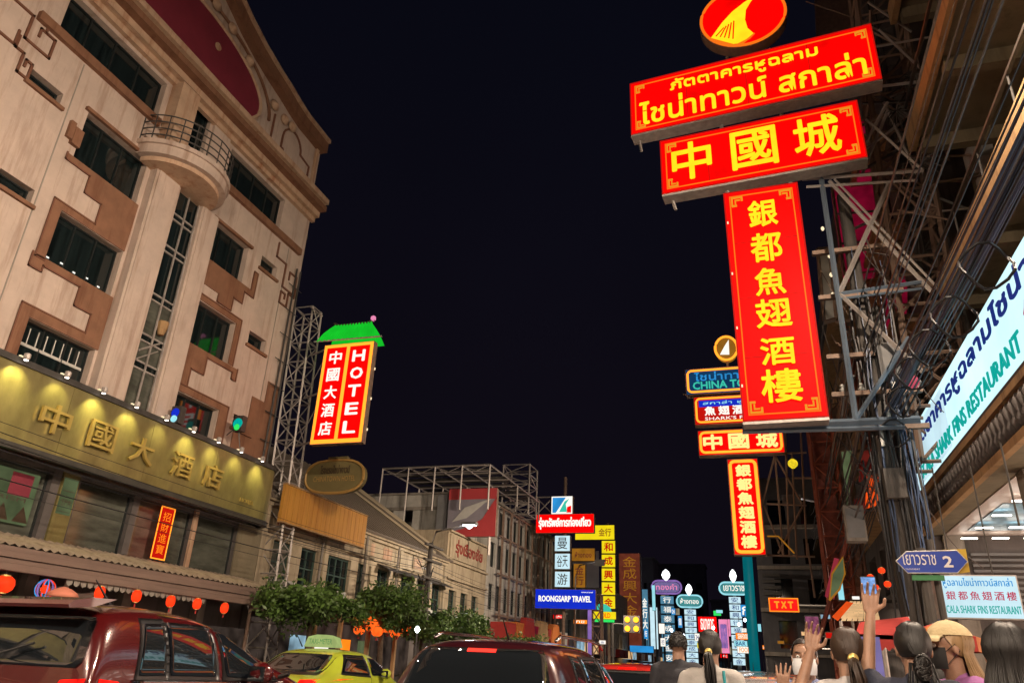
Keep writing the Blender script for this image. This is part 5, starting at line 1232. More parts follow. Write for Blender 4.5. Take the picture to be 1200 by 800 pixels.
def right_row():
    t = thing('right_far_building', 'grey block with dark window openings beyond the neon gantry', 'building', (3, 60, 0)); F = FY(58)
    a = at(888, 560, y=58); b = at(975, 560, y=58)
    zt = a.z
    holes = [(a.x+.5+k*2.2, a.x+1.7+k*2.2, z, z+1.8) for k in range(4) for z in (3.4, 6.2, 9.0, 11.8) if z+1.8 < zt]
    holes = [h for h in holes if h[1] < 9]
    wall_holes(F, a.x-.6, 10, 0, zt, holes, .4, 25).build('wall', 'grey_wall', t)
    for h in holes: MB().box(F, h[0], h[1], -.4, -.37, h[2], h[3]).build('window', 'win_glass', t)
    for k in range(6): MB().box(F, a.x-.3, a.x+.9, .01, .25, 6.0+k*.42, 6.22+k*.42).build('louvre', 'dark_steel', t)
    for k in range(4): MB().box(F, a.x-.6, 10, .002, .3, 2.9+k*2.85, 3.15+k*2.85).build('floor_band', 'concrete', t)
    t = thing('dark_right_block', 'dark building between the lattice columns and the cable pole', 'building', (8, 35, 0)); F = FN(5.2)
    holes = [(-(54-k*4), -(54-k*4)+2.4, z, z+2) for k in range(8) for z in (5, 8.5, 12, 15.5)]
    wall_holes(F, -56, -22.2, 0.1, 24, holes, .4, 8).build('wall', 'dark_wall', t)
    for h in holes: window(t, F, *h, cols=2, depth=.35)
    for k, z in enumerate((7.6, 11.2, 14.6, 18)): MB().box(F, -56, -22.2, .002, .9, z, z+.18).build('balcony_slab', 'tan_trim', t)
    MB().box(FY(22.19), 5.2, 12, .001, .02, .1, 24).build('side_wall', 'dark_wall', t)
    rr = random.Random(8)
    # lit shop signs and canopies along the pavement, between 22 and 55 m
    mats = ['g_cool', 'g_warm', 'g_shop', 'g_cyan', 'g_orange', 'g_red_dim', 'g_white', 'g_ochre']
    lab = ['cool blue', 'warm white', 'dim brownish', 'cyan', 'orange', 'deep red', 'white', 'ochre']
    spots_ = [(968, 722, 14, 6, 30), (944, 742, 10, 5, 40), (955, 756, 16, 7, 33), (985, 690, 8, 26, 26), (931, 762, 9, 5, 46), (975, 744, 16, 8, 24), (1003, 700, 10, 5, 28), (915, 752, 8, 4, 52)]
    for k, (u, v, hw, hh, yy) in enumerate(spots_):
        a = at(u-hw/2, v, y=yy); b = at(u+hw/2, v, y=yy); c = at(u, v-hh/2, y=yy); d = at(u, v+hh/2, y=yy)
        place = ('beside the lattice columns', 'left of the lattice column feet', 'low in front of the far grey block', 'upright under the yellow strip', 'far down by the road', 'just above the heads of the crowd', 'left of the street name pole', 'farthest along the right pavement')[k]
        s = cabinet('shop_sign', f'small {lab[k]} shop sign {place}', 'sign', FY(yy), a.x, b.x, d.z, c.z, .25, mats[k]); beam((b.x, yy+.1, d.z), (5.2, yy+.1, d.z), .03, 'arm', 'dark_steel', s)
    # orange hanging signs
    for k, (u, v, yy) in enumerate(((1012, 545, 24), (1020, 575, 23), (1005, 600, 25))):
        c = at(u, v, y=yy); s = thing('hanging_panel', ('upper', 'bright', 'lower')[k]+' orange red cloth panel hanging beside the cable pole', 'banner', c, 'orange cloth panels by the pole')
        MB().poly(FY(yy), [(c.x-.2, c.z-.5), (c.x+.15, c.z-.4), (c.x+.3, c.z+.5), (c.x-.05, c.z+.4)], -.03, 0).build('cloth', 'g_clothor' if k == 1 else 'red_cloth', s); beam(c+Vector((.1, 0, .5)), c+Vector((2.0, 0, .9)), .02, 'arm', 'dark_steel', s)
    c = at(1001, 610, y=21); s = thing('meter_box', 'pale metal meter box on an arm left of the cable pole', 'meter box', c); MB().box(FY(21), c.x-.22, c.x+.26, -.4, 0, c.z-.5, c.z+.4).build('box', 'concrete', s); MB().box(FY(21), c.x-.18, c.x+.22, .001, .02, c.z-.42, c.z+.32).build('door', 'grey_paint', s)
    # slanting pink red boom
    s = thing('slanting_boom', 'long slanting red and pink lit boom left of the cable pole', 'boom', at(980, 680, y=24)); beam(at(958, 755, y=25), at(1005, 590, y=23), .07, 'bar', 'red_core', s, 6); beam(at(972, 700, y=24.5), at(983, 655, y=24.2), .13, 'sleeve', 'g_sleeve', s, 6)
    s = thing('green_yellow_banner', 'narrow green and yellow shield shaped banner below the slanting boom', 'banner', at(985, 680, y=22)); MB().poly(FY(22), [(lambda p: (p.x, p.z))(at(*q, y=22)) for q in ((972, 703), (975, 672), (988, 652), (990, 672), (984, 690))], -.04, 0).build('cloth', 'g_poster', s); ring(FY(22), [(lambda p: (p.x, p.z))(at(*q, y=22)) for q in ((972, 703), (975, 672), (988, 652), (990, 672), (984, 690))], .01, .025).build('hem', 'g_ochre', s)
M['grey_wall'] = mat('grey_render', (.09, .088, .095), .9, var=.3, vscale=.8, dirt=(.12, .11, .11)); M['g_clothor'] = glow('orange_cloth_lit', (1, .10, .01), .8, .3, 4); M['g_sleeve'] = glow('pink_sleeve', (.55, .05, .08), .5, .2)
right_row()

# ================================================================= pole, cables
def cables():
    X, Y = 2.72, 17.0
    t = thing('utility_pole', 'dark utility pole wrapped in bundles of cable behind the street name arrow', 'utility pole', (X, Y, .13))
    MB().tube([(X, Y, .13), (X, Y, 12.5)], [.2, .14], 10).build('pole', 'pole_dark', t, True)
    MB().tube([(X+.36, Y+.3, .13), (X+.36, Y+.3, 9.5)], [.13, .10], 8).build('pole', 'pole_dark', t, True)
    rr = random.Random(2)
    for k in range(44):
        a = rr.random()*2*PI; q = .16+rr.random()*.2; x = X+.15+q*math.cos(a)*1.3; y = Y+q*math.sin(a)*.8-.1
        z0 = rr.uniform(.3, 4); z1 = rr.uniform(5.5, 11)
        P = [Vector((x+rr.uniform(-.06, .06), y, z0+(z1-z0)*i/6)) for i in range(7)]
        MB().tube(P, rr.choice([.012, .018, .026]), 5).build('riser', rr.choice(['cable', 'cable', 'cable_grey', 'cable_blue', 'dark_steel']), t)
    for z in (6.4, 7.2, 8.1, 9.6, 10.8): MB().box(FY(Y), X-.9, X+.9, .12, .24, z, z+.1).build('cross_arm', 'rust_steel', t)
    for k in range(10):
        x = X-.85+k*.19; MB().lathe((x, Y-.18, (6.5, 7.3)[k % 2]), [(.05, 0), (.07, .05), (.04, .1), (.06, .14), (.03, .18)], 8).build('insulator', 'white_plastic', t)
    MB().box(FY(Y-.25), X-.16, X+.22, -.1, .25, 4.9, 5.5).build('junction_box', 'pole_dark', t); MB().lathe((X+.35, Y-.1, 7.6), [(.26, 0), (.26, .7), (.1, .8)], 12).build('transformer', 'grey_paint', t)
    for k in range(3): MB().box(FY(Y-.35), X-.1+k*.2, X-.03+k*.2, 0, .04, 6+k*.5, 6.4+k*.5).build('tag_plate', 'white_plastic', t)
    b = thing('cable_bundle', 'thick bundle of black and blue cables sweeping from the pole to the top right', 'cables', (X, Y, 6.5))
    for k in range(40):
        if k < 24: x1, z1, x0, z0 = X+rr.uniform(0, .36), rr.uniform(6.5, 7.1), X+rr.uniform(.2, .5), rr.uniform(6.5, 7.1)
        else: x1, z1 = X+rr.uniform(-.2, .4), rr.uniform(6.8, 9.8); x0, z0 = x1+.25, z1+rr.uniform(-.1, .35)
        sag = rr.uniform(.1, .35)
        P = [Vector((x1+(x0-x1)*s, Y-(Y+6)*s, z1+(z0-z1)*s-sag*4*s*(1-s))) for s in [i/16 for i in range(17)]]
        MB().tube(P, rr.choice([.008, .011, .015, .02]), 5).build('cable', 'cable_blue' if k < 15 else rr.choice(['cable', 'cable', 'cable_grey']), b)
    for k in range(6):
        P = [Vector((X+.1+.05*math.cos(k), Y-k*1.5-.6, 6.2+.2*math.sin(k)))+Vector((.28*math.cos(a), .08*math.sin(3*a), .28*math.sin(a))) for a in [2*PI*i/14 for i in range(15)]]
        MB().tube(P, .02, 5, cap=False).build('coil', 'cable', b)
    b2 = thing('far_cable_bundle', 'black cables running on from the pole down the right pavement', 'cables', (X, Y+10, 6))
    for k in range(34):
        x1, z1 = X+rr.uniform(-.5, .4), rr.uniform(5.4, 9.5); sag = rr.uniform(.2, .9)
        P = [Vector((x1+rr.uniform(-.02, .02)+.4*s, Y+26*s, z1+rr.uniform(-.3, .3)*s-sag*4*s*(1-s))) for s in [i/12 for i in range(13)]]
        MB().tube(P, rr.choice([.012, .018, .025]), 4).build('cable', rr.choice(['cable', 'cable', 'cable_grey']), b2)
    # loops and drops of loose cable between gantry and pole
    b3 = thing('tangled_cables', 'tangle of loose hanging cables between the gantry and the pole', 'cables', (X, Y, 7))
    for k in range(50):
        a = Vector((rr.uniform(1.9, 3.2), Y+rr.uniform(-.5, 5), rr.uniform(5.5, 11))); c = a+Vector((rr.uniform(-.5, 1.6), rr.uniform(0, 2), rr.uniform(-2.2, 1.0)))
        P = [a.lerp(c, s)+Vector((0, 0, -rr.uniform(.7, 1.0)*.9*4*s*(1-s)*.4)) for s in [i/8 for i in range(9)]]
        MB().tube(P, rr.choice([.01, .014, .02]), 4).build('cable', rr.choice(['cable', 'cable_grey', 'rust_steel']), b3)
M['pole_dark'] = mat('grimy_pole', (.10, .09, .08), .8, var=.4, vscale=4, stretch=(3, 3, .4), bump=.3)
cables()

def street_name():
    y = 9.0; F = FY(y); q = lambda px, py: ((lambda p: (p.x, p.z))(at(px, py, y=y)))
    t = thing('street_name_sign', 'blue arrow street sign with white Thai name and a 2 before the cable pole', 'street sign', at(1092, 659, y=y))
    pts = [q(1050, 657), (q(1062, 646)), q(1121, 644.5), q(1134, 657.5), q(1122, 671), q(1064, 671)]
    MB().poly(F, pts, -.03, 0).build('board', 'g_signblue', t)
    ring(F, pts, .001, .006, 4).build('edge_line', 'white_plastic', t)
    a = q(1059, 663); b = q(1096, 651); lettering(t, F, 'เยาวราช', a[0], b[0], a[1]+.01, b[1]+.015, .003, 'g_signwhite', .03, thick=.006)
    a = q(1061, 667.5); b = q(1078, 665.5); lettering(t, F, 'YAOWARAT', a[0], b[0], a[1], b[1], .003, 'g_signwhite', .02, thick=.006)
    a = q(1106, 664.5); b = q(1115, 651); lettering(t, F, '2', a[0], b[0], a[1], b[1], .003, 'g_signwhite', .05, thick=.006)
    pts = [q(1105, 643), q(1133, 642), q(1138, 669), q(1124, 671)]
    MB().poly(F, pts, -.09, -.05).build('yellow_plate', 'ochre_plate', t)
    a = q(1070, 679); b = q(1107, 673); MB().box(F, a[0], b[0], -.06, -.03, a[1], b[1]).build('green_plate', 'green_plate', t)
    X = q(1089, 690)[0]; MB().tube([(X, y+.12, .13), (X, y+.12, q(1085, 640)[1])], .05, 8).build('post', 'pole_dark', t)
    MB().tube([(X+.12, y+.16, .13), (X+.12, y+.16, 2.9)], .035, 8).build('post', 'pole_dark', t)
M['g_signblue'] = mat('sign_blue', (.012, .055, .42), .4, var=.06); M['g_signwhite'] = mat('sign_white', (.8, .8, .8), .4, var=.02)
M['ochre_plate'] = mat('ochre_plate', (.62, .40, .03), .5, var=.1); M['green_plate'] = mat('green_plate', (.04, .22, .08), .5, var=.1)
street_name()

def stalls():
    # red parasol stall, orange canopy, lit shed, notice board, hanging lanterns
    c = at(1040, 718, y=11); t = thing('red_canopy', 'low red canvas stall canopy behind the raised arms', 'canopy', (c.x, 11, .13))
    mb = MB(); P = [at(1002, 742, y=10.5), at(1078, 745, y=10.5), at(1064, 722, y=12.5), at(1008, 728, y=12.5)]; mb.add(P+[p-Vector((0, 0, .05)) for p in P], [(0, 1, 2, 3), (4, 7, 6, 5), (0, 4, 5, 1)]); mb.build('canvas', 'red_cloth', t)
    for k in range(9):
        a = P[0].lerp(P[1], k/9); b = P[0].lerp(P[1], (k+1)/9); MB().add([a, b, b-Vector((0, 0, .14)), a.lerp(b, .5)-Vector((0, 0, .18)), a-Vector((0, 0, .14))], [(0, 1, 2, 3, 4)]).build('valance_flap', 'red_cloth', t)
    for p in P: MB().tube([p, (p.x, p.y, .13)], .02, 6).build('leg', 'steel', t)
    c = at(1098, 746, y=8); t = thing('orange_parasol', 'orange market parasol behind the woman in the cap', 'parasol', (c.x-.1, 9, .13))
    n = 8; top = c+Vector((0, 0, .12)); R = [c+Vector((.36*math.cos(2*PI*i/n), .36*math.sin(2*PI*i/n), 0)) for i in range(n)]
    for i in range(n): MB().add([top, R[i], R[(i+1) % n], R[i]-Vector((0, 0, .12)), R[(i+1) % n]-Vector((0, 0, .12))], [(0, 1, 2), (1, 3, 4, 2)]).build('gore', 'orange_cloth' if i % 2 else 'red_cloth', t)
    MB().tube([top, (top.x, top.y, .13)], .022, 6).build('pole', 'steel', t)
    t = thing('lit_shed', 'small stall shed with glowing warm slatted roof left of the raised arms', 'stall', at(1008, 715, y=16))
    P = [at(985, 727, y=15), at(1032, 727, y=15), at(1026, 707, y=18), at(996, 706, y=18)]
    for k in range(7):
        a, b = k/7+.01, (k+1)/7-.012; Q = [P[0].lerp(P[1], a), P[0].lerp(P[1], b), P[3].lerp(P[2], b), P[3].lerp(P[2], a)]
        MB().add(Q+[p+Vector((0, 0, .04)) for p in Q], [(0, 1, 2, 3), (4, 7, 6, 5)]).build('roof_slat', 'g_warmroof', t)  # slats made to glow in place of light on the roof
    for p in P: MB().tube([p, (p.x, p.y, .13)], .03, 6).build('leg', 'steel', t)
    P = [at(975, 722, y=15), at(992, 704, y=15), at(1000, 706, y=15), at(982, 727, y=15)]
    s = thing('red_pennant', 'bright red pennant cloth at the corner of the lit shed', 'banner', P[0]); MB().add(P+[p+Vector((0, .03, 0)) for p in P], [(0, 1, 2, 3), (4, 7, 6, 5)]).build('cloth', 'g_clothor', s)
    a = at(1001, 745, y=7); b = at(1037, 790, y=7)
    t = thing('notice_board', 'pale violet lit board of handwriting between the ponytail and the dark shirt', 'board', ((a.x+b.x)/2, 7, .13)); F = FY(7); MB().box(F, a.x, b.x, -.04, 0, b.z-.25, a.z).build('panel', 'g_violet_dim', t)
    rr = random.Random(6)
    for k in range(9):
        z = a.z-.06-k*.055; u = a.x+.03
        while u < b.x-.06:
            l = rr.uniform(.02, .05); MB().box(F, u, u+l, .001, .004, z-.014, z).build('ink_stroke', 'g_ink', t); u += l+.02
    for u in (a.x+.03, b.x-.03): MB().tube([F.p(u, -.02, b.z-.25), F.p(u, -.02, .13)], .015, 6).build('leg', 'steel', t)
    pts = [(1020, 676), (1033, 668), (1026, 688), (1040, 684), (1045, 650)][:4]
    for k, (u, v) in enumerate(pts):
        lantern(at(u, v, y=15), .062, ('leftmost', 'upper', 'lowest', 'rightmost', 'separate higher')[k]+' orange lantern of the cluster left of the street name arrow', 'orange lanterns near the street name arrow', 'g_lantern')
    # lantern garland across the road on the left, orange
    t0 = [(418+((i*37) % 66), 722+((i*53) % 20)) for i in range(16)]
    for k, (u, v) in enumerate(sorted(t0)):
        lantern(at(u, v-2+(u-418)*.06, x=-12.9-(k % 3)*.5), .20, ('%s orange lantern from the left in the bright cluster under the street trees' % ('first second third fourth fifth sixth seventh eighth ninth tenth eleventh twelfth thirteenth fourteenth fifteenth sixteenth'.split()[k])), 'orange lanterns under the street trees', 'g_lantern_o')
    s = thing('lantern_stall', 'lit stall front with pale posts under the cluster of orange lanterns', 'stall', (-13.4, 23.8, .13)); F = FX(-13.6)
    MB().box(F, 21.6, 28.5, -1.2, .2, 2.95, 3.05).build('roof', 'red_cloth', s)
    for u in (21.8, 23.4, 25.4, 27.6): MB().box(F, u, u+.14, 0, .12, .13, 2.94).build('post', 'tan_trim', s)
    MB().box(F, 21.8, 28.3, -1.1, -1.0, .4, 2.6).build('back_board', 'g_shop', s)
    for k in range(4): MB().box(F, 22.2+k*1.5, 23.0+k*1.5, -.98, -.9, 1.2, 2.1).build('poster', ('g_cool', 'g_white', 'g_orange', 'g_poster')[k], s)
    c = at(489, 737, x=-10); s = thing('white_work_light', 'glaring bluish white light ahead of the taxi beside the orange lanterns', 'lamp', c); MB().lathe(c, [(.03, -.09), (.09, 0), (.03, .09)], 8).build('bulb', 'g_lamp', s, True); MB().tube([c-Vector((0, 0, .09)), (c.x, c.y, 0)], .025, 6).build('stand', 'dark_steel', s)
M['g_warmroof'] = glow('warm_lit_roof', (1, .62, .30), .75, .3, 3); M['g_ink'] = glow('violet_ink', (.10, .05, .45), .6)
stalls()

# ================================================================= trees
def tree(x, y, zc, r, hz, label, n=2600, seed=1):
    rr = random.Random(seed); t = thing('street_tree', label, 'tree', (x, y, .13), 'street trees along the left pavement')
    mb = MB(); mb.tube([(x, y, .13), (x+.08, y, 1.2), (x-.02, y, zc-hz*.6)], [.13, .10, .08], 8)
    cl = []
    for k in range(10):
        a = rr.random()*2*PI; q = r*rr.uniform(.3, 1.0); p = Vector((x+q*math.cos(a)*.8, y+q*math.sin(a), zc+rr.uniform(-.5, .75)*hz)); cl.append((p, r*rr.uniform(.2, .4)))
        mb.tube([(x-.02, y, zc-hz*.7), Vector((x, y, zc-hz*.4)).lerp(p, .5)+Vector((0, 0, .1)), p], [.06, .035, .012], 5)
    mb.build('trunk', 'bark', t, True)
    for k in range(22):
        a = rr.random()*2*PI; q = r*rr.uniform(.4, 1.05); cl.append((Vector((x+q*math.cos(a)*.8, y+q*math.sin(a), zc+rr.uniform(-.8, .8)*hz*(1.1-q/r*.6))), r*rr.uniform(.10, .26)))
    lv = MB()
    for i in range(n):
        c, cr = rr.choice(cl); d = Vector((rr.gauss(0, 1), rr.gauss(0, 1), rr.gauss(0, .7))).normalized()*cr*rr.random()**.4; p = c+d
        u = Vector((rr.gauss(0, 1), rr.gauss(0, 1), rr.gauss(-.4, .7))).normalized(); v = u.cross(Vector((rr.gauss(0, 1), rr.gauss(0, 1), rr.gauss(0, 1)))).normalized(); l = rr.uniform(.10, .22)
        lv.add([p, p+u*l*.5+v*l*.22, p+u*l, p+u*l*.5-v*l*.22], [(0, 1, 2, 3)])
    lv.build('crown', 'leaf', t)
    return t
tree(-12.9, 20.6, 2.85, 1.6, .62, 'bushy green tree nearest the corrugated awning, left of the others', 9000, 3)
tree(-12.9, 25.2, 3.1, 1.95, .74, 'bright green tree in the middle of the row above the orange lanterns', 10000, 4)
tree(-12.9, 31.2, 2.85, 2.0, .6, 'green tree on the right of the row under the white street lamp', 8000, 5)
tree(-12.9, 42, 2.5, 1.7, .5, 'small dark tree farthest along the left pavement', 4000, 6)
def left_pole():
    q = at(500, 700, x=-13.2); t = thing('utility_pole', 'dark utility pole thick with cables in front of the shophouses', 'utility pole', (q.x, q.y, .13)); rr = random.Random(9)
    MB().tube([(q.x, q.y, .13), (q.x, q.y, 6.1)], [.15, .1], 8).build('pole', 'pole_dark', t)
    for z in (5.9, 5.3, 4.6): MB().box(FX(q.x), q.y-.9, q.y+.9, .1, .2, z, z+.09).build('cross_arm', 'pole_dark', t)
    for k in range(26):
        c = Vector((q.x, q.y, rr.uniform(3.4, 5.6))); d = Vector((rr.uniform(-.5, .5), rr.uniform(-1.1, 1.1), rr.uniform(-.6, .5))); MB().tube([c, c+d*.6-Vector((0, 0, .2)), c+d], .02, 4).build('loop', 'cable', t)
    w_ = thing('street_cables', 'thin black cables strung along the left row of shophouses', 'cables', (q.x, q.y, 5.3))
    for k in range(8):
        z = rr.uniform(4.1, 5.9); sg = rr.uniform(.1, .5); P = [Vector((q.x-.2+rr.uniform(-.02, .02), 5+50*s, z-sg*4*((s*2) % 1)*(1-(s*2) % 1))) for s in [i/30 for i in range(31)]]
        MB().tube(P, rr.choice([.006, .009, .012]), 4).build('cable', 'cable', w_)
left_pole()

# ================================================================= VEHICLES
PAINT = {'maroon': mat('dark_maroon_paint', (.055, .0035, .004), .22, metal=.1, coat=1.0, var=.06, vscale=1.5),
         'maroon2': mat('deep_red_paint', (.030, .003, .005), .3, metal=.2, coat=1.0, var=.06),
         'lime': mat('yellow_green_paint', (.34, .40, .03), .3, coat=.8, var=.06), 'red': mat('bright_red_paint', (.38, .02, .015), .28, coat=1.0, var=.05),
         'silver': mat('silver_paint', (.42, .42, .43), .25, metal=.6, coat=1.0, var=.04), 'black': mat('black_paint', (.012, .012, .014), .2, coat=1.0, var=.05),
         'white': mat('white_paint', (.62, .62, .62), .3, coat=.8, var=.04)}
M['g_tailhi'] = glow('high_brake_light', (1.0, .035, .022), 2.4); M['g_taxibox'] = glow('taxi_roof_box', (.62, .80, .28), .55, .25, 6)
def car(name, label, cat, x, y, L, W, st, paint, side_w=(), rear=None, front=None, extras=None, group=None, plate=None, rails=False):
    """body lofted from stations (dist from rear, belt z, top z, belt half width, top half width); glass laid on it by projection"""
    t = thing(name, label, cat, (x, y, 0), group); h = W/2
    mb = MB(); rows = []
    for (s, zb, zt, wb, wt) in st:
        zb2 = min(zb, zt-.02)
        sec = [(wb*.86, .26), (wb*.99, .42), (wb*1.0, .72), (wb*.985, zb2), (wt+.04 if zt-zb > .2 else wb*.93, zt-.09 if zt-zb > .2 else zt-.015), (wt*.82, zt-.005), (0, zt+.015)]
        rows.append([Vector((x-a*h, y+s*L, z)) for a, z in [(q[0], q[1]) for q in sec]] + [Vector((x+a*h, y+s*L, z)) for a, z in [(q[0], q[1]) for q in sec[-2::-1]]])
    n = len(rows[0]); vs = [p for r in rows for p in r]; fs = []
    for i in range(len(rows)-1):
        for j in range(n-1): fs.append((i*n+j, i*n+j+1, (i+1)*n+j+1, (i+1)*n+j))
        fs.append((i*n+n-1, i*n, (i+1)*n, (i+1)*n+n-1))
    fs.append(tuple(range(n-1, -1, -1))); fs.append(tuple((len(rows)-1)*n+j for j in range(n)))
    off = Vector((x, y, 0)); me = bpy.data.meshes.new('body'); me.from_pydata([v-off for v in vs], [], fs); me.update()
    tmp = bpy.data.objects.new('tmp', me); COL.objects.link(tmp); sm = tmp.modifiers.new('s', 'SUBSURF'); sm.levels = 3; sm.render_levels = 3
    dg = bpy.context.evaluated_depsgraph_get(); m2 = bpy.data.meshes.new_from_object(tmp.evaluated_get(dg)); bpy.data.objects.remove(tmp)
    m2.materials.clear(); m2.materials.append(PAINT[paint]); m2.shade_smooth(); m2.name = 'body'; body = link('body', m2, t)
    bvh = BVHTree.FromPolygons([v.co+off for v in m2.vertices], [tuple(p.vertices) for p in m2.polygons])
    def patch(nm, m, axis, quad, off_=.006, nu=12, nv=8, parent=t, rad=.0):
        """quad corners (a,z): bl, br, tr, tl projected onto the body; axis '+x','-x' sides, 'r' rear, 'f' front"""
        d = {'+x': Vector((-1, 0, 0)), '-x': Vector((1, 0, 0)), 'r': Vector((0, 1, 0)), 'f': Vector((0, -1, 0))}[axis]
        vs = []; ok = True
        for j in range(nv+1):
            for i in range(nu+1):
                s_, r_ = i/nu, j/nv
                # rounded corners: squeeze the grid towards the middle at the ends
                if rad:
                    e = max(abs(2*r_-1), 0); sq = 1-rad*(e**6); s_ = .5+(s_-.5)*sq
                a = (quad[0][0]*(1-s_)+quad[1][0]*s_)*(1-r_)+(quad[3][0]*(1-s_)+quad[2][0]*s_)*r_; z = (quad[0][1]*(1-s_)+quad[1][1]*s_)*(1-r_)+(quad[3][1]*(1-s_)+quad[2][1]*s_)*r_
                if axis in ('+x', '-x'): o = Vector((x+(5 if axis == '+x' else -5), y+a, z))
                else: o = Vector((x+a, y+(-5 if axis == 'r' else L+5), z))
                hit = bvh.ray_cast(o, d)[0]
                if hit is None: return None
                vs.append(hit-d*off_)
        k = len(vs); grid = [(j*(nu+1)+i, j*(nu+1)+i+1, (j+1)*(nu+1)+i+1, (j+1)*(nu+1)+i) for j in range(nv) for i in range(nu)]
        bd = [i for i in range(nu+1)]+[(j*(nu+1)+nu) for j in range(1, nv+1)]+[nv*(nu+1)+i for i in range(nu-1, -1, -1)]+[j*(nu+1) for j in range(nv-1, 0, -1)]
        vs2 = vs+[v+d*(off_+.012) for v in vs]; sk = [(bd[i], bd[(i+1) % len(bd)], k+bd[(i+1) % len(bd)], k+bd[i]) for i in range(len(bd))]
        return MB().add(vs2, grid+sk).build(nm, m, parent, True)
    def grow(q, e):
        c = (sum(p[0] for p in q)/4, sum(p[1] for p in q)/4); return [(p[0]+math.copysign(e, p[0]-c[0]), p[1]+math.copysign(e, p[1]-c[1])) for p in q]
    for sd in ('+x', '-x'):
        for q in side_w:
            fr = patch('window_surround', 'black_trim', sd, grow(q, .035), .004)
            patch('side_window', 'car_glass', sd, q, .009, rad=.06)
        for hy in (.36, .58):
            patch('door_handle', 'chrome', sd, [(L*hy, st[2][1]-.17), (L*hy+.17, st[2][1]-.17), (L*hy+.17, st[2][1]-.135), (L*hy, st[2][1]-.135)], .03, 4, 2)
        if side_w:
            y0, y1 = side_w[0][0][0]-.05, side_w[-1][1][0]+.05; zb = side_w[0][0][1]-.05
            patch('belt_strip', 'chrome', sd, [(y0, zb), (y1, zb-.01), (y1, zb+.012), (y0, zb+.022)], .014, 16, 1)
            for k, q in enumerate(side_w[1:]): patch('door_seam', 'black_trim', sd, [(q[0][0]-.06, .5), (q[0][0]-.05, .5), (q[0][0]-.03, q[0][1]), (q[0][0]-.04, q[0][1])], .004, 1, 6)
    if rear:
        patch('window_surround', 'black_trim', 'r', grow(rear, .045), .004); patch('rear_window', 'car_glass', 'r', rear, .009, 16, 10, rad=.06)
    if front: patch('windscreen', 'car_glass', 'f', front, .008, 16, 10)
    for nm, m, ax, q in (extras or []): patch(nm, m, ax, q, .014, 10, 4)
    if plate:
        F = FY(y-.06); pl = MB().box(F, x+plate[0]-.17, x+plate[0]+.17, -.02, .0, plate[1]-.08, plate[1]+.08).build('number_plate', 'white_plastic', t); lettering(pl, F, plate[2], x+plate[0]-.14, x+plate[0]+.14, plate[1]-.045, plate[1]+.045, .001, 'dark_letter', .02, thick=.004)
    for s in (-1, 1):
        for yy in (.18, .81):
            c = Vector((x+s*(h-.13), y+L*yy, .34)); wh = MB().lathe(c, [(.30, -.10), (.34, -.07), (.34, .07), (.30, .10)], 24, 'x').build('wheel', 'tyre', t, True)
            MB().lathe(c+Vector((s*.07, 0, 0)), [(.21, -.04), (.22, .02), (.2, .045), (.06, .03)], 16, 'x').build('rim', 'alloy', wh)
        fy = L*(side_w[-1][2][0]/L if side_w else .6); mq = side_w[-1] if side_w else None
        if mq:
            c = Vector((x+s*(h+.06), y+mq[1][0]-.02, mq[1][1]+.05)); mr = MB().lathe(c, [(.03, -.09), (.085, -.05), (.09, .03), (.05, .1)], 12, 'x').build('wing_mirror', PAINT[paint], t, True); mr.scale = (1, .8, 1)
            MB().box(FY(c.y-.075), c.x-.07, c.x+.08, 0, .006, c.z-.055, c.z+.055).build('mirror_glass', 'car_glass', mr)
            beam(c-Vector((s*.1, 0, .03)), c, .02, 'mirror_stalk', 'black_trim', t)
    if rails:
        for s in (-1, 1):
            P = [Vector((x+s*h*.66, y+L*f, max(q[2] for q in st)-.01+dz)) for f, dz in ((.12, .0), (.16, .05), (.45, .065), (.56, .045), (.6, -.005))]; MB().tube(P, .018, 6).build('roof_rail', 'chrome', t, True)
    MB().tube([Vector((x+.0, y+L*.22, max(q[2] for q in st)+.01)), Vector((x, y+L*.2-.12, max(q[2] for q in st)+.19))], [.012, .005], 5).build('aerial', 'black_trim', t)
    return t, patch

def suv_st(zb, zt, bon):  # tall hatch profile
    return [(0, zb-.45, zb-.40, .86, .80), (.01, zb-.2, zb-.12, .93, .82), (.03, zb, zb+.08, .97, .78), (.055, zb+.02, zb+.27, .98, .76), (.085, zb+.02, zt-.05, .985, .74), (.13, zb+.02, zt, .99, .75),
            (.30, zb+.01, zt+.03, 1, .77), (.45, zb, zt+.03, 1, .77), (.56, zb-.01, zt-.01, 1, .76), (.62, zb-.02, zt-.16, 1, .76), (.70, zb-.03, bon+.1, .99, .78), (.76, zb-.06, bon, .985, .80), (.90, bon-.10, bon-.06, .96, .82), (.98, bon-.26, bon-.2, .88, .8), (1, bon-.5, bon-.44, .8, .76)]
def sedan_st(zb, zt, bon):
    return [(0, zb-.40, zb-.34, .84, .80), (.015, zb-.14, zb-.06, .92, .84), (.05, zb-.03, zb+.02, .96, .86), (.13, zb, zb+.06, .98, .80), (.20, zb+.01, zb+.24, .985, .72), (.28, zb+.01, zt-.03, .99, .72), (.36, zb, zt, 1, .73), (.48, zb, zt+.01, 1, .74), (.58, zb-.01, zt-.07, 1, .74), (.66, zb-.03, bon+.16, .99, .76), (.73, zb-.06, bon, .98, .8), (.9, bon-.1, bon-.07, .95, .82), (.985, bon-.25, bon-.2, .86, .8), (1, bon-.45, bon-.4, .8, .76)]

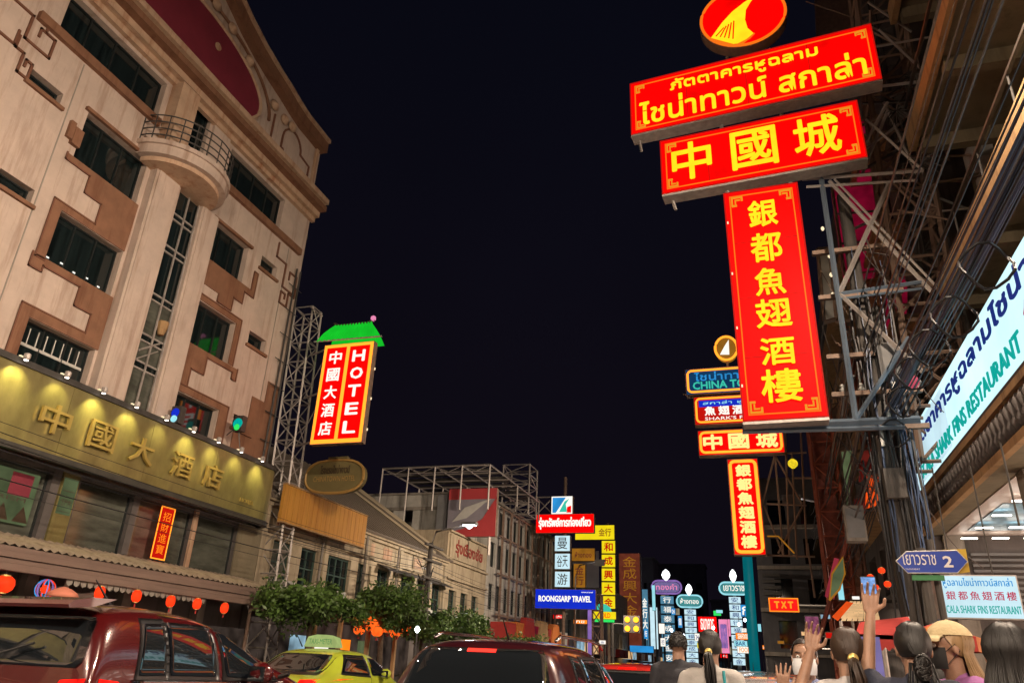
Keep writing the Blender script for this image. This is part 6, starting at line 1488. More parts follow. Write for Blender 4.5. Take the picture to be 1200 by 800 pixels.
# dark maroon SUV at the left
L = 4.45
st1 = [(0, .80, .86, .86, .80), (.006, 1.05, 1.12, .93, .84), (.012, 1.22, 1.30, .975, .85), (.022, 1.24, 1.52, .99, .83), (.035, 1.24, 1.68, .99, .82), (.07, 1.24, 1.735, .995, .81), (.16, 1.24, 1.75, 1, .81), (.26, 1.235, 1.735, 1, .80), (.34, 1.23, 1.655, 1, .80), (.42, 1.22, 1.515, 1, .80), (.50, 1.20, 1.36, 1, .80), (.57, 1.17, 1.24, .99, .82), (.64, 1.12, 1.16, .985, .83), (.85, 1.03, 1.07, .96, .83), (.97, .9, .95, .88, .8), (1, .7, .75, .8, .76)]
t, patch = car('parked_suv', 'big dark maroon SUV at the left edge seen from its right rear corner', 'car', -5.02, 4.06, L, 1.92, st1, 'maroon',
    side_w=[[(.44, 1.29), (.70, 1.29), (.70, 1.63), (.52, 1.62)], [(.74, 1.29), (1.27, 1.285), (1.25, 1.645), (.74, 1.645)], [(1.38, 1.285), (2.12, 1.26), (1.55, 1.60), (1.36, 1.64)]],
    rear=[(-.80, 1.325), (.80, 1.325), (.73, 1.64), (-.73, 1.64)], front=[(-.7, 1.28), (.7, 1.28), (.62, 1.62), (-.62, 1.62)],
    extras=[('tail_light', 'g_tail', 'r', [(.58, 1.10), (.84, 1.12), (.86, 1.265), (.68, 1.25)]), ('tail_light', 'g_tail', 'r', [(-.84, 1.12), (-.58, 1.10), (-.68, 1.25), (-.86, 1.265)]), ('tail_light_side', 'g_tail', '+x', [(.10, 1.13), (.36, 1.19), (.26, 1.25), (.12, 1.265)]), ('tailgate_trim', 'chrome', 'r', [(-.45, 1.12), (.45, 1.12), (.45, 1.16), (-.45, 1.16)])], plate=(0, .95, '3กข 4821'), rails=False)
MB().poly(Fr((-5.02, 4.06), (0, 1)), [(-.09, 1.70), (-.08, 1.68), (.12, 1.70), (.3, 1.762), (.1, 1.757), (-.05, 1.73)], -.72, .72).build('spoiler', PAINT['maroon'], t)
# maroon estate in the middle
st2 = [(0, .74, .80, .86, .80), (.006, .96, 1.02, .93, .84), (.014, 1.10, 1.2, .97, .82), (.03, 1.11, 1.42, .98, .76), (.05, 1.12, 1.60, .985, .72), (.085, 1.12, 1.665, .99, .72), (.2, 1.11, 1.70, 1, .74), (.38, 1.11, 1.70, 1, .74), (.5, 1.10, 1.64, 1, .74), (.58, 1.08, 1.49, 1, .75), (.66, 1.05, 1.27, .99, .77), (.72, 1.0, 1.08, .985, .8), (.9, .93, .98, .95, .82), (.98, .8, .85, .88, .8), (1, .6, .66, .8, .76)]
t, patch = car('estate_car', 'very dark red estate car in the middle with a lit high brake light', 'car', -2.52, 6.75, 4.6, 1.88, st2, 'maroon2',
    side_w=[[(.55, 1.22), (.95, 1.19), (.95, 1.52), (.72, 1.54)], [(1.03, 1.18), (1.85, 1.16), (1.83, 1.55), (1.05, 1.54)], [(1.95, 1.16), (2.95, 1.14), (2.45, 1.50), (1.95, 1.55)]],
    rear=[(-.74, 1.16), (.74, 1.16), (.60, 1.60), (-.60, 1.60)], front=[(-.7, 1.2), (.7, 1.2), (.58, 1.5), (-.58, 1.5)],
    extras=[('brake_light', 'g_tailhi', 'r', [(-.14, 1.565), (.14, 1.565), (.14, 1.595), (-.14, 1.595)]), ('tail_light', 'g_tail', 'r', [(.60, 1.0), (.88, 1.0), (.88, 1.22), (.70, 1.22)]), ('tail_light', 'g_tail', 'r', [(-.88, 1.0), (-.60, 1.0), (-.70, 1.22), (-.88, 1.22)])], plate=(0, .85, '7กฮ 1536'), rails=True)
# taxi
t, patch = car('taxi', 'yellow green taxi with a lit roof box ahead of the dark SUV', 'taxi', -7.72, 11.2, 4.4, 1.78, sedan_st(1.14, 1.60, 1.06), 'lime',
    side_w=[[(1.05, 1.24), (2.0, 1.20), (1.95, 1.49), (1.38, 1.49)], [(2.08, 1.20), (3.0, 1.18), (2.58, 1.47), (2.08, 1.49)]], rear=[(-.62, 1.23), (.62, 1.23), (.52, 1.51), (-.52, 1.51)], front=[(-.62, 1.18), (.62, 1.18), (.54, 1.42), (-.54, 1.42)],
    extras=[('tail_light', 'g_tail', 'r', [(.56, .98), (.84, 1.0), (.84, 1.14), (.56, 1.12)]), ('tail_light', 'g_tail', 'r', [(-.84, 1.0), (-.56, .98), (-.56, 1.12), (-.84, 1.14)])], plate=(0, .92, 'ทต 2947'))
F = FY(12.75); X = -7.72
MB().poly(F, [(X-.34, 1.63), (X+.34, 1.63), (X+.27, 1.80), (X+.1, 1.84), (X-.1, 1.84), (X-.27, 1.80)], -.22, 0).build('roof_box', 'g_taxibox', t)
lettering(t, F, 'TAXI-METER', X-.24, X+.24, 1.68, 1.77, .003, 'green_plate', .03, thick=.004)
# red car, right of the middle one
car('small_red_car', 'red car behind the man in the dark shirt with high brake light lit', 'car', -2.35, 13.6, 4.2, 1.78, suv_st(1.10, 1.58, 1.02), 'red',
    side_w=[[(.8, 1.2), (1.8, 1.18), (1.78, 1.46), (.95, 1.46)], [(1.88, 1.18), (2.7, 1.16), (2.35, 1.44), (1.88, 1.46)]], rear=[(-.66, 1.14), (.66, 1.14), (.54, 1.44), (-.54, 1.44)], front=None,
    extras=[('brake_light', 'g_tail', 'r', [(-.16, 1.50), (.16, 1.50), (.15, 1.53), (-.15, 1.53)]), ('tail_light', 'g_tail', 'r', [(.52, .84), (.84, .86), (.84, 1.02), (.56, 1.0)]), ('tail_light', 'g_tail', 'r', [(-.84, .86), (-.52, .84), (-.56, 1.0), (-.84, 1.02)])], plate=(0, .78, 'ษฆ 602'))
# white and silver cars near the women
car('white_car', 'pale car with dark rear window between the grey shirt woman and the masked woman', 'car', -.03, 10.2, 4.4, 1.76, suv_st(1.06, 1.47, 1.0), 'silver',
    side_w=[[(.8, 1.16), (1.8, 1.14), (1.78, 1.36), (.95, 1.36)], [(1.88, 1.14), (2.7, 1.12), (2.35, 1.36), (1.88, 1.36)]], rear=[(-.60, 1.10), (.60, 1.10), (.52, 1.34), (-.52, 1.34)], front=None,
    extras=[('tail_light', 'g_tail', 'r', [(.52, .84), (.82, .86), (.82, 1.02), (.56, 1.0)]), ('tail_light', 'g_tail', 'r', [(-.82, .86), (-.52, .84), (-.56, 1.0), (-.82, 1.02)])])
def wiper(x, y, z0, z1, lab_parent):
    MB().tube([Vector((x, y-.05, z0)), Vector((x+.06, y-.055, z0+.03)), Vector((x+.42, y-.01, z1))], .009, 5).build('rear_wiper', 'black_trim', lab_parent)
wiper(-5.05, 4.10, 1.325, 1.46, bpy.data.objects['parked_suv']); wiper(-2.55, 6.84, 1.16, 1.30, bpy.data.objects['estate_car'])
# more traffic ahead
rowcars = [('dark car with roof rails ahead of the estate car', -4.75, 13.2, 'black', 1.66, True), ('red saloon ahead of the taxi on its right', -6.1, 18.5, 'red', 1.52, False), ('small red car between the taxi and the estate car', -5.2, 23.5, 'red', 1.5, False), ('silver car just ahead of the small red one', -2.6, 20.0, 'silver', 1.58, False), ('pickup shaped pale car far down the middle lane', -.4, 21.0, 'white', 1.62, False), ('lone black car far down the left lane', -9.6, 27.0, 'black', 1.5, False), ('dark red car just ahead of the small bright red one', -3.9, 18.6, 'maroon', 1.62, False), ('silver car ahead of the pale car, beside the masked woman', .1, 15.6, 'silver', 1.56, False), ('white car ahead of the roof railed one', -5.0, 29.5, 'white', 1.6, False)]
for k, (lab, x, y, p, h_, rl) in enumerate(rowcars):
    ml = 'g_tail'
    car('car', lab, 'car', x, y, 4.4, 1.78, (suv_st if h_ > 1.55 else sedan_st)(h_-.48, h_-.03, h_-.56), p, side_w=[[(1.05, h_-.36), (1.95, h_-.38), (1.9, h_-.13), (1.35, h_-.13)], [(2.04, h_-.38), (2.9, h_-.4), (2.5, h_-.14), (2.04, h_-.13)]], rear=[(-.58, h_-.38), (.58, h_-.38), (.5, h_-.15), (-.5, h_-.15)],
        extras=[('tail_light', ml, 'r', [(.54, h_-.60), (.84, h_-.58), (.84, h_-.46), (.56, h_-.46)]), ('brake_light', ml, 'r', [(-.12, h_-.125), (.12, h_-.125), (.12, h_-.10), (-.12, h_-.10)]), ('tail_light', ml, 'r', [(-.84, h_-.58), (-.54, h_-.60), (-.56, h_-.46), (-.84, h_-.46)])], rails=rl)

# ================================================================= PEOPLE
def blob(mb, p0, r0, p1, r1, n=12, sq=(1, 1, 1)):
    """tapered capsule"""
    p0 = Vector(p0); p1 = Vector(p1); d = (p1-p0); L = d.length; t = d.normalized() if L > 1e-6 else Vector((0, 0, 1))
    a = t.cross(Vector((0, 0, 1)) if abs(t.z) < .9 else Vector((0, 1, 0))).normalized(); b = t.cross(a); k = len(mb.v)
    rings = [(-math.cos(q)*r0, math.sin(q)*r0) for q in (.35, .8, 1.25)]+[(0, r0)]+[(L, r1)]+[(L+math.sin(q)*r1, math.cos(q)*r1) for q in (.35, .8, 1.25)]
    for h, r in rings:
        for j in range(n):
            an = 2*PI*j/n; mb.v.append(p0+t*h+(a*math.cos(an)+b*math.sin(an))*r)
    for i in range(len(rings)-1):
        for j in range(n): mb.f.append((k+i*n+j, k+i*n+(j+1) % n, k+(i+1)*n+(j+1) % n, k+(i+1)*n+j))
    mb.f.append(tuple(k+j for j in range(n-1, -1, -1))); mb.f.append(tuple(k+(len(rings)-1)*n+j for j in range(n)))
def ell(mb, c, r, n=18, m=12):
    c = Vector(c); k = len(mb.v)
    for i in range(1, m):
        ph = PI*i/m
        for j in range(n): mb.v.append(c+Vector((r[0]*math.sin(ph)*math.cos(2*PI*j/n), r[1]*math.sin(ph)*math.sin(2*PI*j/n), -r[2]*math.cos(ph))))
    for i in range(m-2):
        for j in range(n): mb.f.append((k+i*n+j, k+i*n+(j+1) % n, k+(i+1)*n+(j+1) % n, k+(i+1)*n+j))
    mb.f.append(tuple(k+j for j in range(n-1, -1, -1))); mb.f.append(tuple(k+(m-2)*n+j for j in range(n)))
def fuse(mb, name, m, parent, vox=.008, sm=4, wr=0.0, seed=0):
    """one continuous skin over overlapping volumes"""
    me = bpy.data.meshes.new('t'); me.from_pydata(mb.v, [], mb.f); o = bpy.data.objects.new('t', me); COL.objects.link(o)
    r = o.modifiers.new('r', 'REMESH'); r.mode = 'VOXEL'; r.voxel_size = vox; s_ = o.modifiers.new('s', 'SMOOTH'); s_.iterations = sm; s_.factor = .6
    dg = bpy.context.evaluated_depsgraph_get(); m2 = bpy.data.meshes.new_from_object(o.evaluated_get(dg)); bpy.data.objects.remove(o)
    if wr:
        m2.update(); ns = [v.normal.copy() for v in m2.vertices]
        for v, nn in zip(m2.vertices, ns):
            q = v.co*7+Vector((seed, 0, 0)); v.co += nn*wr*(noise.noise(Vector((q.x, q.y, q.z*.6)))+.6*noise.noise(q*2.3))
    m2.materials.clear(); m2.materials.append(M[m] if isinstance(m, str) else m); m2.shade_smooth(); m2.name = name
    return link(name, m2, parent)

def person(label, x, y, yaw, Ht, hair, hairm, shirt, trousers, armL=None, armR=None, male=False, sleeve='short', phone=None, mask=None, cap=False, turn=0, bag=None):
    """local frame: looks along +y, x to its right. arm = (elbow, wrist, finger direction)"""
    t = thing('person', label, 'person', (x, y, 0)); t.rotation_euler = (0, 0, yaw); s = Ht/1.72
    V = lambda a, b, c: Vector((a*s, b*s, c*s)); sw = .195 if male else .172; hw = .155 if male else .165
    C = V(0, .02, 1.585)      # head centre
    RH = Matrix.Rotation(turn, 3, 'Z')
    H = lambda a, b, c: C+RH @ V(a, b, c)
    arms = {}
    for sd, ar in ((-1, armL), (1, armR)):
        sh = V(sd*sw, -.01, 1.385)
        if ar is None: ar = ((sd*(sw+.055), -.03, 1.10), (sd*(sw+.05), .08, .86), (sd*-.05, .15, -1))
        arms[sd] = (sh, V(*ar[0]), V(*ar[1]), Vector(ar[2]).normalized())
    mb = MB()
    # skull, jaw, nose, ears, neck
    def hell(c, r):
        k = len(mb.v); ell(mb, (0, 0, 0), [q*s for q in r])
        for i in range(k, len(mb.v)): mb.v[i] = C+RH @ (mb.v[i]+V(*c))
    hell((0, -.012, .03), (.074, .092, .088)); hell((0, .03, -.035), (.055, .058, .068)); hell((0, .058, -.075), (.026, .024, .022)); hell((0, .045, .035), (.062, .045, .05))
    hell((0, .096, -.012), (.012, .018, .013)); hell((0, .090, .012), (.008, .014, .024)); hell((0, .083, -.048), (.024, .012, .007)); hell((0, .082, -.058), (.020, .011, .007))
    hell((0, .078, .045), (.045, .012, .009))
    for sd in (-1, 1): hell((sd*.075, -.005, -.005), (.009, .018, .030)); hell((sd*.040, .055, -.02), (.022, .022, .022))
    blob(mb, V(0, -.01, 1.37), .062*s, H(0, -.012, -.06), .054*s)
    blob(mb, V(-sw*.75, -.01, 1.40), .048*s, V(sw*.75, -.01, 1.40), .048*s)
    for z, w_, d, in ((1.31, sw*.80, .095), (1.20, sw*.72, .105), (1.08, sw*.62, .095), (.98, hw*.72, .10), (.90, hw*.85, .108)): blob(mb, V(-w_*.45, 0, z), d*s, V(w_*.45, 0, z), d*s)
    for sd in (-1, 1):
        hp, kn, an = V(sd*.092, 0, .88), V(sd*.098, .01, .48), V(sd*.10, -.02, .085)
        blob(mb, hp, .088*s, kn, .056*s); blob(mb, kn, .055*s, an, .036*s); blob(mb, an-V(0, .03, .04), .035*s, an+V(0, .15, -.05), .032*s)
        sh, el, wr, fd = arms[sd]
        blob(mb, sh, .050*s, el, .036*s); blob(mb, el, .037*s, wr, .023*s)
        # palm, four fingers of different length, thumb from the side
        f = fd; pa = (wr-el).normalized(); side = f.cross(Vector((0, 1, 0)) if abs(f.y) < .8 else Vector((1, 0, 0))).normalized(); nrm = f.cross(side)
        p0 = wr; p1 = wr+f*.078*s
        for q in (-.030, -.011, .011, .030): blob(mb, p0+f*.015*s+side*q*s*.7, .014*s, p1+side*q*s, .0125*s, 8)
        for i, (q, ln) in enumerate(((-.033, .056), (-.0115, .072), (.0115, .078), (.033, .068))):
            a0 = p1+side*q*s; f = (fd+side*q*5.5).normalized(); cu = .35 if not (phone and phone[0] == sd) else .6
            a1 = a0+(f*math.cos(cu*.5)+nrm*math.sin(cu*.5)).normalized()*ln*.5*s; a2 = a1+(f*math.cos(cu*1.4)+nrm*math.sin(cu*1.4)).normalized()*ln*.5*s
            blob(mb, a0, .0092*s, a1, .0082*s, 8); blob(mb, a1, .0082*s, a2, .0068*s, 8)
        f = fd; b0 = p0+f*.022*s+side*.030*s*sd; b1 = b0+(side*sd*.75+f*.6+nrm*.3).normalized()*.042*s; b2 = b1+(f*.9+nrm*.5+side*sd*.1).normalized()*.030*s
        blob(mb, b0, .012*s, b1, .0105*s, 8); blob(mb, b1, .0102*s, b2, .0085*s, 8)
    fuse(mb, 'body', 'skin', t, .0046 if (phone or mask == 'mask_white') else .009, 3 if not phone else 2)
    # shirt
    mb = MB(); g = .013*s; fl = .02*s
    blob(mb, V(-sw*.78, -.01, 1.395), .052*s+g, V(sw*.78, -.01, 1.395), .052*s+g); blob(mb, V(0, -.012, 1.38), .072*s, V(0, -.012, 1.445), .062*s)
    for z, w_, d in ((1.33, sw*.86, .098), (1.25, sw*.80, .108), (1.16, sw*.76, .108), (1.07, sw*.72, .108), (.98, hw*.86, .116), (.90, hw*.98, .122)): blob(mb, V(-w_*.47, 0, z), d*s+g*.8, V(w_*.47, 0, z), d*s+g*.8)
    for sd in (-1, 1):
        sh, el, wr, fd = arms[sd]
        if sleeve == 'long': blob(mb, sh, .060*s, el, .050*s); blob(mb, el, .050*s, el.lerp(wr, .93), .036*s)
        else: blob(mb, sh, .060*s, sh.lerp(el, .68), .058*s)
    so = fuse(mb, 'shirt', shirt, t, .011, 5, .009*s, x*13)
    # trousers and shoes
    mb = MB()
    blob(mb, V(-.07, 0, .90), .112*s, V(.07, 0, .90), .112*s)
    for sd in (-1, 1): blob(mb, V(sd*.092, 0, .86), .102*s, V(sd*.098, .01, .48), .072*s); blob(mb, V(sd*.098, .01, .48), .070*s, V(sd*.10, -.02, .11), .058*s)
    fuse(mb, 'trousers', trousers, t, .013, 4, .006, 3)
    for sd in (-1, 1):
        mb = MB(); an = V(sd*.10, -.02, .045); blob(mb, an-V(0, .03, 0), .046*s, an+V(0, .16, -.005), .040*s); fuse(mb, 'shoe', 'tyre', t, .012, 2)
    # face details
    for sd in (-1, 1):
        e = MB(); ell(e, H(sd*.031, .079, .012), (.012*s,)*3, 12, 8); eo = e.build('eye', 'eye_white', None, True); eo.parent = t
        e = MB(); ell(e, H(sd*.031, .0855, .012), (.0065*s,)*3, 10, 6); io = e.build('iris', 'hair_black', None, True); io.parent = eo
        e = MB(); e.tube([H(sd*.014, .090, .034), H(sd*.032, .092, .040), H(sd*.050, .078, .033)], [.003*s, .004*s, .002*s], 6); bo = e.build('eyebrow', 'hair_black', None, True); bo.parent = t
    if mask:
        e = MB(); n, m_ = 12, 8; vs = []
        for j in range(m_+1):
            for i in range(n+1):
                a = math.radians(-78+156*i/n); z = -.095+.098*j/m_; bul = math.cos((j/m_-.45)*2.3); r_ = .060+.014*bul; vs.append(H(r_*math.sin(a)*1.05, .028+(.056+.022*bul)*math.cos(a), z))
        e.add(vs, [(j*(n+1)+i, j*(n+1)+i+1, (j+1)*(n+1)+i+1, (j+1)*(n+1)+i) for j in range(m_) for i in range(n)]); mo = e.build('face_mask', mask, None, True); mo.parent = t
        for sd in (-1, 1):
            e = MB(); e.tube([H(sd*.062, .045, -.02), H(sd*.082, .0, .02), H(sd*.08, -.02, -.01), H(sd*.062, .04, -.075)], .0018*s, 5); q = e.build('ear_loop', mask, None); q.parent = mo
    # hair: a scalp shell and combed strands
    rr = random.Random(int(x*1000)+5)
    def sk(az, el_, k=1.0):   # point on the scalp, az 0 = back
        d = Vector((math.sin(az)*math.cos(el_), -math.cos(az)*math.cos(el_), math.sin(el_)))
        return H(d.x*.083*k, -.012+d.y*.103*k, .03+d.z*.096*k)
    e = MB(); n, m_ = 22, 10; vs = []
    lo = -.75 if not male else -.35
    for j in range(m_+1):
        for i in range(n+1):
            az = -2.15+4.3*i/n; e0 = lo+(1.57-lo)*j/m_
            if abs(az) > 1.5: e0 = max(e0, lo+(abs(az)-1.5)*1.7)
            vs.append(sk(az, e0))
    fc = [(j*(n+1)+i, j*(n+1)+i+1, (j+1)*(n+1)+i+1, (j+1)*(n+1)+i) for j in range(m_) for i in range(n)]
    # close over the forehead
    k0 = len(vs); vs += [sk(-2.15+4.3*0+(-(PI-2.15)*2)*i/8, .62+.5*math.sin(PI*i/8)*.3) for i in range(9)]+[sk(-2.15-(PI-2.15)*2*i/8, 1.15) for i in range(9)]+[sk(0, 1.57)]
    fc += [(k0+i, k0+i+1, k0+10+i, k0+9+i) for i in range(8)]+[(k0+9+i, k0+10+i, k0+18) for i in range(8)]
    e.add(vs, fc); ho = e.build('hair', hairm, None, True); ho.parent = t
    sb = MB()
    if hair == 'short':
        for i in range(240):
            az = rr.uniform(-2.2, 2.2); el_ = rr.uniform(-.35, 1.5); p = sk(az, el_, 1.0); q = sk(az+rr.uniform(-.1, .1), el_-.28, 1.05); sb.tube([p, q], [.004*s, .002*s], 4)
    else:
        tie = {'pony': H(0, -.118, -.015), 'bun': H(0, -.118, -.04), 'long': None}[hair]
        for i in range(380):
            az = rr.uniform(-2.1, 2.1)*(.62 if cap else 1); e1 = -.55 if hair != 'long' else -.5
            P = []
            for q in range(7):
                f = q/6; el_ = 1.45+(e1-1.45)*f; a_ = az*(.55+.45*min(1, f*2.4)); k_ = 1.0+.03*rr.random()
                p = sk(a_, el_, k_)
                if tie is not None: p = p.lerp(tie, max(0, (f-.35)/.65)**1.6)
                P.append(p)
            if hair == 'long':
                b = P[-1]; dn = rr.uniform(.20, .40)
                out = (b-C); out.z = 0; out = out.normalized()
                P += [b+out*.022*s+V(0, 0, -dn*.35), b+out*.030*s+V(0, -.02, -dn*.7), b+out*.02*s+V(0, -.02, -dn)]
            sb.tube(P, [.0040*s]*(len(P)-1)+[.0015*s], 4, ref=C+V(0, .03, -.02))
        if hair == 'pony':
            for i in range(90):
                a = rr.random()*2*PI; q = .024*math.sqrt(rr.random()); o = Vector((math.cos(a)*q, math.sin(a)*q, 0))*s; ln = rr.uniform(.26, .36)
                sb.tube([tie+o*.5, tie+o*1.2+V(0, -.035, -.03), tie+o*1.6+V(.01, -.04, -ln*.4), tie+o*1.4+V(.015, -.02, -ln*.8), tie+o*.7+V(.01, -.01, -ln)], [.005*s]*4+[.002*s], 4)
            e = MB(); e.lathe(tie+V(0, -.012, -.01), [(.022*s, -.012*s), (.027*s, 0), (.022*s, .012*s)], 12, 'y'); q = e.build('hair_tie', 'gold_letter', None, True); q.parent = t
        if hair == 'bun':
            for i in range(80):
                a = rr.uniform(0, 2*PI); r_ = rr.uniform(.015, .036); zz = rr.uniform(-.03, .02); c = tie+V(0, -.015, -.035)
                sb.tube([c+V(r_*math.cos(a+q*.5), -.02+.01*q*.3, zz+r_*math.sin(a+q*.5)*1.1) for q in range(6)], .005*s, 4)
            for i in range(26):
                a = rr.uniform(-.05, .05); sb.tube([tie+V(a, 0, -.02), tie+V(a*1.4, -.01, -.12), tie+V(a*1.2, .01, -.2)], [.005*s, .004*s, .0015*s], 4)
    o = sb.build('strands', hairm, None, True); o.parent = t; o['kind'] = 'stuff'
    if cap:
        e = MB(); n, m_ = 20, 7; vs = [sk(2*PI*i/n, .30+(1.57-.30)*j/m_, 1.09) for j in range(m_+1) for i in range(n)]
        e.add(vs, [(j*n+i, j*n+(i+1) % n, (j+1)*n+(i+1) % n, (j+1)*n+i) for j in range(m_) for i in range(n)]); co = e.build('cap', 'cap_cloth', None, True); co.parent = t
        e = MB(); vs = [H(.078*math.sin(a)*k, -.012+.100*math.cos(a)*k+(.0 if k < 1.3 else .012), .062-(k-1)*.045) for k in (1.02, 1.3, 1.68) for a in [math.radians(-60+120*i/10) for i in range(11)]]
        vs += [v-V(0, 0, .006) for v in vs]; f = [(j*11+i, j*11+i+1, (j+1)*11+i+1, (j+1)*11+i) for j in range(2) for i in range(10)]; e.add(vs, f+[tuple(33+q for q in reversed(z)) for z in f]+[(22+i, 23+i, 56+i, 55+i) for i in range(10)]); q = e.build('brim', 'cap_cloth', None, True); q.parent = co
        e = MB(); ell(e, H(0, -.012, .03+.096*1.09), (.008*s, .008*s, .005*s), 8, 6); q = e.build('button', 'cap_cloth', None); q.parent = co
    if bag:
        e = MB(); e.tube([V(sw*.55, -.10, 1.44), V(sw*.62, -.145, 1.30), V(.02, -.155, 1.08), V(-.12, -.14, .92)], .011*s, 6); q = e.build('bag_strap', bag, None); q.parent = t
    if phone:
        sd, on, lab = phone; sh, el, wr, fd = arms[sd]
        return t, (t.matrix_basis.to_3x3() @ Vector((0, 0, 0)), wr+fd*.105*s)
    return t, None
M['eye_white'] = mat('eye_white', (.7, .68, .64), .3, var=.02); M['cap_cloth'] = mat('cream_cap_cloth', (.52, .42, .24), .85, var=.12, vscale=12, bump=.2, bscale=60)
M['cl_black'] = mat('black_shirt', (.022, .022, .028), .85, var=.2, vscale=6, bump=.2, bscale=80); M['cl_grey'] = mat('grey_shirt', (.36, .34, .32), .85, var=.10, vscale=5, bump=.2, bscale=80)
M['cl_pale'] = mat('pale_grey_shirt', (.40, .38, .38), .85, var=.1, vscale=5, bump=.2, bscale=80); M['cl_navy'] = mat('navy_shirt', (.022, .026, .045), .85, var=.25, vscale=5, bump=.2, bscale=80)
M['cl_purple'] = mat('purple_shirt', (.30, .11, .30), .85, var=.12, vscale=5, bump=.2, bscale=80); M['cl_blue'] = mat('blue_grey_shirt', (.20, .24, .42), .85, var=.2, vscale=5, bump=.2, bscale=80)
M['cl_orange'] = mat('rust_orange_shirt', (.42, .09, .04), .85, var=.12, vscale=5, bump=.2, bscale=80); M['jeans'] = mat('dark_jeans', (.03, .045, .085), .85, var=.25, vscale=8, bump=.2, bscale=90)
M['mask_white'] = mat('white_mask', (.66, .68, .70), .8, var=.05, bump=.1, bscale=60); M['mask_black'] = mat('black_mask', (.015, .015, .016), .8, var=.1)

def hold_phone(t, pos, label, screen, yaw=0, tilt=.15):
    """a phone held upright in the raised hand; it stays a thing of its own"""
    w_ = Matrix.Rotation(t.rotation_euler.z, 3, 'Z') @ pos[1] + t.location
    p = thing('mobile_phone', label, 'phone', w_); R = Matrix.Rotation(yaw, 3, 'Z')
    F = Fr((w_.x, w_.y+.012), (math.cos(yaw), math.sin(yaw)))
    MB().poly(F, [(a, b+w_.z+.01) for a, b in [(-.034, -.07), (.034, -.07), (.038, -.066), (.038, .066), (.034, .07), (-.034, .07), (-.038, .066), (-.038, -.066)]], -.009, 0).build('case', 'black_trim', p)
    MB().box(F, -.034, .034, .0005, .001, w_.z-.052, w_.z+.074).build('screen', screen, p)
    MB().lathe(F.p(-.022, -.010, w_.z+.06), [(.007, -.001), (.007, .001)], 10, 'y').build('camera_lens', 'car_glass', p)

def hx(u, v, y): return at(u, v, y=y).x
# man with short hair
person('man with short hair and dark shirt seen from behind, leftmost of the crowd', hx(794, 745, 8.0), 8.0, .05, at(794, 738.5, y=8.0).z*1.0, 'short', 'hair_black', 'cl_black', 'jeans', male=True)
person('woman with low dark ponytail and plain grey shirt seen from behind', hx(831, 742, 6.1), 6.1, -.05, at(831, 736, y=6.1).z, 'pony', 'hair_black', 'cl_grey', 'jeans', bag='teal_paint')
t, ph = person('woman in white mask and bluish top facing the viewer', hx(941, 750, 5.6), 5.6, PI-.15, at(941, 746, y=5.6).z, 'bun', 'hair_black', 'cl_blue', 'jeans', mask='mask_white', armR=((.22, .10, 1.14), (.12, .26, 1.40), (-.1, .1, 1)))
x2 = hx(991, 740, 4.45)
t, ph = person('woman with long brown ponytail and pale grey shirt lifting a dark phone', x2, 4.45, .08, at(991, 732.5, y=4.45).z, 'pony', 'hair_brown', 'cl_pale', 'jeans', armL=((-.26, .10, 1.36), (-.155, .20, 1.60), (.25, .10, 1)), phone=(-1, 1, ''))
hold_phone(t, ph, 'dark phone held up by the woman with the long brown ponytail', 'g_phonedim')
t, ph = person('woman with dark knotted hair and navy shirt raising her left arm high with a phone', hx(1068, 740, 4.35), 4.35, .05, at(1068, 726, y=4.35).z, 'bun', 'hair_black', 'cl_navy', 'jeans', armL=((-.215, .06, 1.47), (-.155, .10, 1.755), (.12, .05, 1)), phone=(-1, 1, ''))
hold_phone(t, ph, 'phone with a bright blue screen held highest above the crowd', 'g_phone')
person('woman in cream cap and black mask with bleached hair and purple shirt, looking left', hx(1113, 740, 4.6), 4.6, 1.85, at(1111, 726, y=4.6).z, 'long', 'hair_blond', 'cl_purple', 'jeans', mask='mask_black', cap=True, turn=-.1)
person('woman with very long loose dark hair at the right, back to the viewer', hx(1177, 740, 3.5), 3.5, -.1, at(1177, 726, y=3.5).z, 'long', 'hair_black', 'cl_black', 'jeans')
person('person in rust orange shirt at the right edge of the crowd', hx(1212, 760, 3.95), 3.95, -.2, 1.66, 'short', 'hair_black', 'cl_orange', 'jeans', male=True)
person('shopper in dark navy shirt between the highest phone and the woman in the cap', hx(1096, 770, 5.3), 5.3, .1, at(1096, 768, y=5.3).z+.0, 'bun', 'hair_black', 'cl_navy', 'jeans')

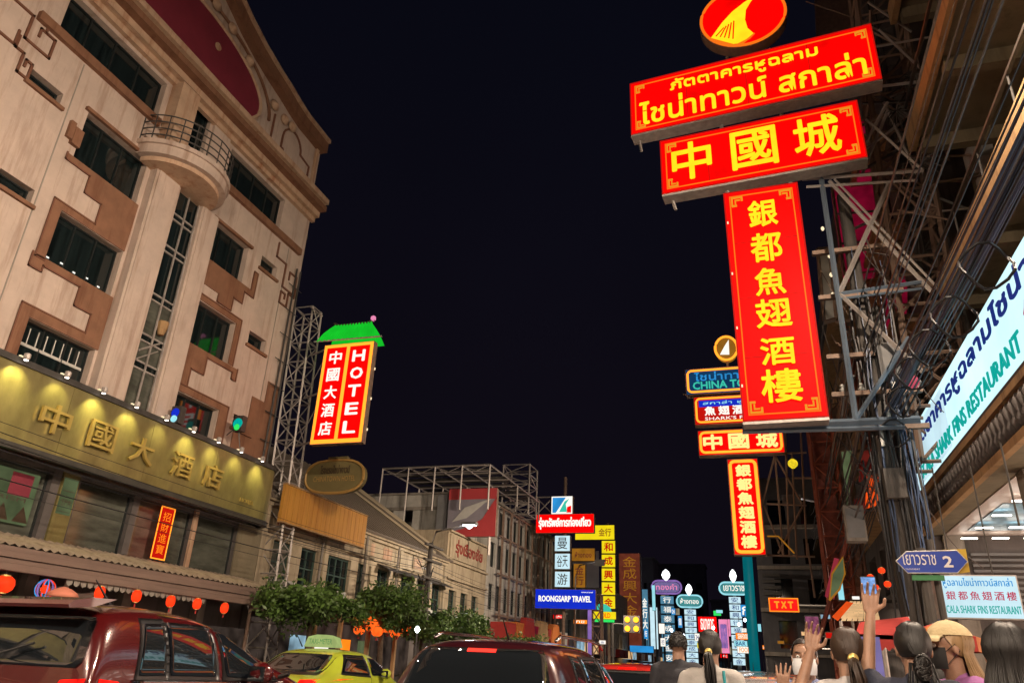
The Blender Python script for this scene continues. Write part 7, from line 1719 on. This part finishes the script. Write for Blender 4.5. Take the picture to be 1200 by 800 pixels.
# ================================================================= small far signs and the street behind the viewer
def far_bits():
    rr = random.Random(21)
    tone = [('g_white', 'white'), ('g_cyan', 'cyan'), ('g_blue2', 'sky blue'), ('g_orange', 'orange'), ('g_pink', 'pink'), ('g_red', 'red'), ('g_yel_panel', 'yellow'), ('g_leaf_green', 'green'), ('g_purple', 'violet')]
    rows = [(766, 700, 4, 30, 1, 'beside the dim glass strip'), (777, 752, 6, 10, 0, 'at the foot of the leftmost totem'), (789, 716, 5, 8, 2, 'right of the leftmost totem'), (792, 755, 10, 6, 1, 'low between the two left totems'), (797, 728, 5, 14, 2, 'between the two left totems'),
            (817, 746, 6, 9, 0, 'low right of the middle totem'), (822, 756, 10, 6, 6, 'in front of the pink board foot'), (832, 748, 9, 5, 3, 'under the red bank sign'), (843, 716, 8, 4, 1, 'above the pink board'), (849, 768, 10, 5, 5, 'below the pink board'),
            (854, 735, 4, 20, 4, 'between the pink board and the right totem'), (872, 738, 6, 5, 0, 'on the right totem'), (884, 748, 6, 12, 2, 'beside the teal post'), (890, 735, 4, 9, 1, 'right of the teal post'), (896, 758, 7, 5, 3, 'low right of the teal post'), (903, 745, 4, 14, 0, 'left of the red short sign'),
            (757, 742, 5, 12, 2, 'low at the brown tower sign'), (716, 742, 9, 7, 1, 'low under the yellow and green sign'), (706, 752, 8, 5, 0, 'below the travel sign'), (680, 728, 16, 5, 3, 'in the shop row left of the travel mast'), (655, 722, 14, 5, 5, 'in the shop row under the grey block'), (626, 715, 12, 6, 3, 'under the grey block end')]
    for k, (u, v, w_, h, c, place) in enumerate(rows):
        y = 78+(k*17) % 60 if k < 18 else 66-k
        if k >= 19: y = 62
        a = at(u-w_/2, v, y=y); b = at(u+w_/2, v, y=y); z1 = at(u, v-h/2, y=y).z; z0 = max(.5, at(u, v+h/2, y=y).z); F = FY(y)
        t = cabinet('street_sign', f'tiny {tone[c][1]} lit sign {place}', 'sign', F, a.x, b.x, z0, z1, .3, tone[c][0], group='tiny lit signs down the street')
        if w_ >= 5 and h >= 5: lettering(t, F, rr.choice(['金', '行', 'กข', '24', '大']), a.x+(b.x-a.x)*.2, b.x-(b.x-a.x)*.2, z0+(z1-z0)*.2, z1-(z1-z0)*.2, .01, 'g_navy' if c in (0, 1, 6) else 'g_white', .02)
        beam(F.p(b.x-.1, .0-.2, .1), F.p(b.x-.1, -.2, z1), .06, 'post', 'dark_steel', t)
    # gold fronts filling the end of the right pavement
    t = thing('right_shop_row', 'distant right hand shop row with lit fronts behind the teal post', 'building', (4.5, 90, 0)); F = FN(5.2)
    y = 84.5
    for i, h in enumerate((10, 13, 9, 12, 8)):
        holes = [(-(y+14.5)+k*2.6+.6, -(y+14.5)+k*2.6+2, z, z+1.6) for k in range(5) for z in (4.2, 7)]
        wall_holes(F, -(y+14.8), -y, .1, h, holes, .3, 8).build('wall', ('far_wall', 'grey_wall', 'dark_wall')[i % 3], t)
        for j, q in enumerate(holes): MB().box(F, q[0], q[1], -.3, -.27, q[2], q[3]).build('window', 'win_glass' if (i+j) % 4 else 'g_shop', t)
        for k in range(4): MB().box(F, -(y+14)+k*3.4, -(y+11.4)+k*3.4, .01, .9, 2.6, 3.5).build('shop_sign', ('g_warm', 'g_cool', 'g_red_dim', 'g_ochre')[(i+k) % 4], t)
        y += 15
far_bits()

def behind():
    """the street goes on behind the viewer: same rows, plus lit signs added for cars and windows to mirror"""
    for x, s, lab in ((-16, 1, 'left shop row continuing behind the viewer'), (7.0, -1, 'right shop row continuing behind the viewer')):
        F = FX(x) if s > 0 else FN(x); t = thing('shop_row', lab, 'building', (x, -35, 0))
        for k in range(5):
            a, b = (-16-11*k, -6.2-11*k) if s > 0 else (10.3+11*k, 20.1+11*k)
            holes = [(a+.8+j*2.9, a+2.6+j*2.9, z, z+1.5) for j in range(3) for z in (5, 8.2)]
            wall_holes(F, a, b, .1, (12, 14, 11, 13, 10)[k], holes, .3, 6).build('wall', ('cream_wall', 'olive_wall', 'white_wall')[k % 3], t)
            for j, h in enumerate(holes): MB().box(F, h[0], h[1], -.3, -.27, h[2], h[3]).build('window', 'win_glass' if j % 3 else 'g_shop', t)
            MB().box(F, a+.6, b-.6, .01, .2, .5, 2.7).build('shop_front', 'g_warm' if k % 2 else 'g_shop', t); MB().box(F, a+.3, b-.3, .01, .5, 3.0, 3.8).build('shop_sign', ('g_red_dim', 'g_ochre', 'g_cool')[k % 3], t)
    for k, (x0, x1, y, z0, z1, m, s, lab) in enumerate(((1.2, 4.2, -13, 6, 8, 'g_red', '大金行', 'added red lit sign over the right pavement behind the viewer'), (2.6, 4.4, -19, 5, 11, 'g_yel_panel', '金', 'added tall yellow lit sign behind the viewer on the right'), (-14.5, -11, -14, 6, 8, 'g_blue2', 'BANK', 'added blue lit sign behind the viewer on the left'), (-14, -12, -22, 5, 11, 'g_red', '酒店', 'added tall red lit sign behind the viewer on the left'), (.5, 4.2, -28, 8, 10.5, 'g_cyanw', 'OPEN', 'added pale lit sign far behind the viewer'))):
        F = Fr((x1, y), (-1, 0)); L_ = x1-x0; t = cabinet('sign', lab, 'sign', F, 0, L_, z0, z1, .4, m)  # unseen signs added to give the car paint lights to mirror
        lettering(t, F, s, L_*.15, L_*.85, z0+(z1-z0)*.2, z1-(z1-z0)*.2, .004, 'g_yellow' if m == 'g_red' else 'g_navy', .02)
        beam((x1 if x1 > 0 else x0, y+.2, .1), (x1 if x1 > 0 else x0, y+.2, z1), .08, 'post', 'dark_steel', t)
behind()
